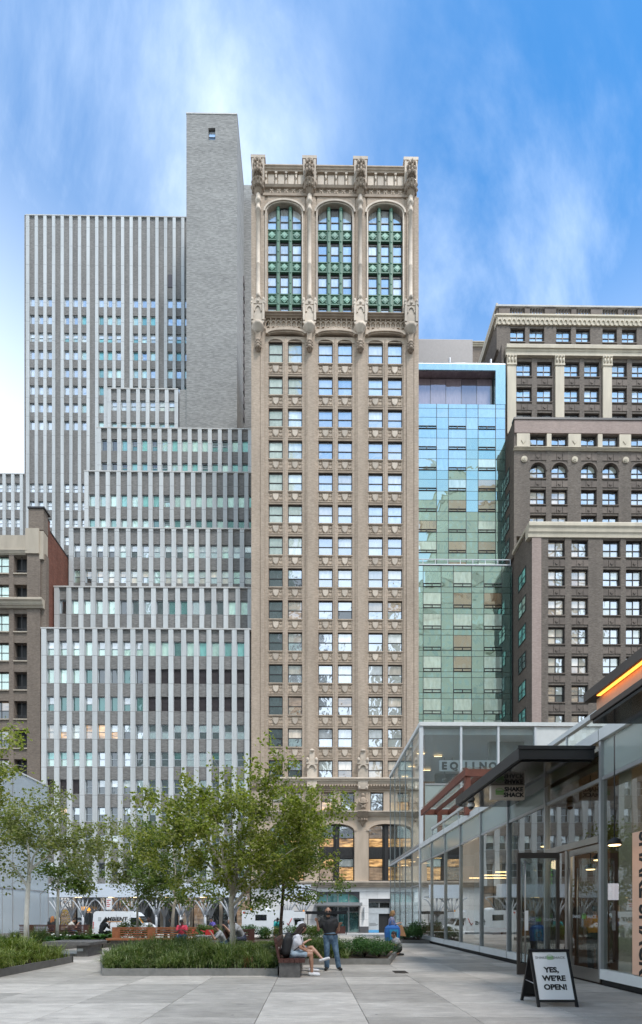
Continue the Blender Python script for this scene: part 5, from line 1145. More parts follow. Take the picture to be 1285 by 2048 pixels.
shop = thing('glass_shop_building', 'low glass fronted restaurant building with frosted upper panes along the right side', 'building', (XW, 16, 0))
my = [3.0, 5.4, 7.8, 10.2, 12.62, 15.04, 17.46, 19.85, 22.1, 24.6, YG0 - 0.06]
for i in range(len(my) - 1):
    y0, y1 = my[i] + 0.035, my[i + 1] - 0.035
    sheet(shop, 'upper_pane', 'spandrel_glass' if i != 3 else 'shop_glass', XW, y0, y1, ZTR + 0.04, ZF - 0.16)
    if i != 3: sheet(shop, 'glass_pane', 'shop_glass', XW, y0, y1, 0.34, ZTR - 0.04)
    else:
        sheet(shop, 'glass_pane', 'shop_glass', XW, y0, y1, 3.34, ZTR - 0.04)
    hbox(shop, 'mullion', 'steel', XW - 0.07, XW + 0.09, my[i] - 0.035, my[i] + 0.035, 0.12, ZF - 0.16)
    hbox(shop, 'transom', 'steel', XW - 0.035, XW + 0.07, y0, y1, ZTR - 0.04, ZTR + 0.04)
    if i != 3:
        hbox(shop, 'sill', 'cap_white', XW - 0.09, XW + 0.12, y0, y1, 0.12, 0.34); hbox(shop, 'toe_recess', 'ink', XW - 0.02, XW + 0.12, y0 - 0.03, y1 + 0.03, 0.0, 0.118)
hbox(shop, 'coping', 'cap_white', XW - 0.10, XW + 0.5, my[0], YG0 - 0.1, ZF - 0.15, ZF + 0.10); hbox(shop, 'gutter', 'steel', XW - 0.04, XW + 0.4, my[0], YG0 - 0.1, ZF + 0.101, ZF + 0.13)
for i in range(1, len(my) - 1): hbox(shop, 'coping_joint', 'ink_grey', XW - 0.103, XW - 0.1, my[i] - 0.008, my[i] + 0.008, ZF - 0.15, ZF + 0.10)
b = MB(); b.box(XW + 0.5, 24, my[0], YG0 - 0.1, ZF - 0.5, ZF - 0.02); b.build('roof', 'shop_ceiling', shop)
b = MB(); b.box(XW + 0.1, 24, my[0], YG1, -0.05, 0.1); b.build('shop_floor', 'shop_floor', shop)
b = MB(); b.box(11.8, 12, my[0], 14.6, 0.1, ZF - 0.5); b.build('back_wall', 'shop_brown', shop)
b = MB(); b.box(9.5, 9.7, 14.8, 26.5, 0.1, ZF - 0.5); b.build('curtain_wall', 'gym_grey', shop)
b = MB(); b.box(XW + 0.1, 12, 14.6, 14.75, 0.1, ZF - 0.5); b.build('cross_wall', 'shop_brown', shop)
b = MB(); b.box(XW + 0.1, 12, my[0] - 0.15, my[0], 0.1, ZF - 0.5); b.build('end_wall', 'shop_brown', shop)
for k in range(9): hbox(shop, 'wall_board', 'shop_brown', XW + 0.12, 8.2, 12.5, 12.58, 0.12 + k * 0.36, 0.47 + k * 0.36)
hbox(shop, 'column', 'shop_cream', 6.72, 7.0, 9.55, 9.95, 0.1, ZF - 0.5); hbox(shop, 'column', 'shop_cream', 6.75, 7.0, 15.2, 15.5, 0.1, ZF - 0.5)
for k in range(8): hbox(shop, 'curtain', 'gym_grey', 9.2, 9.35, 15 + k * 1.4, 15.9 + k * 1.4, 0.4, 4.4)
hbox(shop, 'counter', 'dark_timber', 9.4, 10.2, 5, 11.5, 0.1, 1.1); hbox(shop, 'counter', 'bench_timber', 8.9, 9.4, 16, 24, 0.1, 0.9)
x, z = W(1258, 1784, 12.1)
for k in (-1, 0, 1):
    hbox(shop, 'menu_screen', 'menu_screen', x - 0.22 + k * 0.46, x + 0.22 + k * 0.46, 12.1, 12.14, z - 0.22, z + 0.22); hbox(shop, 'screen_head', 'ink', x - 0.22 + k * 0.46, x + 0.22 + k * 0.46, 12.09, 12.14, z + 0.221, z + 0.29)
for i, (px_, py_, Y) in enumerate(((1198, 1720, 11.0), (1182, 1739, 11.6), (1261, 1708, 9.8), (1264, 1740, 10.6), (1090, 1693, 13.6), (1230, 1690, 9.0))):
    x, z = W(px_, py_, Y); b = MB(); b.tube([(x, Y, z + 0.05), (x, Y, ZF - 0.5)], 0.012, 5); b.lathe((x, Y, z), [(0.13, 0), (0.10, 0.1), (0.03, 0.14)], 10); o = b.build('pendant_lamp', 'ink', shop)
    b = MB(); b.lathe((x, Y, z - 0.02), [(0.09, 0), (0.11, 0.018)], 10); b.build('bulb', 'lamp_warm', o)
for y in (16.5, 18, 19.5, 21):
    hbox(shop, 'strip_light', 'lamp_warm', 7.3, 9.0, y, y + 0.07, 3.2, 3.24)
l = bpy.data.lights.new('shop_fill', 'POINT'); l.energy = 24; l.color = (1, 0.72, 0.45); l.shadow_soft_size = 0.3  # fill lights without fittings, added to brighten the interior
for xx, yy in ((8.4, 7.6), (8.2, 10.8), (8.2, 17.5), (8.0, 22.5)):
    lo = bpy.data.objects.new('shop_fill', l); COL.objects.link(lo); lo.location = (xx, yy, 3.4); lo.parent = shop; lo.location = (xx - XW, yy - 16, 3.4)
for k in range(16): hbox(shop, 'timber_slat', 'bench_timber', 11.7, 11.78, my[0] + 0.2 + k * 0.7, my[0] + 0.75 + k * 0.7, 0.2, 4.6)
for k in range(3): hbox(shop, 'added_glow_strip', 'lamp_warm', 11.5, 11.56, 4 + k * 3.4, 6.6 + k * 3.4, 2.5, 2.54)  # glowing strips added to warm the dark interior, not on any shelf
# doors
hbox(shop, 'door_head', 'brushed_steel', XW - 0.09, XW + 0.12, 10.24, 12.58, 3.17, 3.32)
hbox(shop, 'door_post', 'brushed_steel', XW - 0.07, XW + 0.09, 11.52, 11.60, 0.0, 3.17)
dl = MB(); dl.box(XW - 0.03, XW + 0.03, 10.26, 10.33, 0.02, 3.15); dl.box(XW - 0.03, XW + 0.03, 11.42, 11.5, 0.02, 3.15); dl.box(XW - 0.03, XW + 0.03, 10.33, 11.42, 3.0, 3.15); dl.box(XW - 0.03, XW + 0.03, 10.33, 11.42, 0.02, 0.30)
o = dl.build('door', 'brushed_steel', shop); sheet(o, 'door_glass', 'shop_glass', XW - 0.005, 10.33, 11.42, 0.30, 3.0)
b = MB()
for x in (XW - 0.10, XW + 0.10): b.tube([(x, 11.35, 0.5), (x, 11.35, 2.7)], 0.018, 8)
b.build('door_handle', 'brushed_steel', o)
sheet(shop, 'side_light', 'shop_glass', XW, 11.62, 12.58, 0.05, 3.15)
DY = 11.62; dx0, dx1 = XX(1035, DY), XX(1119, DY)
dl = MB(); dl.box(dx0, dx0 + 0.075, DY - 0.03, DY + 0.03, 0.03, 3.12); dl.box(dx1 - 0.075, dx1, DY - 0.03, DY + 0.03, 0.03, 3.12); dl.box(dx0 + 0.075, dx1 - 0.075, DY - 0.03, DY + 0.03, 2.98, 3.12); dl.box(dx0 + 0.075, dx1 - 0.075, DY - 0.03, DY + 0.03, 0.03, 0.32)
o = dl.build('open_door', 'bronze_metal', shop); fsheet(o, 'door_glass', 'shop_glass', DY - 0.005, dx0 + 0.075, dx1 - 0.075, 0.32, 2.98)
b = MB()
for yy in (DY - 0.1, DY + 0.1):
    b.tube([(dx0 + 0.16, yy, 0.35), (dx0 + 0.16, yy, 2.9)], 0.018, 8)
    for zz in (0.45, 1.6, 2.8): b.tube([(dx0 + 0.16, DY, zz), (dx0 + 0.16, yy, zz)], 0.012, 6)
b.build('door_handle', 'brushed_steel', o)
fsheet(o, 'notice', 'sheet_white', DY - 0.14, dx0 + 0.13, dx0 + 0.22, 1.15, 1.65, 0.006)
def burger(mb, x, z, w, y0, y1, plane='y', m=0):
    """bun and fillings mark; plane y faces the viewer"""
    n = 12; h = w * 0.9
    def pr(pts): mb.prism(pts, y0, y1, plane, m)
    top = [(x + w / 2 * cos(pi * i / n), z + h * 0.16 + h * 0.36 * sin(pi * i / n)) for i in range(n + 1)]; inn = [(x + w * 0.41 * cos(pi * i / n), z + h * 0.21 + h * 0.26 * sin(pi * i / n)) for i in range(n + 1)]
    for i in range(n): pr([top[i], top[i + 1], inn[i + 1], inn[i]])
    pr([(x - w / 2, z + h * 0.15), (x + w / 2, z + h * 0.15), (x + w / 2, z + h * 0.21), (x - w / 2, z + h * 0.21)])
    for k in range(3): zz = z + h * (0.02 - 0.16 * k); pr([(x - w * 0.48, zz), (x + w * 0.48, zz), (x + w * 0.48, zz + h * 0.09), (x - w * 0.48, zz + h * 0.09)])
def decal(par, x, y, z, sc_, mat, mirror=True):
    k = -1 if mirror else 1
    for s_, q in (('SHAKE', -1), ('SHACK', 1)):
        me = text_mesh(s_, 0.13 * sc_, mat, ext=0.001); 
        for v_ in me.vertices: v_.co.x *= k
        if k < 0: me.flip_normals()
        place('decal', me, (x + q * k * 0.33 * sc_, y, z), par, (pi / 2, 0, 0))
    b_ = MB(); burger(b_, x, z, 0.17 * sc_, y - 0.001, y + 0.001); b_.build('decal', 'shack_green', par)
decal(o, (dx0 + dx1) / 2, DY - 0.02, 1.42, 0.85, 'grey_sign')
for q, s_ in ((-0.30, 'SHAKE'), (0.30, 'SHACK')):
    place('decal', text_mesh(s_, 0.115, 'grey_sign', ext=0.001), (XW - 0.02, 10.88 - q, 1.50), shop, (pi / 2, 0, -pi / 2))
b_ = MB(); burger(b_, 10.88, 1.5, 0.16, XW - 0.02, XW - 0.018, 'x'); b_.build('decal', 'shack_green', shop)
hbox(shop, 'hours_plate', 'ink', 7.0, 7.32, 12.44, 12.49, 1.55, 1.75)
# neon mark inside the entrance
neon = MB(); nx, nz = W(1103, 1752, 13.1)
for k in range(4):
    zz = nz - 0.2 + k * 0.12; neon.tube([(nx - 0.2 + 0.4 * i / 12, 13.1, zz + (0.03 * sin(i * 1.6) if k < 3 else 0)) for i in range(13)], 0.014, 6)
neon.tube([(nx + 0.2 * cos(pi * i / 10), 13.1, nz + 0.16 + 0.16 * sin(pi * i / 10)) for i in range(11)], 0.014, 6)
tag(neon.build('neon_sign', 'neon_green'), 'green neon burger outline glowing inside the entrance beside the open door', 'sign')
# upright board with sideways lettering at the right edge
vb = thing('upright_sign', 'tall narrow peach board with black sideways lettering against the glass at right edge', 'sign', (XW + 0.15, 8.95, 0.34))
hbox(vb, 'board', 'sign_pink', XW - 0.10, XW - 0.06, 8.36, 9.12, 0.36, 3.18)
place('lettering', text_mesh('SHAKE SHACK', 0.50, 'ink', ext=0.003, bold=0.012, sx=0.86), (XW - 0.105, 8.76, 1.77), vb, Euler((0, 0, 0)).to_matrix().to_euler())
o = bpy.data.objects[[c.name for c in vb.children if c.name.startswith('lettering')][0]]
o.rotation_euler = Matrix(((0, 0, -1), (0, -1, 0), (-1, 0, 0))).to_euler()
# terrace guard and pergola on the roof
guard = thing('terrace_guard', 'glass balustrade with white top rail on the restaurant roof', 'railing', (XW + 0.5, 16, ZF + 0.1))
XGD = 7.0; zr0, zr1 = ZF + 0.12, 1.56 + 0.705 * XGD
for i in range(8):
    y0, y1 = 7.9 + i * 2.3, 7.9 + i * 2.3 + 2.26; sheet(guard, 'glass_panel', 'rail_glass', XGD, y0, y1, zr0, zr1 - 0.1); hbox(guard, 'post', 'white_metal', XGD - 0.02, XGD + 0.03, y1, y1 + 0.04, zr0, zr1 - 0.1)
hbox(guard, 'top_rail', 'cap_white', XGD - 0.06, XGD + 0.09, 7.9, 26.3, zr1 - 0.1, zr1 + 0.02)
pg = thing('timber_pergola', 'red brown timber pergola with glass roof on the restaurant terrace', 'pergola', (8.2, 24, ZF))
Yp0, Yp1 = 18.6, 25.6; xp0 = XX(876, Yp1); zp0 = ZZ(1594, Yp1, 876)
xa = XX(931, Yp0); ztop = ZZ(1540, Yp0, 931); xp1 = XX(1010, Yp0)
hbox(pg, 'post', 'pergola_timber', xp0, xp0 + 0.22, Yp1 - 0.1, Yp1 + 0.1, ZF, ztop - 0.3); hbox(pg, 'post', 'pergola_timber', xa - 0.02, xa + 0.19, Yp0 - 0.1, Yp0 + 0.1, ZF, ztop - 0.3)
hbox(pg, 'post', 'pergola_timber', xp1 + 1.5, xp1 + 1.7, Yp0 - 0.1, Yp0 + 0.1, ZF, ztop - 0.3); hbox(pg, 'post', 'pergola_timber', xp1 + 1.5, xp1 + 1.7, Yp1 - 0.1, Yp1 + 0.1, ZF, ztop - 0.3)
b = MB(); b.box(xa - 0.06, xa + 0.06, Yp0 - 0.2, Yp1 + 0.3, ztop - 0.3, ztop); b.build('beam', 'pergola_timber', pg)
b = MB(); b.box(xa + 0.061, xp1 + 1.8, Yp0 - 0.12, Yp0 + 0.0, ztop - 0.3, ztop - 0.003); b.build('beam', 'pergola_timber', pg); b = MB(); b.box(xa + 0.061, xp1 + 1.8, Yp1, Yp1 + 0.12, ztop - 0.3, ztop - 0.003); b.build('beam', 'pergola_timber', pg)
for k in range(4): hbox(pg, 'rafter', 'pergola_timber', xa + 0.7 + k * 0.75, xa + 0.79 + k * 0.75, Yp0 + 0.01, Yp1 - 0.01, ztop - 0.22, ztop - 0.01)
for k in range(3): hbox(pg, 'roof_glass', 'rail_glass', xa - 0.1, xp1 + 1.8, Yp0 - 0.2 + k * 2.4, Yp0 - 0.2 + k * 2.4 + 2.35, ztop + 0.05, ztop + 0.075)
# entrance canopy
can = thing('black_canopy', 'flat black metal canopy over the restaurant entrance', 'canopy', (5.6, 12.5, 5.04))
cy0, cy1, cx0 = 10.32, 14.8, 4.70
hbox(can, 'slab', 'black_metal', cx0, XW - 0.11, cy0, cy1, 5.06, 5.32); hbox(can, 'soffit', 'soffit_black', cx0 + 0.09, XW - 0.12, cy0 + 0.09, cy1 - 0.02, 5.02, 5.058)
hbox(can, 'front_lip', 'black_metal', cx0 - 0.02, XW - 0.10, cy0 - 0.02, cy0 - 0.002, 5.28, 5.36)
for k in (0.2, 0.8): hbox(can, 'bracket', 'black_metal', XW - 0.4, XW - 0.1, cy0 + (cy1 - cy0) * k, cy0 + (cy1 - cy0) * k + 0.06, 5.325, 5.6)
sg = thing('hanging_sign', 'beige box sign with green burger mark hanging under the black canopy', 'sign', (5.3, 12.3, 4.63))
Ys = 12.3; ax, az = W(983, 1599, Ys); bx_, bz_ = W(1050, 1571, Ys)
hbox(sg, 'box', 'sign_cream', ax, bx_, Ys, Ys + 0.12, az, bz_)
for x in (ax + 0.15, bx_ - 0.15): hbox(sg, 'hanger', 'black_metal', x - 0.015, x + 0.015, Ys + 0.04, Ys + 0.07, bz_, 5.03)
b = MB(); burger(b, ax + (bx_ - ax) * 0.255, (az + bz_) / 2 + 0.0, 0.23, Ys - 0.008, Ys + 0.002); b.build('burger_mark', 'shack_green', sg)
for k, c_ in enumerate(('SHAKE', 'SHACK')): text('lettering', c_, 0.16, 'ink', (ax + (bx_ - ax) * 0.675, Ys - 0.006, (az + bz_) / 2 + 0.075 - 0.15 * k), sg, bold=0.006, sx=1.05)
cdm = thing('dome_camera', 'white dome security camera hanging under the black canopy', 'camera', (W(943, 1600, 14.2)[0], 14.2, 4.85))
b = MB(); b.lathe((WL[cdm.name][0], 14.2, 4.88), [(0.10, 0), (0.12, 0.06), (0.08, 0.14), (0.03, 0.16)], 12); b.build('housing', 'white_paint', cdm); b = MB(); b.lathe((WL[cdm.name][0], 14.2, 4.80), [(0.02, 0), (0.07, 0.03), (0.09, 0.08)], 12); b.build('lens_dome', 'vehicle_glass', cdm)
# bronze lit canopy nearest the camera, upper right
bc = thing('bronze_canopy', 'bronze edged canopy with glowing orange cove at upper right edge', 'canopy', (5.6, 6, 5.0))
yb1 = 8.5; xb0 = XX(1168, yb1); zbt, zbb = ZZ(1388, yb1, 1168), ZZ(1406, yb1, 1168)
hbox(bc, 'roof_slab', 'bronze_metal', xb0, 7.6, 1.5, yb1, zbb, zbt)
xw_ = XX(1192, yb1 - 0.15); zl0 = 5.06
hbox(bc, 'cove_wall', 'copper_panel', xw_ + 0.02, xw_ + 0.12, 1.5, yb1 - 0.15, zl0 + 0.16, zbb - 0.003); hbox(bc, 'cove_light', 'cove_glow', xb0 + 0.06, xw_ - 0.005, 1.5, yb1 - 0.3, zbb - 0.012, zbb - 0.002)
xs_ = XX(1181, yb1 - 0.1); hbox(bc, 'lower_slab', 'bronze_metal', xs_, XW - 0.11, 1.5, yb1 - 0.1, zl0 + 0.06, zl0 + 0.158); hbox(bc, 'soffit', 'soffit_black', xs_ + 0.03, XW - 0.12, 1.5, yb1 - 0.13, zl0 - 0.01, zl0 + 0.058)
# frosted glass pavilion on the left
XP = -21.0; fp = thing('frosted_glass_building', 'pale frosted glass sided building behind the birch at left edge', 'building', (XP, 25, 0))
ZP = 11.85; yy = [15.0, 19.4, 23.8, 28.2, 32.6, 37.0]
for i in range(5):
    for z0, z1 in ((0.25, 3.33), (3.4, 7.5), (7.56, ZP - 0.12)): sheet(fp, 'glass_panel', 'frosted_glass', XP, yy[i] + 0.03, yy[i + 1] - 0.03, z0, z1)
    hbox(fp, 'mullion', 'steel', XP - 0.08, XP + 0.05, yy[i + 1] - 0.03, yy[i + 1] + 0.03, 0, ZP - 0.1)
    hbox(fp, 'mullion', 'steel', XP - 0.02, XP + 0.03, yy[i + 1] - 1.1, yy[i + 1] - 1.05, 0.2, 3.33)
for z in (3.33, 7.5): hbox(fp, 'transom', 'steel', XP - 0.06, XP + 0.05, 15, 37, z, z + 0.06)
hbox(fp, 'cap', 'cap_white', XP - 0.5, XP + 0.06, 15, 37.05, ZP - 0.11, ZP); hbox(fp, 'base', 'curb_granite', XP - 0.4, XP + 0.06, 15, 37.05, SZ, 0.25)
b = MB(); b.box(XP - 14, XP - 0.25, 15, 37, SZ, ZP - 0.12); b.build('core', 'gym_grey', fp)
# ------------------------------------------------------------------ sidewalk shed and street furniture across the road
shed = thing('sidewalk_shed', 'white sidewalk shed with pale blue fascia on branching columns across the street', 'scaffold', (-14, 50.5, SZ))
ys0, ys1, zs0, zs1 = 50.0, 53.3, ZZ(1795, 50, 300), ZZ(1768, 50, 300)
b = MB(); b.box(XX(92, 50), XX(486, 50), ys0, ys0 + 0.12, zs0, zs1); b.box(XX(560, 50), XX(622, 50), ys0, ys0 + 0.12, ZZ(1797, 50), ZZ(1770, 50)); b.build('fascia', 'hoarding', shed)
b = MB(); b.box(XX(92, 50), XX(486, 50), ys0 + 0.121, ys1, zs0 + 0.05, zs0 + 0.2); b.box(XX(560, 50), XX(622, 50), ys0 + 0.121, ys1, zs0 + 0.05, zs0 + 0.2); b.build('deck', 'white_metal', shed)
def tree_col():
    g = MB(); h = zs0 - SZ; sp = 1.55; g.tube([(0, 0, 0), (0, 0, h * 0.52)], 0.13, 8)
    for sx in (-1, 1): g.tube([(sx * 0.05, 0, h * 0.48), (sx * sp * 0.25, 0, h * 0.68), (sx * sp * 0.62, 0, h * 0.88), (sx * sp, 0, h)], [0.12, 0.10, 0.08, 0.07], 8)
    g.tube([(0, 0, h * 0.5), (0, 0, h)], 0.07, 8)
    for sx in (-1, 1): g.tube([(0, 0, h * 0.5), (sx * 0.3, 0, h * 0.75), (sx * 0.62, 0, h)], [0.08, 0.07, 0.05], 6)
    return g.mesh('column', 'shed_white')
tcm = tree_col()
for k in range(8):
    for yy_ in (50.2, 53.0):
        x = XX(115, 50) + k * 2.65
        if x < XX(485, 50): place('column', tcm, (x, yy_, SZ), shed)
for px_ in (575, 606): place('column', tcm, (XX(px_, 50.2), 50.2, SZ), shed)
for px_ in (150, 215, 260, 330, 400): hbox(shed, 'shed_light', 'lamp_warm', XX(px_, 50.6), XX(px_, 50.6) + 0.7, 50.6, 50.68, zs0 - 0.02, zs0 + 0.04)
ss = thing('parking_sign', 'white notice panel with red print on a post beneath the sidewalk shed', 'sign', (XX(218, 49.5), 49.5, SZ))
hbox(ss, 'post', 'steel', XX(212, 49.5), XX(212, 49.5) + 0.07, 49.5, 49.57, SZ, ZZ(1796, 49.5)); hbox(ss, 'panel', 'sheet_white', XX(213, 49.5), XX(224, 49.5), 49.45, 49.49, ZZ(1820, 49.5), ZZ(1797, 49.5))
for k, q in enumerate((0.9, 0.5, 0.75, 0.6)): hbox(ss, 'print', 'red_paint', XX(214, 49.5), XX(214, 49.5) + 0.5 * q, 49.445, 49.45, ZZ(1802 + k * 4, 49.5), ZZ(1800.4 + k * 4, 49.5))
din = thing('dining_shelter', 'black flat roofed outdoor dining shelter at the kerb behind the standing man', 'shelter', (0.5, 50.6, SZ))
hbox(din, 'roof', 'black_metal', XX(575, 50), XX(694, 50), 49.6, 52, ZZ(1829, 50), ZZ(1823, 50))
for px_ in (577, 615, 655, 692):
    for y in (49.7, 51.9): hbox(din, 'post', 'black_metal', XX(px_, 50), XX(px_, 50) + 0.08, y, y + 0.08, SZ, ZZ(1829, 50))
for px_ in (580, 618, 658): hbox(din, 'rail_panel', 'dark_timber', XX(px_, 50), XX(px_ + 33, 50), 49.72, 49.78, SZ + 0.1, SZ + 0.9)
# ------------------------------------------------------------------ planters
def kerb_run(par, pts, h=0.18, w=0.09, mat='curb_granite', seg=1.9, closed=True):
    """granite kerb stones set along a polygon; each stone its own piece"""
    n = len(pts)
    for i in range(n if closed else n - 1):
        a, c = Vector(pts[i]), Vector(pts[(i + 1) % n]); ln = (c - a).length; k = max(1, round(ln / seg)); dv = (c - a) / k; q = math.atan2(dv.y, dv.x)
        for j in range(k):
            p = a + dv * j; L_ = dv.length - 0.006
            def mk():
                b = MB(); b.box(0, L_, 0, w, -0.02, h - 0.006); b.box(0.004, L_ - 0.004, 0.004, w - 0.004, h - 0.006, h); return b.mesh('kerb_stone', mat)
            place('kerb_stone', cached(('kb', round(L_, 3), h, w, mat), mk), (p.x, p.y, 0), par, (0, 0, q))
def inside(p, poly):
    r = False; n = len(poly)
    for i in range(n):
        (x1, y1), (x2, y2) = poly[i], poly[(i + 1) % n]
        if (y1 > p[1]) != (y2 > p[1]) and p[0] < (x2 - x1) * (p[1] - y1) / (y2 - y1) + x1: r = not r
    return r
def edge_dist(p, poly):
    d = 1e9; P = Vector(p)
    for i in range(len(poly)):
        a, c = Vector(poly[i]), Vector(poly[(i + 1) % len(poly)]); t_ = max(0, min(1, (P - a).dot(c - a) / (c - a).length_squared)); d = min(d, (a + (c - a) * t_ - P).length)
    return d
def mound(p, poly, rise): return 0.12 + rise * min(1, edge_dist(p, poly) / 0.9)
def planter(label, poly, rise=0.22, mat='curb_granite', h=0.18):
    t_ = thing('planter', label, 'planter', (*poly[0], 0)); kerb_run(t_, poly, h, 0.09, mat)
    b = MB(); xs_ = [p[0] for p in poly]; ys_ = [p[1] for p in poly]; cxm, cym = sum(xs_) / len(xs_), sum(ys_) / len(ys_)
    rings = []
    for s_ in (0.99, 0.85, 0.6, 0.3):
        rings.append([(cxm + (x - cxm) * s_, cym + (y - cym) * s_, 0) for x, y in poly])
    vs_ = [(x, y, mound((x, y), poly, rise) - 0.02) for r in rings for x, y, _ in r]; n = len(poly)
    fs = [(r * n + i, r * n + (i + 1) % n, (r + 1) * n + (i + 1) % n, (r + 1) * n + i) for r in range(3) for i in range(n)] + [tuple(range(3 * n, 4 * n))]
    b.add(vs_, fs, 0, True); b.build('soil', 'soil', t_); return t_
def blades(mb, x, y, z, n, ln, wd, spread=0.05, droop=0.75, rng=random):
    for _ in range(n):
        a = rng.uniform(0, 2 * pi); L_ = ln * rng.uniform(0.65, 1.2); out_ = rng.uniform(0.25, 1.0) * droop; bx, by = x + rng.gauss(0, spread), y + rng.gauss(0, spread)
        dx, dy = cos(a), sin(a); w = wd * rng.uniform(0.7, 1.2); px_, py_ = -dy * w, dx * w; vs_ = []
        for k in range(4):
            s_ = k / 3; r = L_ * out_ * (s_ ** 1.5); h = L_ * (s_ * (1.15 - 0.15 * out_) - 0.62 * out_ * s_ * s_ * s_); ww = (1 - s_ ** 2 * 0.95)
            cx2, cy2 = bx + dx * r, by + dy * r; vs_ += [(cx2 - px_ * ww, cy2 - py_ * ww, z + h), (cx2 + px_ * ww, cy2 + py_ * ww, z + h)]
        mb.add(vs_, [(0, 1, 3, 2), (2, 3, 5, 4), (4, 5, 7, 6)], 0, True)
def raw(mb, name, mats, parent=None):
    """foliage: skip the normal fix-up"""
    me = bpy.data.meshes.new(name); o0 = WL.get(parent.name, (0, 0, 0)) if parent else (0, 0, 0)
    me.from_pydata([(a - o0[0], b_ - o0[1], c - o0[2]) for a, b_, c in mb.v], [], mb.f)
    for q in (mats if isinstance(mats, (list, tuple)) else [mats]): me.materials.append(M[q])
    me.polygons.foreach_set('material_index', mb.m); me.polygons.foreach_set('use_smooth', mb.sm); me.update(); return place(name, me, o0, parent)
def grass(label, poly, region, n, ln, wd, mat, rise, seed, droop=0.75, name='border_grass'):
    """tussocks: n crowns, each a fountain of arching blades, over a thin undergrowth"""
    rng = random.Random(seed); b = MB(); xs_ = [p[0] for p in region]; ys_ = [p[1] for p in region]; c = 0; tus = max(8, n // 7)
    while c < n:
        p = (rng.uniform(min(xs_), max(xs_)), rng.uniform(min(ys_), max(ys_)))
        if not inside(p, region): continue
        e = edge_dist(p, poly)
        if e < 0.10: continue
        z = mound(p, poly, rise) - 0.02; hv = 0.78 + 0.30 * sin(p[0] * 1.9 + seed) * cos(p[1] * 2.3) + 0.16 * sin(p[0] * 5.1 + p[1] * 3.7)
        if c < tus: blades(b, p[0], p[1], z, 34, ln * hv * rng.uniform(0.8, 1.35), wd * rng.uniform(0.9, 1.3), 0.03, droop * rng.uniform(0.8, 1.15), rng)
        else: blades(b, p[0], p[1], z, 5, ln * hv * 0.72, wd, 0.05, droop, rng)
        c += 1
    return tag(raw(b, name, mat), label, 'grass', None, 'stuff')
def leaf(mb, p, size, rng, flat=0.5, asp=0.62, m=0):
    """one pointed leaf, folded along its rib"""
    d_ = Vector((rng.gauss(0, 1), rng.gauss(0, 1), rng.gauss(-0.35, 0.6))).normalized(); s_ = d_.cross(Vector((rng.gauss(0, 1), rng.gauss(0, 1), rng.gauss(0, 1) + flat * 2))).normalized(); nrm = d_.cross(s_)
    L_ = size * rng.uniform(0.5, 1.35); w = L_ * asp * 0.5; p = Vector(p)
    mb.add([p, p + d_ * L_ * 0.45 + s_ * w + nrm * w * 0.25, p + d_ * L_, p + d_ * L_ * 0.45 - s_ * w + nrm * w * 0.25], [(0, 1, 2), (0, 2, 3)], m)
def shrub(name, label, cat, at, r, h, n, size, mat, seed, group=None, asp=0.6, lobes=5, stem='dark_bark'):
    rng = random.Random(seed); t_ = thing(name, label, cat, (at[0], at[1], at[2]), group); b = MB(); w = MB(); lob = []
    for k in range(lobes):
        a = rng.uniform(0, 2 * pi); q = rng.uniform(0.2, 0.75) * r; lob.append((at[0] + q * cos(a), at[1] + q * sin(a), at[2] + h * rng.uniform(0.35, 0.75), r * rng.uniform(0.35, 0.6), h * rng.uniform(0.25, 0.4)))
        w.tube([at, (at[0] + q * cos(a) * 0.6, at[1] + q * sin(a) * 0.6, at[2] + h * 0.3), lob[-1][:3]], [0.02, 0.013, 0.006], 5)
    for i in range(n):
        l_ = rng.choice(lob); v_ = Vector((rng.gauss(0, 1), rng.gauss(0, 1), rng.gauss(0, 1))).normalized() * (rng.random() ** 0.45)
        z = l_[2] + v_.z * l_[4]
        if z < at[2] - 0.05: z = at[2] + rng.random() * 0.1
        leaf(b, (l_[0] + v_.x * l_[3], l_[1] + v_.y * l_[3], z), size, rng, 0.8, asp)
    raw(b, 'foliage', mat, t_); w.build('stems', stem, t_); return t_
def fern(label, at, r, n, mat, seed, name='fern', group=None, cat='fern'):
    """arching fronds with paired leaflets"""
    rng = random.Random(seed); t_ = thing(name, label, cat, at, group); b = MB()
    for k in range(n):
        a = rng.uniform(0, 2 * pi); L_ = r * rng.uniform(0.7, 1.15); dx, dy = cos(a), sin(a)
        for i in range(1, 15):
            s_ = i / 14; x, y, z = at[0] + dx * L_ * s_, at[1] + dy * L_ * s_, at[2] + L_ * (1.05 * s_ - 0.85 * s_ * s_); lw = L_ * 0.26 * sin(pi * min(1, s_ * 0.9 + 0.1)) + 0.012
            for q in (-1, 1): ex, ey = -dy * q, dx * q; b.add([(x - dx * 0.012, y - dy * 0.012, z), (x + dx * 0.016, y + dy * 0.016, z), (x + ex * lw + dx * 0.03, y + ey * lw + dy * 0.03, z - lw * 0.3)], [(0, 1, 2)])
    raw(b, 'fronds', mat, t_); return t_
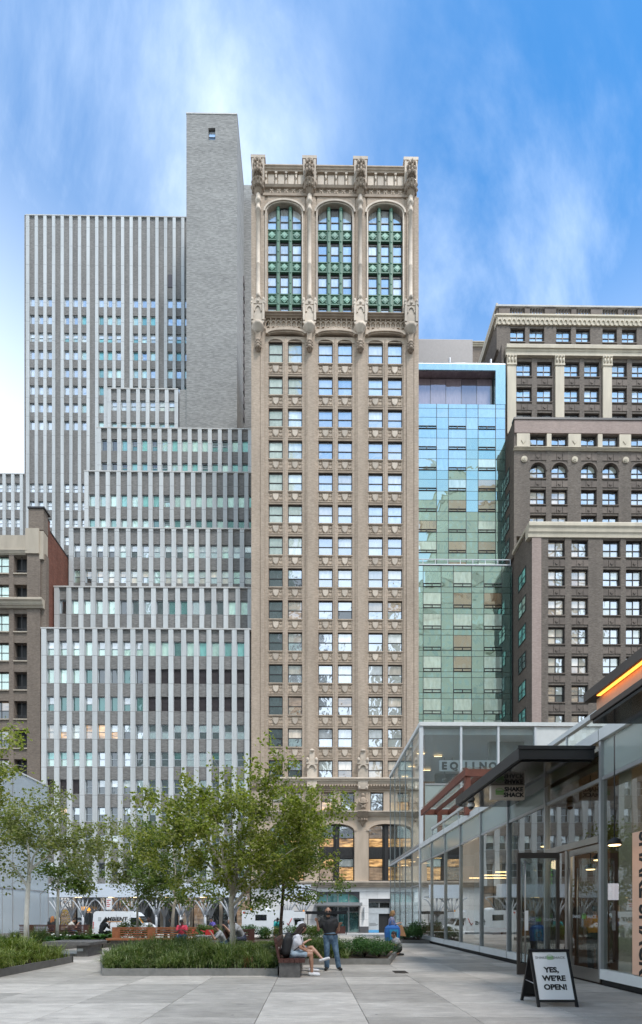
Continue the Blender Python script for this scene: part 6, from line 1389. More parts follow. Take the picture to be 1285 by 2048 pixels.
def hosta(label, at, r, n, seed, mat='hosta', group=None, flowers=0, name='hosta', cat='plant'):
    rng = random.Random(seed); t_ = thing(name, label, cat, at, group); b = MB()
    for k in range(n):
        a = rng.uniform(0, 2 * pi); L_ = r * rng.uniform(0.5, 1.0); dx, dy = cos(a), sin(a); w = L_ * 0.36; up = rng.uniform(0.35, 1.0); vs_ = []
        for i, (s_, ww) in enumerate(((0.25, 0.12), (0.45, 0.8), (0.7, 1.0), (0.9, 0.6), (1.05, 0.05))):
            z = at[2] + L_ * up * (1.3 * s_ - 0.75 * s_ * s_); cx2, cy2 = at[0] + dx * L_ * s_, at[1] + dy * L_ * s_
            vs_ += [(cx2 - dy * w * ww, cy2 + dx * w * ww, z + w * ww * 0.3), (cx2, cy2, z), (cx2 + dy * w * ww, cy2 - dx * w * ww, z + w * ww * 0.3)]
        fs = []
        for i in range(4): fs += [(3 * i, 3 * i + 1, 3 * i + 4, 3 * i + 3), (3 * i + 1, 3 * i + 2, 3 * i + 5, 3 * i + 4)]
        b.add(vs_, fs, 0, True)
    raw(b, 'leaves', mat, t_)
    if flowers:
        f = MB()
        for k in range(flowers): f.blob((at[0] + rng.gauss(0, r * 0.4), at[1] + rng.gauss(0, r * 0.4), at[2] + r * rng.uniform(0.5, 0.9)), 0.05, 0.05, 0.035, 6, 4)
        f.build('flowers', 'flower_white', t_)
    return t_
# front planter
P1 = [(-5.26, 11.67), (-0.83, 11.67), (-0.80, 14.2), (2.47, 14.2), (3.35, 17.6), (-1.2, 18.3), (-4.4, 16.6), (-7.1, 15.6)]
planter('low grey granite kerbed planter with grasses around the birch in the middle', P1)
grass('dark green strappy border grass spilling over the middle planter kerb', P1, [(-5.2, 11.72), (-0.9, 11.72), (-0.85, 13.6), (-4.6, 14.6), (-6.4, 14.6)], 2100, 0.50, 0.0085, 'liriope', 0.36, 3, 1.15)
grass('narrow leaved border grass behind the standing man', P1, [(-0.75, 14.3), (1.2, 14.3), (1.0, 16.2), (-1.5, 16.2)], 420, 0.52, 0.009, 'liriope', 0.30, 4, 1.1)
for k, (x, y) in enumerate(((-2.1, 15.0), (-1.6, 15.6), (-1.2, 14.8), (-2.7, 15.8), (-2.0, 16.4), (-1.0, 16.3), (-0.6, 15.3))): fern('yellow green fern clump behind the near bench', (x, y, 0.35), 0.72, 26, 'fern', 20 + k, group='ferns in the middle planter')
for k, (x, y) in enumerate(((1.25, 14.85), (1.75, 14.8), (2.2, 14.7), (1.5, 15.5), (2.1, 15.5), (2.6, 15.6), (1.0, 16.0), (1.8, 16.3))): shrub('juniper', 'bushy dark green juniper in the planter right of the standing man', 'shrub', (x, y, 0.2), 0.52, 0.62, 2600, 0.05, 'juniper', 40 + k, 'junipers in the middle planter', 0.35, 8)
rng = random.Random(5); dx_ = W(498, 1935, 11.95)[0]
dp_ = thing('dead_plant', 'small rusty brown dead plant among the border grass', 'plant', (dx_, 11.95, 0.15))
for k in range(26):
    b = MB(); blades(b, dx_ + rng.gauss(0, 0.05), 11.92 + rng.gauss(0, 0.04), 0.2, 1, 0.34, 0.012, 0.03, 0.8, rng); raw(b, 'withered_leaf', 'dead_leaf', dp_)
# left planter
P2 = [(-7.67, 10.2), (-7.67, 14.95), (-14.5, 14.95), (-14.5, 10.2)]
planter('dark kerbed planter full of border grass at the left edge', P2, 0.3, 'curb_dark', 0.2)
grass('dense light green border grass in the left edge planter', P2, [(-7.75, 10.3), (-7.75, 14.85), (-13.6, 14.85), (-9.4, 10.3)], 1900, 0.54, 0.0095, 'liriope_light', 0.38, 6, 1.15)
# back left planter
P3 = [(-10.6, 21.2), (-9.5, 21.2), (-9.5, 24.2), (-19.5, 24.2), (-19.5, 16.6), (-12.2, 16.6)]
planter('back left planter with ferns, hostas and birch trunks', P3, 0.3, 'curb_dark')
grass('yellow green grass in the back left planter', P3, [(-19, 16.8), (-12.4, 16.8), (-11.4, 19.0), (-19, 20)], 800, 0.62, 0.010, 'liriope_light', 0.34, 8)
grass('dark border grass at the foot of the white birch', P3, [(-12.8, 18.6), (-11.0, 19.5), (-10.4, 22), (-12.8, 22)], 260, 0.55, 0.009, 'liriope', 0.34, 9)
for k, (x, y) in enumerate(((-11.9, 17.6), (-11.4, 18.5), (-10.9, 19.7), (-11.5, 20.0), (-10.5, 21.6), (-10.9, 21.5), (-10.1, 22.2), (-11.2, 22.3), (-9.9, 23.0), (-10.7, 23.2))): hosta('broad leaved green plant in the back left planter', (x, y, 0.28), 0.55, 30, 60 + k, group='hostas in the back left planter', flowers=3 if k % 2 else 0)
for k, (px_, Y, h) in enumerate(((250, 24.6, 1.15), (272, 25.2, 1.3), (236, 25.4, 1.0), (292, 25.0, 0.95))):
    shrub('leafy_shrub', 'dark leafy shrub behind the long timber bench', 'shrub', (XX(px_, Y), Y, 0.1), 0.6, h, 1100, 0.085, 'birch_leaf_deep', 80 + k, 'shrubs behind the timber bench')
# hedge across the back of the plaza
hp = [(392, 25.5), (412, 26), (432, 25.5), (520, 25), (540, 25.3), (585, 25.5), (600, 25), (500, 24.6), (622, 24.8), (640, 25.4)]
P4 = [(XX(385, 24), 24.0), (XX(655, 24), 24.0), (XX(655, 24), 27.4), (XX(385, 24), 27.4)]
planter('far planter holding the clipped hedge in front of the street', P4, 0.15)
for k, (px_, Y) in enumerate(hp): shrub('hedge_shrub', 'rounded green hedge bush at the back of the plaza', 'shrub', (XX(px_, Y), Y, 0.15), 0.62, 0.85, 1500, 0.075, 'hosta' if k % 2 else 'birch_leaf_deep', 100 + k, 'hedge bushes at the back of the plaza')
shrub('flowering_shrub', 'low bush dotted with red flowers beside the timber bench', 'shrub', (XX(399, 22.6), 22.6, 0.05), 0.4, 0.7, 500, 0.07, 'hosta', 120)
f = MB(); rng = random.Random(2)
for k in range(26): f.blob((XX(399, 22.6) + rng.gauss(0, 0.22), 22.4 + rng.gauss(0, 0.15), 0.45 + rng.random() * 0.35), 0.035, 0.035, 0.03, 6, 4)
o = [q for q in bpy.data.objects if q.name.startswith('flowering_shrub')][0]; f.build('flowers', 'flower_red', o)
# corner planter at the glass building
P5 = [(4.95, 24.6), (6.35, 24.35), (6.35, 27.6), (4.6, 27.6)]
planter('small kerbed planter of glossy bushes at the glass corner', P5, 0.15, 'curb_dark')
for k, (x, y, h) in enumerate(((5.25, 25.2, 0.7), (5.9, 25.0, 0.85), (6.1, 25.8, 1.1), (5.4, 26.2, 0.8), (6.05, 26.8, 0.9))): shrub('glossy_shrub', 'glossy green bush in the corner planter by the glass', 'shrub', (x, y, 0.12), 0.5, h, 1200, 0.085, 'hosta', 130 + k, 'bushes at the glass corner')
ORD = 'first second third fourth fifth sixth seventh eighth ninth tenth eleventh twelfth'.split()
def by_place(group, words):
    q = sorted((o for o in bpy.data.objects if o.get('group') == group), key=lambda o: o.location.x / o.location.y)
    for i, o in enumerate(q): o['label'] = ('leftmost ' if i == 0 else 'rightmost ' if i == len(q) - 1 else ORD[i] + ' from left of the ') + words
for g_, w_ in (('hedge bushes at the back of the plaza', 'rounded green hedge bush at the back of the plaza'), ('hostas in the back left planter', 'broad leaved plant in the back left planter'), ('junipers in the middle planter', 'bushy dark green juniper right of the standing man'),
               ('ferns in the middle planter', 'yellow green fern behind the near bench'), ('bushes at the glass corner', 'glossy bush in the planter at the glass corner'), ('shrubs behind the timber bench', 'dark leafy shrub behind the long timber bench')): by_place(g_, w_)
# ------------------------------------------------------------------ trees
def tree(label, base, trunk, limbs, env, ntips, per, size, bark, leafmat, seed, r0=0.075, group='trees in the plaza', spread=0.13, droop=0.10):
    """trunk: points up to the fork; limbs: end points; env: ellipsoids (x,y,z,rx,ry,rz) the twig tips fill"""
    rng = random.Random(seed); t_ = thing('birch_tree', label, 'tree', base, group); w = MB(); b = MB()
    w.tube(trunk, [r0 * (1.25 if i == 0 else 1 - 0.25 * i / len(trunk)) for i in range(len(trunk))], 10)
    nodes = []
    fork = Vector(trunk[-1])
    for i, (st, e) in enumerate(limbs):
        s_ = Vector(trunk[-1]) if st is None else Vector(st); e = Vector(e); pts = []
        mid = s_.lerp(e, 0.45) + Vector((rng.gauss(0, 0.08), rng.gauss(0, 0.08), 0.10 * (e - s_).length))
        for k in range(9):
            q = k / 8; pts.append(s_ * (1 - q) ** 2 + mid * 2 * q * (1 - q) + e * q * q + Vector((rng.gauss(0, .015), rng.gauss(0, .015), 0)))
        rr = r0 * rng.uniform(0.5, 0.68); w.tube(pts, [rr * (1 - 0.80 * k / 8) for k in range(9)], 7)
        nodes += [(p, rr * (1 - 0.8 * k / 8)) for k, p in enumerate(pts) if k > 1]
    vol = [e[3] * e[4] * e[5] for e in env]; tips = []
    cl = []
    for i in range(max(6, ntips // 5)):
        e = rng.choices(env, vol)[0]; v_ = Vector((rng.gauss(0, 1), rng.gauss(0, 1), rng.gauss(0, 1))).normalized() * (rng.random() ** 0.36); cl.append((Vector((e[0] + v_.x * e[3], e[1] + v_.y * e[4], e[2] + v_.z * e[5])), rng.uniform(0.14, 0.40)))
    for i in range(ntips):
        c_, sg_ = rng.choice(cl); tips.append(c_ + Vector((rng.gauss(0, sg_ * 1.2), rng.gauss(0, sg_ * 1.2), rng.gauss(0, sg_ * 0.75))))
    tips.sort(key=lambda p: (p - fork).length)
    for tp in tips:
        best = min(nodes, key=lambda nd: (nd[0] - tp).length + max(0, nd[0].z - tp.z) * 0.7); s_, rs = best; ln = (tp - s_).length
        mid = s_.lerp(tp, 0.5) + Vector((0, 0, 0.12 * ln)); pts = [s_ * (1 - q) ** 2 + mid * 2 * q * (1 - q) + tp * q * q for q in (0, .25, .5, .75, 1)]
        ra = min(rs * 0.7, 0.004 + 0.011 * ln); w.tube(pts, [max(ra * (1 - 0.75 * k / 4), 0.003) for k in range(5)], 4, cap=False)
        nodes += [(pts[k], max(ra * (1 - 0.75 * k / 4), 0.003)) for k in (2, 3, 4)]
        for k in range(int(per * rng.uniform(0.5, 1.5))):
            q = 1 - rng.random() ** 1.6 * min(1.0, 0.75 / max(ln, 0.3)); p = s_.lerp(tp, max(q, 0.1)) + Vector((rng.gauss(0, spread), rng.gauss(0, spread), rng.gauss(-droop, spread * 0.8))); leaf(b, p, size, rng, 0.55, 0.68)
    w.build('trunk', bark, t_); raw(b, 'crown', leafmat, t_); return t_
def E(px, py, Y, rx, ry, rd=None):
    s_ = F / Y; x, z = W(px, py, Y); return (x, Y if rd is None else Y, z, rx / s_, rd if rd else rx / s_ * 0.8, ry / s_)
def PT(px, py, Y): x, z = W(px, py, Y); return (x, Y, z)
# main birch
Y = 13.4; bx_, _ = W(465, 1900, Y)
tree('largest birch with pale branching trunk rising from the middle planter', (bx_, Y, 0.2), [(bx_, Y, 0.15), PT(466, 1860, Y), PT(463, 1830, Y), PT(463, 1800, Y), PT(465, 1783, Y)],
     [(None, PT(425, 1620, Y - .5)), (None, PT(460, 1590, Y + .6)), (None, PT(500, 1560, Y - .2)), (PT(465, 1795, Y), PT(590, 1610, Y + .4)), (PT(464, 1812, Y), PT(585, 1700, Y - .9)), (None, PT(360, 1690, Y + .9)), (None, PT(550, 1530, Y + .2)), (PT(465, 1790, Y), PT(400, 1660, Y - 1.2))],
     [E(480, 1640, Y, 165, 90), E(590, 1620, Y, 90, 85), E(325, 1620, Y, 75, 48), E(540, 1545, Y, 70, 45), E(610, 1705, Y, 70, 70), E(400, 1715, Y, 130, 60), E(520, 1730, Y, 110, 45), E(545, 1497, Y, 26, 20), E(400, 1590, Y, 80, 45), E(610, 1760, Y, 60, 35), E(300, 1690, Y, 50, 60)], 430, 42, 0.115, 'birch_bark', 'birch_leaf', 11, 0.085, 'birches in the plaza')
Y = 17.6; bx_, _ = W(53, 1860, Y)
tree('white trunked birch in front of the frosted glass wall at left', (bx_, Y, 0.2), [(bx_, Y, 0.1), PT(53, 1830, Y), PT(55, 1795, Y), PT(57, 1765, Y), PT(58, 1752, Y)],
     [(None, PT(88, 1675, Y - .3)), (None, PT(58, 1650, Y + .3)), (PT(62, 1740, Y), PT(165, 1680, Y + .5)), (PT(56, 1775, Y), PT(15, 1715, Y - .5)), (None, PT(40, 1610, Y))],
     [E(60, 1640, Y, 100, 62), E(150, 1665, Y, 80, 55), E(20, 1690, Y, 70, 55), E(90, 1590, Y, 50, 22), E(180, 1720, Y, 50, 45)], 240, 34, 0.12, 'white_bark', 'birch_leaf_cool', 12, 0.085, 'birches in the plaza', 0.15)
Y = 21.0; bx_, _ = W(114.5, 1866, Y)
tree('slim white birch standing before the left back bench', (bx_, Y, 0.2), [(bx_, Y, 0.1), PT(115, 1830, Y), PT(116, 1795, Y), PT(117, 1765, Y), PT(118, 1740, Y)],
     [(None, PT(130, 1690, Y)), (PT(116, 1780, Y), PT(90, 1770, Y - .3)), (None, PT(160, 1720, Y + .4)), (PT(117, 1760, Y), PT(80, 1790, Y))],
     [E(140, 1735, Y, 55, 38), E(92, 1785, Y, 16, 24), E(175, 1765, Y, 45, 24), E(120, 1700, Y, 45, 25)], 120, 28, 0.125, 'white_bark', 'birch_leaf_deep', 13, 0.065, 'birches in the plaza', 0.15)
Y = 24.5; bx_, _ = W(275, 1850, Y)
tree('thin birch behind the timber bench beside the van', (bx_, Y, 0.2), [(bx_, Y, 0.1), PT(275, 1820, Y), PT(276, 1790, Y), PT(274, 1755, Y)],
     [(None, PT(268, 1660, Y)), (PT(275, 1785, Y), PT(235, 1730, Y)), (PT(275, 1800, Y), PT(312, 1770, Y)), (None, PT(300, 1690, Y))],
     [E(262, 1700, Y, 52, 60), E(240, 1755, Y, 45, 35), E(300, 1760, Y, 40, 40)], 130, 34, 0.13, 'birch_bark', 'birch_leaf_cool', 14, 0.06, 'birches in the plaza', 0.16)
Y = 22.8; bx_, _ = W(344, 1850, Y)
tree('dense dark crowned tree just behind the right end of the timber bench', (bx_, Y, 0.1), [(bx_, Y, 0.1), PT(346, 1835, Y), PT(348, 1815, Y), PT(352, 1795, Y)],
     [(None, PT(345, 1660, Y)), (None, PT(300, 1700, Y)), (None, PT(390, 1700, Y - .4)), (PT(350, 1808, Y), PT(400, 1770, Y)), (PT(347, 1815, Y), PT(300, 1770, Y))],
     [E(340, 1705, Y, 85, 65), E(350, 1760, Y, 95, 45), E(310, 1660, Y, 50, 30), E(395, 1795, Y, 45, 28)], 260, 36, 0.128, 'birch_bark', 'birch_leaf_deep', 15, 0.085, 'birches in the plaza', 0.15)
Y = 19.5; bx_, _ = W(563, 1845, Y)
tree('dark trunked tree with hanging branches left of the standing man', (bx_, Y, 0.2), [(bx_, Y, 0.1), PT(562, 1845, Y), PT(565, 1810, Y), PT(567, 1780, Y), PT(566, 1750, Y)],
     [(None, PT(560, 1660, Y)), (None, PT(620, 1690, Y)), (PT(566, 1775, Y), PT(655, 1790, Y - .2)), (PT(566, 1765, Y), PT(510, 1760, Y)), (PT(565, 1790, Y), PT(610, 1800, Y - .3))],
     [E(575, 1700, Y, 95, 55), E(610, 1755, Y, 75, 38), E(520, 1765, Y, 55, 38), E(650, 1800, Y, 30, 20), E(630, 1690, Y, 50, 40), E(505, 1800, Y, 30, 25)], 260, 33, 0.122, 'dark_bark', 'birch_leaf_deep', 16, 0.075, 'birches in the plaza', 0.15)
Y = 12.6; bx_, _ = W(-75, 1900, Y)
tree('birch standing just outside the left edge with twigs reaching in', (bx_, Y, 0.3), [(bx_, Y, 0.2), PT(-75, 1800, Y), PT(-72, 1700, Y), PT(-70, 1640, Y)],
     [(None, PT(-30, 1500, Y)), (None, PT(-90, 1480, Y)), (None, PT(0, 1560, Y))], [E(-40, 1490, Y, 72, 65), E(-60, 1570, Y, 70, 70), E(5, 1540, Y, 38, 40)], 100, 50, 0.11, 'white_bark', 'birch_leaf', 17, 0.07, 'birches in the plaza')
# ------------------------------------------------------------------ benches and tables
def slat_bench(label, at, L_, rot, back=True, mat='bench_timber', base='rough_granite', group='timber benches'):
    """long timber bench on a granite plinth; local x along the bench, seat faces -y"""
    t_ = thing('bench', label, 'bench', at, group, (0, 0, rot)); b = MB(); b.box(0.15, L_ - 0.15, -0.02, 0.42, 0, 0.36); lpart('plinth', b, base, t_)
    for k in range(5): b = MB(); b.box(0, L_, -0.22 + k * 0.135, -0.095 + k * 0.135, 0.37, 0.455); lpart('seat_slat', b, mat, t_)
    b = MB(); b.box(L_ * 0.25, L_ * 0.25 + 0.5, -0.045, -0.02, 0.13, 0.25); lpart('plinth_light', b, 'grey_sign', t_)
    if back:
        posts = [0.02, L_ * 0.40, L_ * 0.80, L_ - 0.02]; wdt = (0.42, 0.38, 0.0, 0.0)
        for i, (x, w) in enumerate(((0.0, 0.36), (L_ * 0.42, 0.36), (L_ * 0.80, 0.36))): b = MB(); b.box(x, x + w, 0.44, 0.50, 0.46, 0.90); lpart('back_panel', b, mat, t_)
        for k in range(4): b = MB(); b.box(0.02, L_ - 0.02, 0.445, 0.495, 0.52 + k * 0.105, 0.575 + k * 0.105); lpart('back_slat', b, mat, t_)
        b = MB(); b.box(0, L_, 0.435, 0.505, 0.901, 0.95); lpart('back_rail', b, mat, t_)
    return t_
xq, yq = G(216, 1897); xe, _ = G(388, 1897)
slat_bench('long warm brown timber bench on dark granite plinth facing the camera', (xq, yq, 0), xe - xq, 0)
xq = XX(55, 27.6); slat_bench('dark slatted timber bench seen from behind at far left', (XX(192, 27.6), 27.3, 0), XX(192, 27.6) - xq, pi, mat='dark_timber')
xb_, yb_ = G(483, 1893); slat_bench('dark slatted bench carrying the bald man and the boy', (XX(470, 17.4), 17.2, 0), 2.0, radians(62), mat='dark_timber')
# near bench with two seated people, seen end-on: seat faces +x
nbn = thing('bench', 'near timber bench on granite block carrying the woman with backpack', 'bench', (-0.78, 11.3, 0), 'timber benches')
hbox(nbn, 'plinth', 'rough_granite', XX(559, 11.35), XX(601, 11.35), 11.3, 13.9, 0, 0.365)
for k in range(5): hbox(nbn, 'seat_slat', 'dark_timber', -0.78 + k * 0.132, -0.78 + k * 0.132 + 0.124, 11.26, 13.95, 0.37, 0.46)
for k in range(4): b = MB(); b.prism([(-0.80 - 0.02 * k, 0.50 + k * 0.12), (-0.755 - 0.02 * k, 0.50 + k * 0.12), (-0.765 - 0.02 * k, 0.60 + k * 0.12), (-0.81 - 0.02 * k, 0.60 + k * 0.12)], 11.26, 13.95); b.build('back_slat', 'dark_timber', nbn)
for y in (11.27, 12.6, 13.88): b = MB(); b.prism([(-0.86, 0.97), (-0.90, 0.97), (-0.80, 0.46), (-0.74, 0.46)], y, y + 0.06); b.build('back_post', 'dark_timber', nbn)
stb = thing('stone_bench', 'rough dark stone slab bench between the left planters', 'bench', (-8.5, 17.0, 0))
b = MB(); x0 = XX(124, 17); x1 = XX(183, 17); b.prism([(x0 - 0.6, 0.40), (x1 + 0.0, 0.42), (x1 + 0.02, 0.52), (x1 - 0.15, 0.55), (x0 - 0.6, 0.55)], 16.8, 18.3); b.build('slab', 'rough_granite', stb)
b = MB(); b.box(XX(155, 17), XX(177, 17), 16.95, 18.1, 0, 0.41); b.build('support', 'rough_granite', stb); b = MB(); b.box(XX(157, 17), XX(168, 17), 16.925, 16.949, 0.2, 0.3); b.build('plinth_light', 'grey_sign', stb)
ct = thing('cafe_table', 'round grey stone table with a red box on top near the boy', 'table', (XX(412, 18.5), 18.5, 0)); tx = XX(412, 18.5)
b = MB(); b.lathe((tx, 18.5, 0.66), [(0.42, 0), (0.44, 0.02), (0.44, 0.05), (0.42, 0.06)], 20); b.build('table_top', 'polished_granite', ct); b = MB(); b.lathe((tx, 18.5, 0), [(0.22, 0), (0.22, 0.03), (0.06, 0.06), (0.06, 0.66)], 12); b.build('pedestal', 'steel', ct)
b = MB(); b.box(tx + 0.0, tx + 0.30, 18.4, 18.62, 0.722, 0.90); b.box(tx + 0.02, tx + 0.28, 18.42, 18.6, 0.90, 0.93); tag(b.build('red_box', 'red_paint'), 'small red box standing on the round stone table', 'box')
# ------------------------------------------------------------------ sandwich board
sb = thing('sandwich_board', 'black framed white sandwich board reading yes we are open', 'sign', (4.1, 7.9, 0))
X0, X1 = XX(1077, 7.66), XX(1159, 7.66); yf, yt, ybk, zt2 = 7.66, 7.98, 8.32, 0.955
def lean(x0, x1, s0, s1, t0, t1, m, nm, back=False):
    """bar on the leaning panel: s along the slope 0..1, t thickness from the face"""
    y0b, sg_ = (yf, 1) if not back else (ybk, -1); b = MB(); L_ = Vector((0, yt - y0b, zt2)); n_ = Vector((0, -zt2 * sg_, (yt - y0b) * sg_)).normalized(); vs_ = []
    for x in (x0, x1):
        for s_ in (s0, s1):
            for t_ in (t0, t1): p = Vector((x, y0b, 0)) + L_ * s_ - n_ * t_; vs_.append(p)
    b.add(vs_, [(0, 1, 3, 2), (4, 6, 7, 5), (0, 4, 5, 1), (2, 3, 7, 6), (0, 2, 6, 4), (1, 5, 7, 3)]); return b.build(nm, m, sb)
for bk in (False, True):
    lean(X0, X0 + 0.045, 0, 1, 0, 0.035, 'black_metal', 'frame_leg', bk); lean(X1 - 0.045, X1, 0, 1, 0, 0.035, 'black_metal', 'frame_leg', bk); lean(X0 + 0.045, X1 - 0.045, 0.955, 1, 0, 0.035, 'black_metal', 'frame_bar', bk); lean(X0 + 0.045, X1 - 0.045, 0.085, 0.125, 0, 0.035, 'black_metal', 'frame_bar', bk)
    lean(X0 + 0.045, X1 - 0.045, 0.125, 0.955, 0.01, 0.02, 'sheet_white' if not bk else 'ink', 'panel', bk)
b = MB(); b.box(X0 + 0.045, X1 - 0.045, yf + 0.1, ybk - 0.1, 0.55, 0.552) if False else None
b.tube([(X0 + 0.02, yf + 0.13, 0.37), (X0 + 0.02, ybk - 0.13, 0.40)], 0.008, 6); b.build('strut', 'steel', sb)
sl = math.atan2(yt - yf, zt2)
def onboard(s_, t_=0.0065): L_ = Vector((0, yt - yf, zt2)); n_ = Vector((0, -zt2, yt - yf)).normalized(); p = Vector((0, yf, 0)) + L_ * s_ - n_ * t_; return p.y, p.z
xm = (X0 + X1) / 2
for s_, tx_, sz in ((0.63, 'YES,', 0.125), (0.485, 'WE’RE', 0.125), (0.335, 'OPEN!', 0.125)):
    y, z = onboard(s_); text('lettering', tx_, sz, 'ink', (xm + (-0.01 if s_ > 0.6 else 0.01), y, z), sb, (pi / 2 - sl, 0, 0), bold=0.0055, ext=0.001, sx=1.1)
y, z = onboard(0.845)
for q, s_ in ((-0.155, 'SHAKE'), (0.155, 'SHACK')): text('lettering', s_, 0.062, 'ink_grey', (xm + q, y, z), sb, (pi / 2 - sl, 0, 0), ext=0.001, sx=1.1)
b = MB(); burger(b, 0, 0, 0.11, -0.001, 0.001); o = b.build('burger_mark', 'shack_green', None); o.parent = sb; o.location = (xm - 4.1, y - 7.9, z); o.rotation_euler = (-sl, 0, 0)
# ------------------------------------------------------------------ vehicles
def wheel(par, x, y, r, w=0.24):
    b = MB(); prof = [(r * 0.62, -w / 2), (r * 0.95, -w / 2), (r, -w / 2 + 0.03), (r, w / 2 - 0.03), (r * 0.95, w / 2), (r * 0.62, w / 2)]
    n = 20; vs_, fs = [], []
    for q, yy_ in prof:
        for k in range(n): vs_.append((x + q * cos(2 * pi * k / n), y + yy_, r + q * sin(2 * pi * k / n)))
    for i in range(5):
        for k in range(n): fs.append((i * n + k, i * n + (k + 1) % n, (i + 1) * n + (k + 1) % n, (i + 1) * n + k))
    b.add(vs_, fs, 0, True); o = lpart('wheel', b, 'rubber', par)
    b = MB()
    for yy_ in (-w / 2 + 0.02, w / 2 - 0.02): b.prism([(x + r * 0.62 * cos(2 * pi * k / n), r + r * 0.62 * sin(2 * pi * k / n)) for k in range(n)], y + yy_ - 0.01, y + yy_ + 0.01)
    for k in range(5): q = 2 * pi * k / 5; b.tube([(x, y - w / 2, r), (x + r * 0.5 * cos(q), y - w / 2 + 0.02, r + r * 0.5 * sin(q))], 0.03, 5)
    lpart('rim', b, 'tyre_rim', o)
def shell(prof, w, taper=0.90, zt=1.2):
    """body from a side profile (x,z), narrowing above zt"""
    b = MB(); n = len(prof); zm = max(p[1] for p in prof)
    def hw(z): return w / 2 * (1 if z < zt else 1 - (1 - taper) * (z - zt) / (zm - zt))
    vs_ = [(x, -hw(z), z) for x, z in prof] + [(x, hw(z), z) for x, z in prof]
    b.add(vs_, [tuple(range(n)), tuple(range(2 * n - 1, n - 1, -1))] + [(i, i + n, (i + 1) % n + n, (i + 1) % n) for i in range(n)]); return b, hw
SR = SZ - 0.13
van = thing('cargo_van', 'white high roof cargo van with dark lettering parked across the street', 'van', (XX(194, 46.3), 46.3, SR))
prof = [(0.02, 0.45), (0.0, 1.0), (0.06, 2.35), (0.16, 2.55), (0.4, 2.64), (3.7, 2.62), (4.1, 2.5), (4.42, 2.2), (4.95, 1.5), (5.45, 1.22), (5.68, 0.95), (5.72, 0.45), (5.1, 0.36), (0.5, 0.36)]
b, hw = shell(prof, 2.0, 0.86); lpart('body', b, 'van_white', van)
def side(prof2, mat, nm, par, hwf, d_=0.012):
    b = MB(); n = len(prof2); b.add([(x, -hwf(z) - d_, z) for x, z in prof2] + [(x, -hwf(z) + 0.02, z) for x, z in prof2], [tuple(range(n)), tuple(range(2 * n - 1, n - 1, -1))] + [(i, i + n, (i + 1) % n + n, (i + 1) % n) for i in range(n)]); return lpart(nm, b, mat, par)
side([(3.75, 1.35), (4.85, 1.35), (4.4, 1.98), (3.75, 2.02)], 'vehicle_glass', 'side_window', van, hw)
b = MB(); b.add([(4.47, -0.84, 2.12), (4.47, 0.84, 2.12), (4.98, 0.92, 1.5), (4.98, -0.92, 1.5)], [(0, 1, 2, 3)]); b.v = [(x + 0.03, y, z + 0.03) for x, y, z in b.v]; lpart('windscreen', b, 'vehicle_glass', van)
side([(4.5, 2.0), (4.62, 2.0), (5.02, 1.48), (4.9, 1.48)], 'amber_lens', 'pillar_stripe', van, hw, 0.014)
for x in (0.95, 4.75):
    for y in (-0.86, 0.86): wheel(van, x, y, 0.36)
side([(5.35, 0.8), (5.66, 0.75), (5.6, 1.0), (5.3, 1.1)], 'tyre_rim', 'headlight', van, hw); side([(0.05, 0.9), (0.14, 0.9), (0.14, 1.6), (0.06, 1.6)], 'red_paint', 'tail_light', van, hw)
side([(3.68, 0.5), (3.70, 0.5), (3.70, 2.3), (3.68, 2.3)], 'ink_grey', 'door_seam', van, hw, 0.013); side([(2.3, 0.5), (2.32, 0.5), (2.32, 2.3), (2.3, 2.3)], 'ink_grey', 'door_seam', van, hw, 0.013)
b = MB(); b.box(4.55, 4.65, -1.2, -0.98, 1.35, 1.65); lpart('mirror', b, 'ink', van)
text('lettering', 'AMBIENT', 0.52, 'ink', (2.25, -1.0, 1.86), van, local=True, bold=0.018, ext=0.004, sx=1.08, shear=0.15)
side([(1.0, 1.58), (2.9, 1.58), (2.9, 1.62), (1.0, 1.62)], 'amber_lens', 'stripe', van, hw, 0.013); side([(0.55, 1.68), (0.85, 1.68), (0.85, 2.05), (0.55, 2.05)], 'grey_sign', 'emblem', van, hw, 0.013)
rv = thing('box_truck', 'white box bodied truck with red tick logo parked behind the hedge', 'truck', (XX(487, 44), 44.2, SR)); LB = XX(588, 44) - XX(487, 44)
b = MB(); b.box(0, LB, -1.1, 1.1, 0.62, 2.72); b.box(LB, LB + 1.1, -1.05, 1.05, 1.98, 2.58); b.box(0.1, LB - 0.1, -1.0, 1.0, 0.45, 0.62); lpart('box_body', b, 'van_white', rv)
prof = [(LB + 0.005, 0.5), (LB + 0.005, 1.97), (LB + 0.75, 1.95), (LB + 1.15, 1.35), (LB + 1.75, 1.2), (LB + 1.85, 0.95), (LB + 1.85, 0.5)]
b, hw2 = shell(prof, 1.9, 0.92, 1.1); lpart('cab', b, 'van_white', rv)
side([(LB + 0.1, 1.3), (LB + 0.98, 1.3), (LB + 0.65, 1.85), (LB + 0.1, 1.85)], 'vehicle_glass', 'side_window', rv, hw2); b = MB(); b.add([(LB + 0.80, -0.8, 1.9), (LB + 0.80, 0.8, 1.9), (LB + 1.18, 0.86, 1.38), (LB + 1.18, -0.86, 1.38)], [(0, 1, 2, 3)]); lpart('windscreen', b, 'vehicle_glass', rv)
for x in (1.1, LB + 1.25):
    for y in (-0.92, 0.92): wheel(rv, x, y, 0.38)
b = MB(); b.box(LB * 0.26, LB * 0.48, -1.11, -1.098, 1.75, 2.3); lpart('box_window', b, 'vehicle_glass', rv)
text('logo', 'fios', 0.72, 'ink', (LB * 0.72, -1.105, 1.55), rv, local=True, bold=0.015, ext=0.003)
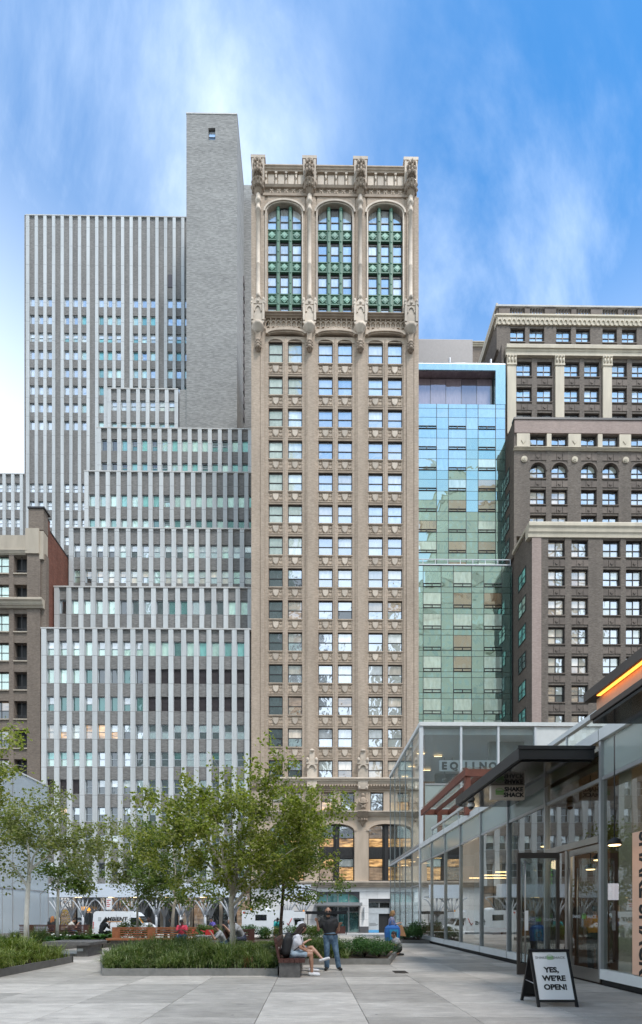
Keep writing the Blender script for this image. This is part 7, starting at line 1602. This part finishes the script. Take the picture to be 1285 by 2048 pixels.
b = MB(); b.tube([(LB * 0.88, -1.11, 1.5), (LB * 0.90, -1.11, 1.3), (LB * 0.97, -1.11, 1.95)], 0.04, 6); lpart('logo_tick', b, 'red_paint', rv)
for x in (LB * 0.17, LB + 0.95): b = MB(); b.lathe((x, -0.8, 2.72 if x < LB else 2.58), [(0.09, 0), (0.08, 0.13), (0.04, 0.16)], 8); lpart('marker_lamp', b, 'amber_lens', rv)
b = MB(); b.box(0.1, 0.3, -1.112, -1.1, 2.4, 2.55); lpart('badge', b, 'red_paint', rv)
b = MB(); b.lathe((LB * 0.45, 0, 2.72), [(0.5, 0), (0.45, 0.2), (0.2, 0.26)], 12); lpart('roof_unit', b, 'white_paint', rv)
# ------------------------------------------------------------------ people
def caps(b, p, q, r0, r1, n=10):
    p, q = Vector(p), Vector(q); d_ = (q - p); L_ = max(d_.length, 1e-4); d_ /= L_; pts, rs = [], []
    for k in range(4): a = pi / 2 * (1 - k / 3); pts.append(p - d_ * r0 * sin(a)); rs.append(max(r0 * cos(a), 0.002))
    for k in range(4): a = pi / 2 * k / 3; pts.append(q + d_ * r1 * sin(a)); rs.append(max(r1 * cos(a), 0.002))
    b.tube(pts, rs, n)
def solid(parts, voxel, mats, extra=None, smooth=4):
    """fuse capsules into one continuous surface"""
    b = MB()
    for p in parts:
        if p[0] == 'c': caps(b, *p[1:])
        else: b.blob(p[1], *p[2], 12, 8)
    me = bpy.data.meshes.new('tmp'); me.from_pydata(b.v, [], b.f); bm = bmesh.new(); bm.from_mesh(me); bmesh.ops.recalc_face_normals(bm, faces=bm.faces); bm.to_mesh(me); bm.free()
    o = bpy.data.objects.new('tmp', me); r = o.modifiers.new('r', 'REMESH'); r.mode = 'VOXEL'; r.voxel_size = voxel; s_ = o.modifiers.new('s', 'SMOOTH'); s_.iterations = smooth; s_.factor = 0.5
    m2 = evaluated(o); bpy.data.objects.remove(o); bpy.data.meshes.remove(me)
    if extra:
        bm = bmesh.new(); bm.from_mesh(m2); t_ = extra.mesh('x', 'ink'); bm.from_mesh(t_); bm.to_mesh(m2); bm.free(); bpy.data.meshes.remove(t_)
    m2.materials.clear(); m2.materials.append(M[mats])
    for p in m2.polygons: p.use_smooth = True; p.material_index = 0
    return m2
V = Vector
def person(label, at, rot, J, skin='skin_light', top=None, bottom=None, sleeve=0.55, hem=1.0, shoes='shoe_black', hair=None, hairstyle='short', vox=0.016, k=1.0, group=None, look=0.0, socks=None, build=1.0):
    """J: joints in the person's own space; they face -y"""
    t_ = thing('person', label, 'person', at, group, (0, 0, rot)); t_.scale = (k, k, k)
    g = {a: V(b_) for a, b_ in J.items()}; B = build
    hd, nk, ch_, pv = g['head'], g['neck'], g['chest'], g['pelvis']
    up = (hd - nk).normalized(); fw = V((sin(look), -cos(look), 0)); fw = (fw - up * fw.dot(up)).normalized(); rt = fw.cross(up)
    torso = [('c', pv, pv.lerp(ch_, 0.5), 0.135 * B, 0.13 * B), ('c', pv.lerp(ch_, 0.45), ch_, 0.13 * B, 0.125 * B)]
    for s_ in 'LR':
        torso += [('c', ch_, g['sh' + s_].lerp(ch_, 0.15), 0.105 * B, 0.062), ('c', pv, g['hip' + s_], 0.125 * B, 0.10 * B), ('c', pv.lerp(ch_, 0.1), g['hip' + s_].lerp(g['sh' + s_], 0.75), 0.10 * B, 0.085 * B)]
    arms, fore, thigh, calf, feet = [], [], [], [], []; fing = MB()
    for s_ in 'LR':
        sh_, el, ha, hp_, kn, an = (g[q + s_] for q in ('sh', 'el', 'ha', 'hip', 'kn', 'an'))
        arms.append(('c', sh_, el, 0.058, 0.043)); fore.append(('c', el, ha, 0.042, 0.027)); thigh.append(('c', hp_, kn, 0.088 * B, 0.058)); calf.append(('c', kn, kn.lerp(an, 0.35), 0.055, 0.058)); calf.append(('c', kn.lerp(an, 0.35), an, 0.056, 0.036))
        toe = g.get('toe' + s_, an + V((0, -0.17, -0.05))); heel = an + (an - toe).normalized() * 0.05 + V((0, 0, -0.045)); feet += [('c', heel, toe, 0.038, 0.032), ('c', an, heel.lerp(toe, 0.35), 0.038, 0.036)]
        d_ = g.get('hd' + s_); d_ = V(d_).normalized() if d_ else (ha - el).normalized(); side_ = d_.cross(V((0, 0, 1))); side_ = (side_.normalized() if side_.length > 0.1 else V((1, 0, 0))); cu = side_.cross(d_)
        palm = ha + d_ * 0.05; fore.append(('c', ha, palm, 0.026, 0.03)); fore.append(('c', palm - side_ * 0.02, palm + side_ * 0.02, 0.017, 0.017))
        for i, (off, ln) in enumerate(((-0.030, 0.060), (-0.010, 0.074), (0.010, 0.070), (0.029, 0.054))):
            r_ = ha + d_ * 0.075 + side_ * off; m1 = r_ + d_ * ln * 0.55 - cu * 0.008; fing.tube([r_ - d_ * 0.02, r_, m1, m1 + d_ * ln * 0.35 - cu * 0.024], [0.009, 0.0095, 0.0085, 0.006], 6)
        sg_ = 1 if s_ == 'L' else -1; r_ = ha + d_ * 0.03 - side_ * 0.026 * sg_; fing.tube([r_, r_ - side_ * 0.026 * sg_ + d_ * 0.022, r_ - side_ * 0.034 * sg_ + d_ * 0.055], [0.012, 0.010, 0.007], 6)
    head = [('b', hd, (0.073, 0.088, 0.105)), ('c', hd - up * 0.05 + fw * 0.035, hd - up * 0.085 + fw * 0.05, 0.052, 0.038), ('c', nk - up * 0.05, hd - up * 0.04, 0.052, 0.05), ('c', hd + fw * 0.085 + up * 0.0, hd + fw * 0.103 - up * 0.028, 0.010, 0.014), ('c', hd + fw * 0.07 + rt * 0.03 + up * 0.02, hd + fw * 0.07 - rt * 0.03 + up * 0.02, 0.018, 0.018)]
    for q in (-1, 1): head.append(('c', hd + rt * 0.073 * q - up * 0.02, hd + rt * 0.078 * q + up * 0.02, 0.014, 0.016)); fing.blob(hd + fw * 0.083 + rt * 0.032 * q + up * 0.005, 0.012, 0.012, 0.009, 6, 4)
    fing.tube([hd + fw * 0.088 - up * 0.058 + rt * 0.024, hd + fw * 0.096 - up * 0.06, hd + fw * 0.088 - up * 0.058 - rt * 0.024], 0.006, 5)
    lpart('body', solid(torso + arms + fore + thigh + calf + feet + head, vox, skin, fing, 3), None, t_)
    def inf(ps, e): return [('c', p[1], p[2], p[3] + e, p[4] + e) for p in ps]
    if top:
        sl_ = [('c', a[1], a[1].lerp(a[2], min(1, sleeve * 1.0)), a[3], a[3] + (a[4] - a[3]) * min(1, sleeve) + 0.006) for a in arms]
        if sleeve > 1: sl_ += [('c', a[1], a[1].lerp(a[2], sleeve - 1), a[3], a[4] + 0.006) for a in fore if (a[1] - a[2]).length > 0.15]
        lpart('top', solid(inf(torso, 0.014) + inf(sl_, 0.016) + [('c', nk - up * 0.06, nk - up * 0.015, 0.07, 0.062)], vox, top, None, 3), None, t_)
    if bottom:
        hips = [p for p in torso if (p[1] - pv).length < 0.001]; legs = [('c', a[1], a[1].lerp(a[2], min(1, hem * 2)), a[3], a[3] + (a[4] - a[3]) * min(1, hem * 2)) for a in thigh]
        if hem > 0.5: 
            for s_ in 'LR': legs.append(('c', g['kn' + s_], g['kn' + s_].lerp(g['an' + s_], (hem - 0.5) * 2), 0.056, 0.054))
        lpart('trousers' if hem > 0.6 else 'shorts', solid([('c', p[1], p[1].lerp(p[2], 0.55) if i == 0 else p[2], p[3], p[4]) for i, p in enumerate(inf(hips[:1] + [h_ for h_ in hips if h_[4] == 0.10 * B], 0.018))] + inf(legs, 0.02), vox, bottom, None, 3), None, t_)
    if shoes:
        for s_ in 'LR':
            an = g['an' + s_]; toe = g.get('toe' + s_, an + V((0, -0.17, -0.05))); heel = an + (an - toe).normalized() * 0.05 + V((0, 0, -0.045))
            lpart('shoe', solid([('c', heel, toe, 0.046, 0.040), ('c', an - V((0, 0, 0.02)), heel.lerp(toe, 0.4), 0.048, 0.042)], 0.012, shoes, None, 2), None, t_)
    if hair:
        H = [('b', hd + up * 0.022 - fw * 0.012, (0.083, 0.096, 0.102))] if hairstyle != 'bald' else [('c', hd - fw * 0.06 - up * 0.02 + rt * 0.045, hd - fw * 0.06 - up * 0.02 - rt * 0.045, 0.045, 0.045)]
        if hairstyle == 'long': H += [('c', hd - fw * 0.05, nk - fw * 0.07 - up * 0.10, 0.085, 0.06)] + [('c', hd + rt * q * 0.06 - up * 0.02, nk + rt * q * 0.075 - up * 0.10, 0.04, 0.035) for q in (-1, 1)]
        if hairstyle == 'bob': H += [('c', hd + rt * q * 0.055 - up * 0.0, hd + rt * q * 0.075 - up * 0.11, 0.045, 0.035) for q in (-1, 1)] + [('c', hd - fw * 0.05, hd - fw * 0.06 - up * 0.10, 0.075, 0.06)]
        me = solid(H, 0.012, hair, None, 2)
        if hairstyle != 'bald':                        # open the face
            bm = bmesh.new(); bm.from_mesh(me); kill = [v_ for v_ in bm.verts if (v_.co - hd).dot(fw) > 0.045 and (v_.co - hd).dot(up) < 0.055]; bmesh.ops.delete(bm, geom=kill, context='VERTS'); bm.to_mesh(me); bm.free()
        lpart('hair', me, None, t_)
    return t_, g, (fw, up, rt)
def sit(lean=0.05, knee=0.12, legs='down', arms='lap', turn=0.0, headf=0.0, h=0.47, reach=0.0):
    """seated pose facing -y, seat at height h"""
    pz = h + 0.10; J = dict(pelvis=(0, 0.02, pz), chest=(0, 0.02 - lean, pz + 0.36), neck=(0, 0.0 - lean * 1.3, pz + 0.52), head=(0, -0.035 - lean * 1.5 - headf, pz + 0.655 - headf * 0.45))
    for s_, q in (('L', 1), ('R', -1)):
        J['sh' + s_] = (0.17 * q, 0.02 - lean * 1.15, pz + 0.43); J['hip' + s_] = (0.09 * q, 0, pz - 0.01); J['kn' + s_] = (knee * q, -0.42, pz - 0.02); J['an' + s_] = (knee * q * 1.0, -0.44, 0.085)
        J['el' + s_] = (0.22 * q, -0.06 - lean * 0.9, pz + 0.16); J['ha' + s_] = (0.10 * q, -0.26, pz + 0.13)
        if arms == 'knees': J['el' + s_] = (0.20 * q, -0.30 - lean * 0.3, pz + 0.12); J['ha' + s_] = (0.06 * q, -0.46, pz + 0.10)
        if arms == 'face': J['el' + s_] = (0.19 * q, -0.22 - lean, pz + 0.18); J['ha' + s_] = (0.05 * q, -0.22 - lean * 1.5 - headf, pz + 0.44)
        if arms == 'read': J['el' + s_] = (0.22 * q, -0.10 - lean, pz + 0.18); J['ha' + s_] = (0.09 * q, -0.27 - lean, pz + 0.27)
    if legs == 'cross': J['knL'] = (0.02, -0.44, pz + 0.08); J['anL'] = (-0.10, -0.72, pz - 0.22); J['toeL'] = (-0.10, -0.90, pz - 0.20)
    return J
PEO = 'people sitting in the plaza'
# man standing in black polo and mask
mx, my_ = 0.62, 12.8
J = dict(pelvis=(-0.06, 0, 0.95), chest=(-0.10, -0.01, 1.30), neck=(-0.12, 0.0, 1.47), head=(-0.125, -0.03, 1.645), shL=(0.07, 0.0, 1.40), shR=(-0.28, 0.0, 1.40), elL=(0.165, -0.03, 1.11), elR=(-0.395, -0.03, 1.12), haL=(0.175, -0.20, 1.25), haR=(-0.43, -0.12, 1.345),
         hdL=(0.25, -0.55, 0.75), hdR=(-0.2, -0.35, 0.9), hipL=(0.03, 0, 0.93), hipR=(-0.15, 0, 0.93), knL=(0.10, -0.03, 0.51), knR=(-0.16, -0.03, 0.51), anL=(0.17, 0.03, 0.10), anR=(-0.155, 0.02, 0.10), toeL=(0.235, -0.15, 0.045), toeR=(-0.20, -0.16, 0.045))
man, g, (fw, up, rt) = person('standing man in black polo shirt, black face mask and blue jeans', (mx, my_, 0), 0, J, 'skin_tan', 'cloth_black', 'denim', 0.62, 1.0, 'shoe_black', 'hair_grey', 'bald', 0.013, build=1.05)
hd = g['head']; b = MB()
for i in range(9):
    pass
vs_, fs = [], []
for j, zz in enumerate((-0.012, -0.045, -0.075, -0.10)):
    for i in range(9): a = -1.25 + 2.5 * i / 8; r = (0.097, 0.108, 0.104, 0.075)[j]; vs_.append(hd + fw * (r * cos(a) + (0.018 if j in (1, 2) else 0.01)) + rt * r * 0.86 * sin(a) + up * zz)
for j in range(3):
    for i in range(8): fs.append((j * 9 + i, j * 9 + i + 1, j * 9 + i + 10, j * 9 + i + 9))
b.add(vs_, fs, 0, True); lpart('face_mask', b, 'cloth_black', man)
b = MB()
for q in (-1, 1): b.blob(hd + fw * 0.094 + rt * 0.033 * q + up * 0.012, 0.028, 0.012, 0.02, 10, 5); b.tube([hd + fw * 0.085 + rt * 0.06 * q + up * 0.018, hd + rt * 0.085 * q + up * 0.014], 0.004, 5)
lpart('sunglasses', b, 'ink', man)
b = MB()
for q in (-1, 1): b.tube([g['neck'] + V((0.055 * q, 0.02, 0.02)), g['neck'] + V((0.05 * q, -0.05, -0.0)), g['neck'] + V((0.008 * q, -0.085, -0.05))], 0.012, 6)
lpart('collar', b, 'cloth_black', man)
b = MB(); pz_ = g['pelvis']; b.lathe((pz_.x, pz_.y, 0.985), [(0.168, 0), (0.17, 0.035)], 16, sx=1.12, sy=0.98); lpart('belt', b, 'ink', man)
# woman with backpack on the near bench, facing +x
J = sit(0.10, 0.09, 'down', 'lap', headf=0.03); J['shR'] = (-0.16, -0.09, 0.99); J['elL'] = (0.22, -0.20, 0.76)
J['elR'] = (-0.20, -0.16, 0.72); J['haR'] = (-0.10, -0.34, 0.62)
wom, g, _ = person('seated woman in white shirt and denim shorts with a black backpack', (-0.40, 11.66, 0), pi / 2, J, 'skin_tan', 'cloth_white', 'denim_light', 0.6, 0.32, 'shoe_white', 'hair_dark', 'long', 0.014, group=PEO, build=1.05, look=0.15)
bp = thing('backpack', 'black backpack worn by the woman on the near bench', 'bag', (-0.66, 11.62, 0.52)); b = MB(); rng = random.Random(4)
me = solid([('c', (-0.62, 11.52, 0.62), (-0.56, 11.53, 0.92), 0.13, 0.12), ('c', (-0.62, 11.76, 0.62), (-0.56, 11.76, 0.92), 0.13, 0.12), ('c', (-0.60, 11.64, 0.58), (-0.54, 11.64, 1.0), 0.13, 0.11), ('c', (-0.69, 11.56, 0.62), (-0.69, 11.72, 0.62), 0.085, 0.085), ('c', (-0.67, 11.56, 0.66), (-0.66, 11.72, 0.78), 0.08, 0.07)], 0.016, 'cloth_black', None, 2)
for v_ in me.vertices: v_.co -= V((-0.66, 11.62, 0.52))
lpart('pack', me, None, bp)
b = MB()
for y in (11.50, 11.80): b.tube([(-0.50, y, 1.05), (-0.36, y, 1.09), (-0.22, y, 0.98), (-0.24, y, 0.78), (-0.44, y, 0.62)], 0.017, 6)
b.build('strap', 'cloth_black', bp); b = MB(); b.tube([(-0.56, 11.60, 1.08), (-0.58, 11.64, 1.15), (-0.56, 11.68, 1.08)], 0.012, 6); b.build('handle', 'cloth_black', bp)
b = MB(); b.box(-0.795, -0.78, 11.50, 11.505, 0.66, 0.74); b.box(-0.72, -0.715, 11.42, 11.425, 0.72, 0.78); b.build('buckle', 'sheet_white', bp)
# second person in pale bucket hat, legs crossed
J = sit(0.06, 0.10, 'cross', 'read', headf=0.02); J['elL'] = (0.26, 0.05, 0.80); J['haL'] = (0.30, 0.22, 0.90)
per, g, (fw, up, rt) = person('person in pale bucket hat sitting cross legged behind the woman with backpack', (-0.40, 12.55, 0), pi / 2, J, 'skin_light', 'cloth_beige', 'denim_light', 0.6, 0.3, 'shoe_white', 'hair_dark', 'short', 0.015, group=PEO)
hd = g['head']; b = MB(); b.lathe((hd.x, hd.y, hd.z + 0.035), [(0.16, -0.03), (0.155, -0.02), (0.10, 0.03), (0.092, 0.09), (0.06, 0.11), (0.005, 0.115)], 16); o = lpart('hat', b, 'hat_pale', per)
# woman with tote, facing +x
J = dict(pelvis=(0, 0, 0.90), chest=(0, 0, 1.24), neck=(0, -0.01, 1.39), head=(0, -0.05, 1.54), shL=(0.155, 0, 1.32), shR=(-0.155, 0, 1.32), elL=(0.20, -0.06, 1.07), elR=(-0.19, -0.08, 1.06), haL=(0.12, -0.28, 1.14), haR=(-0.10, -0.28, 1.12), hipL=(0.08, 0, 0.89), hipR=(-0.08, 0, 0.89), knL=(0.09, -0.02, 0.49), knR=(-0.08, 0.02, 0.49), anL=(0.09, 0.04, 0.09), anR=(-0.08, 0.06, 0.09))
wx0, wy0 = G(784, 1902)
ww, g, _ = person('woman in checked shirt looking at her phone beside the kneeling boy', (wx0, wy0, 0), pi / 2 - 0.25, J, 'skin_light', 'cloth_check', 'cloth_navy', 1.5, 1.0, 'shoe_white', 'hair_blond', 'bob', 0.016, k=1.04)
tt = thing('tote_bag', 'large bright blue tote bag with square print carried by the woman', 'bag', (wx0 - 0.02, wy0 - 0.32, 0.45)); X, Y = wx0 - 0.02, wy0 - 0.32
me = MB(); 
me.add([(X - 0.30, Y - 0.13, 0.44), (X + 0.26, Y - 0.13, 0.44), (X + 0.26, Y + 0.13, 0.44), (X - 0.30, Y + 0.13, 0.44), (X - 0.33, Y - 0.15, 0.80), (X + 0.30, Y - 0.15, 0.80), (X + 0.30, Y + 0.15, 0.80), (X - 0.33, Y + 0.15, 0.80), (X - 0.31, Y - 0.12, 1.00), (X + 0.28, Y - 0.12, 1.00), (X + 0.28, Y + 0.12, 1.00), (X - 0.31, Y + 0.12, 1.00), (X - 0.20, Y - 0.03, 1.10), (X + 0.19, Y - 0.03, 1.10), (X + 0.19, Y + 0.03, 1.10), (X - 0.20, Y + 0.03, 1.10)],
       [(0, 3, 2, 1)] + [(4 * r + i, 4 * r + (i + 1) % 4, 4 * r + 4 + (i + 1) % 4, 4 * r + 4 + i) for r in range(3) for i in range(4)] + [(12, 13, 14, 15)]); me.build('sack', 'bag_blue', tt)
b = MB(); b.add([(X - 0.13, Y - 0.158, 0.50), (X + 0.20, Y - 0.155, 0.50), (X + 0.22, Y - 0.165, 0.92), (X - 0.15, Y - 0.168, 0.92)], [(0, 1, 2, 3)]); b.build('print', 'bag_light', tt)
b = MB(); b.tube([(X + 0.03 + 0.10 * cos(2 * pi * q / 14), Y - 0.172, 0.70 + 0.12 * sin(2 * pi * q / 14)) for q in range(15)], 0.018, 6); b.tube([(X + 0.13, Y - 0.172, 0.60), (X + 0.13, Y - 0.172, 0.84)], 0.016, 6); b.build('print_mark', 'cloth_navy', tt)
b = MB()
for q in (-0.06, 0.06): b.tube([(X - 0.14, Y + q, 1.06), (X - 0.07, Y + q + 0.1, 1.26), (X, Y + 0.14, 1.34), (X + 0.06, Y + q + 0.1, 1.26), (X + 0.13, Y + q, 1.06)], 0.014, 6)
b.build('handle', 'bag_blue', tt)
pb = thing('paper_bag', 'brown paper bag hanging from the arm of the woman with the tote', 'bag', (wx0 + 0.36, wy0 - 0.1, 0.65)); b = MB(); X = wx0 + 0.36
b.add([(X - 0.13, wy0 - 0.2, 0.66), (X + 0.22, wy0 - 0.2, 0.62), (X + 0.22, wy0, 0.62), (X - 0.13, wy0, 0.66), (X - 0.18, wy0 - 0.17, 1.06), (X + 0.06, wy0 - 0.17, 1.10), (X + 0.06, wy0 - 0.03, 1.10), (X - 0.18, wy0 - 0.03, 1.06)], [(0, 3, 2, 1), (0, 1, 5, 4), (1, 2, 6, 5), (2, 3, 7, 6), (3, 0, 4, 7), (4, 5, 6, 7)]); b.build('sack', 'paper_bag', pb)
b = MB(); b.tube([(X - 0.12, wy0 - 0.1, 1.06), (X - 0.07, wy0 - 0.1, 1.15), (X - 0.0, wy0 - 0.1, 1.08)], 0.006, 5); b.build('handle', 'paper_bag', pb)
# kneeling boy, facing -x
J = dict(pelvis=(0, 0.06, 0.25), chest=(0, -0.02, 0.52), neck=(0, -0.06, 0.64), head=(0, -0.12, 0.755), shL=(0.13, -0.03, 0.58), shR=(-0.13, -0.03, 0.58), elL=(0.17, -0.12, 0.40), elR=(-0.17, -0.12, 0.40), haL=(0.06, -0.27, 0.42), haR=(-0.06, -0.27, 0.42), hipL=(0.08, 0.04, 0.24), hipR=(-0.08, 0.04, 0.24), knL=(0.10, -0.30, 0.09), knR=(-0.10, -0.30, 0.09), anL=(0.10, 0.06, 0.09), anR=(-0.10, 0.06, 0.09), toeL=(0.10, 0.20, 0.05), toeR=(-0.10, 0.20, 0.05))
kx, ky = G(794, 1912); person('kneeling boy in grey shirt and dark shorts beside the woman with the tote', (kx, ky, 0), -pi / 2 + 0.3, J, 'skin_tan', 'cloth_grey', 'cloth_black', 0.7, 0.3, 'shoe_black', 'hair_dark', 'short', 0.014, k=1.05)
# the others on benches
person('seated man in red shirt and dark jeans on the long timber bench', (XX(365, 20.95), 20.95, 0), 0.1, sit(0.10, 0.17, arms='read', headf=0.05), 'skin_dark', 'cloth_red', 'denim_dark', 0.6, 1.0, 'shoe_black', 'hair_black', 'short', 0.016, group=PEO, build=1.08)
person('boy in grey shirt eating beside the main birch trunk', (XX(448, 17.3), 17.3, 0), -1.2, sit(0.16, 0.12, arms='face', headf=0.05, h=0.40), 'skin_tan', 'cloth_grey', 'denim_dark', 0.7, 0.3, 'shoe_black', 'hair_dark', 'short', 0.016, k=0.93, group=PEO)
person('bald man in grey shirt leaning forward on the dark bench', (XX(484, 17.6), 17.6, 0.02), -1.1, sit(0.20, 0.14, arms='face', headf=0.10), 'skin_tan', 'cloth_grey', 'cloth_navy', 0.7, 1.0, 'shoe_black', 'hair_grey', 'bald', 0.016, k=1.06, group=PEO, build=1.1)
person('person in teal shirt sitting behind the hedge by the dark trunked tree', (XX(557, 28.0), 28.0, 0), 0.0, sit(0.26, 0.20, arms='knees', headf=0.10), 'skin_tan', 'cloth_teal', 'cloth_navy', 0.6, 0.4, 'shoe_black', 'hair_black', 'short', 0.018, k=1.05, group=PEO)
person('ginger haired person in black shirt seen from behind on the far left bench', (XX(102, 27.0), 27.1, 0), pi, sit(0.02, 0.12), 'skin_light', 'cloth_black', 'denim_dark', 0.6, 1.0, 'shoe_black', 'hair_ginger', 'long', 0.018, k=1.08, group=PEO)
person('person in pale shirt resting head on hand on the far left bench', (XX(134, 27.0), 27.0, 0), pi - 0.9, sit(0.22, 0.12, arms='face', headf=0.04), 'skin_tan', 'cloth_beige', 'denim_dark', 0.6, 1.0, 'shoe_black', 'hair_black', 'short', 0.018, group=PEO)
person('dark haired person all in black at the right end of the far left bench', (XX(203, 25.6), 25.6, 0), pi - 0.5, sit(0.14, 0.12, arms='face', headf=0.05), 'skin_tan', 'cloth_black', 'cloth_black', 0.8, 1.0, 'shoe_black', 'hair_black', 'long', 0.018, k=1.02, group=PEO)
person('long haired person in pale top behind the timber bench near the van', (XX(303, 26.4), 26.4, 0), -1.3, sit(0.08, 0.12), 'skin_tan', 'cloth_beige', 'denim_dark', 0.2, 1.0, 'shoe_black', 'hair_dark', 'long', 0.018, k=1.02, group=PEO)
person('dark haired person in black top seated beyond the red shirted man', (XX(347, 25.8), 25.8, 0), -1.5, sit(0.08, 0.12), 'skin_tan', 'cloth_black', 'denim_dark', 0.2, 1.0, 'shoe_black', 'hair_dark', 'long', 0.018, group=PEO)
person('person in purple shirt half hidden behind the hedge', (XX(430, 28.4), 28.4, 0), -0.8, sit(0.15, 0.12, arms='read'), 'skin_tan', 'cloth_purple', 'denim_dark', 0.6, 1.0, 'shoe_black', 'hair_black', 'short', 0.018, k=1.0, group=PEO)
for px_, Y, h_, wh in ((303, 26.5, 0.47, 'the long haired person near the van'), (347, 25.9, 0.47, 'the dark haired person beyond the red shirted man'), (430, 28.5, 0.47, 'the person in purple'), (557, 28.1, 0.48, 'the person in teal'), (203, 25.7, 0.47, 'the person all in black')):
    x = XX(px_, Y); st = thing('stool', 'low round stone stool under ' + wh, 'stool', (x, Y, 0), 'stone stools at the back of the plaza'); b = MB(); b.lathe((x, Y, 0), [(0.22, 0), (0.2, 0.05), (0.2, h_ - 0.06), (0.24, h_ - 0.03), (0.24, h_)], 14); b.build('block', 'rough_granite', st)
def stand(h=0.0): return dict(pelvis=(0, 0, 0.94), chest=(0, 0, 1.29), neck=(0, 0, 1.46), head=(0, -0.03, 1.62), shL=(0.18, 0, 1.39), shR=(-0.18, 0, 1.39), elL=(0.23, 0.02, 1.10), elR=(-0.23, 0.02, 1.10), haL=(0.22, -0.08, 0.86), haR=(-0.22, -0.08, 0.86), hipL=(0.09, 0, 0.93), hipR=(-0.09, 0, 0.93), knL=(0.10, -0.02, 0.51), knR=(-0.10, -0.02, 0.51), anL=(0.10, 0.03, 0.09), anR=(-0.10, 0.03, 0.09))
ox = XX(1191, 11.35); person('shop worker in orange shirt and black apron inside the glass door', (ox, 11.35, 0.1), pi - 0.3, stand(), 'skin_tan', 'cloth_orange', 'cloth_black', 0.6, 1.0, 'shoe_black', 'hair_black', 'short', 0.016, k=0.97)
person('man in dark navy clothes just inside the window by the open door', (XX(1090, 13.4), 13.4, 0.1), 0.4, stand(), 'skin_tan', 'cloth_navy', 'cloth_navy', 1.4, 1.0, 'shoe_black', 'hair_black', 'short', 0.016)
bpy.data.scenes.remove(TMP)
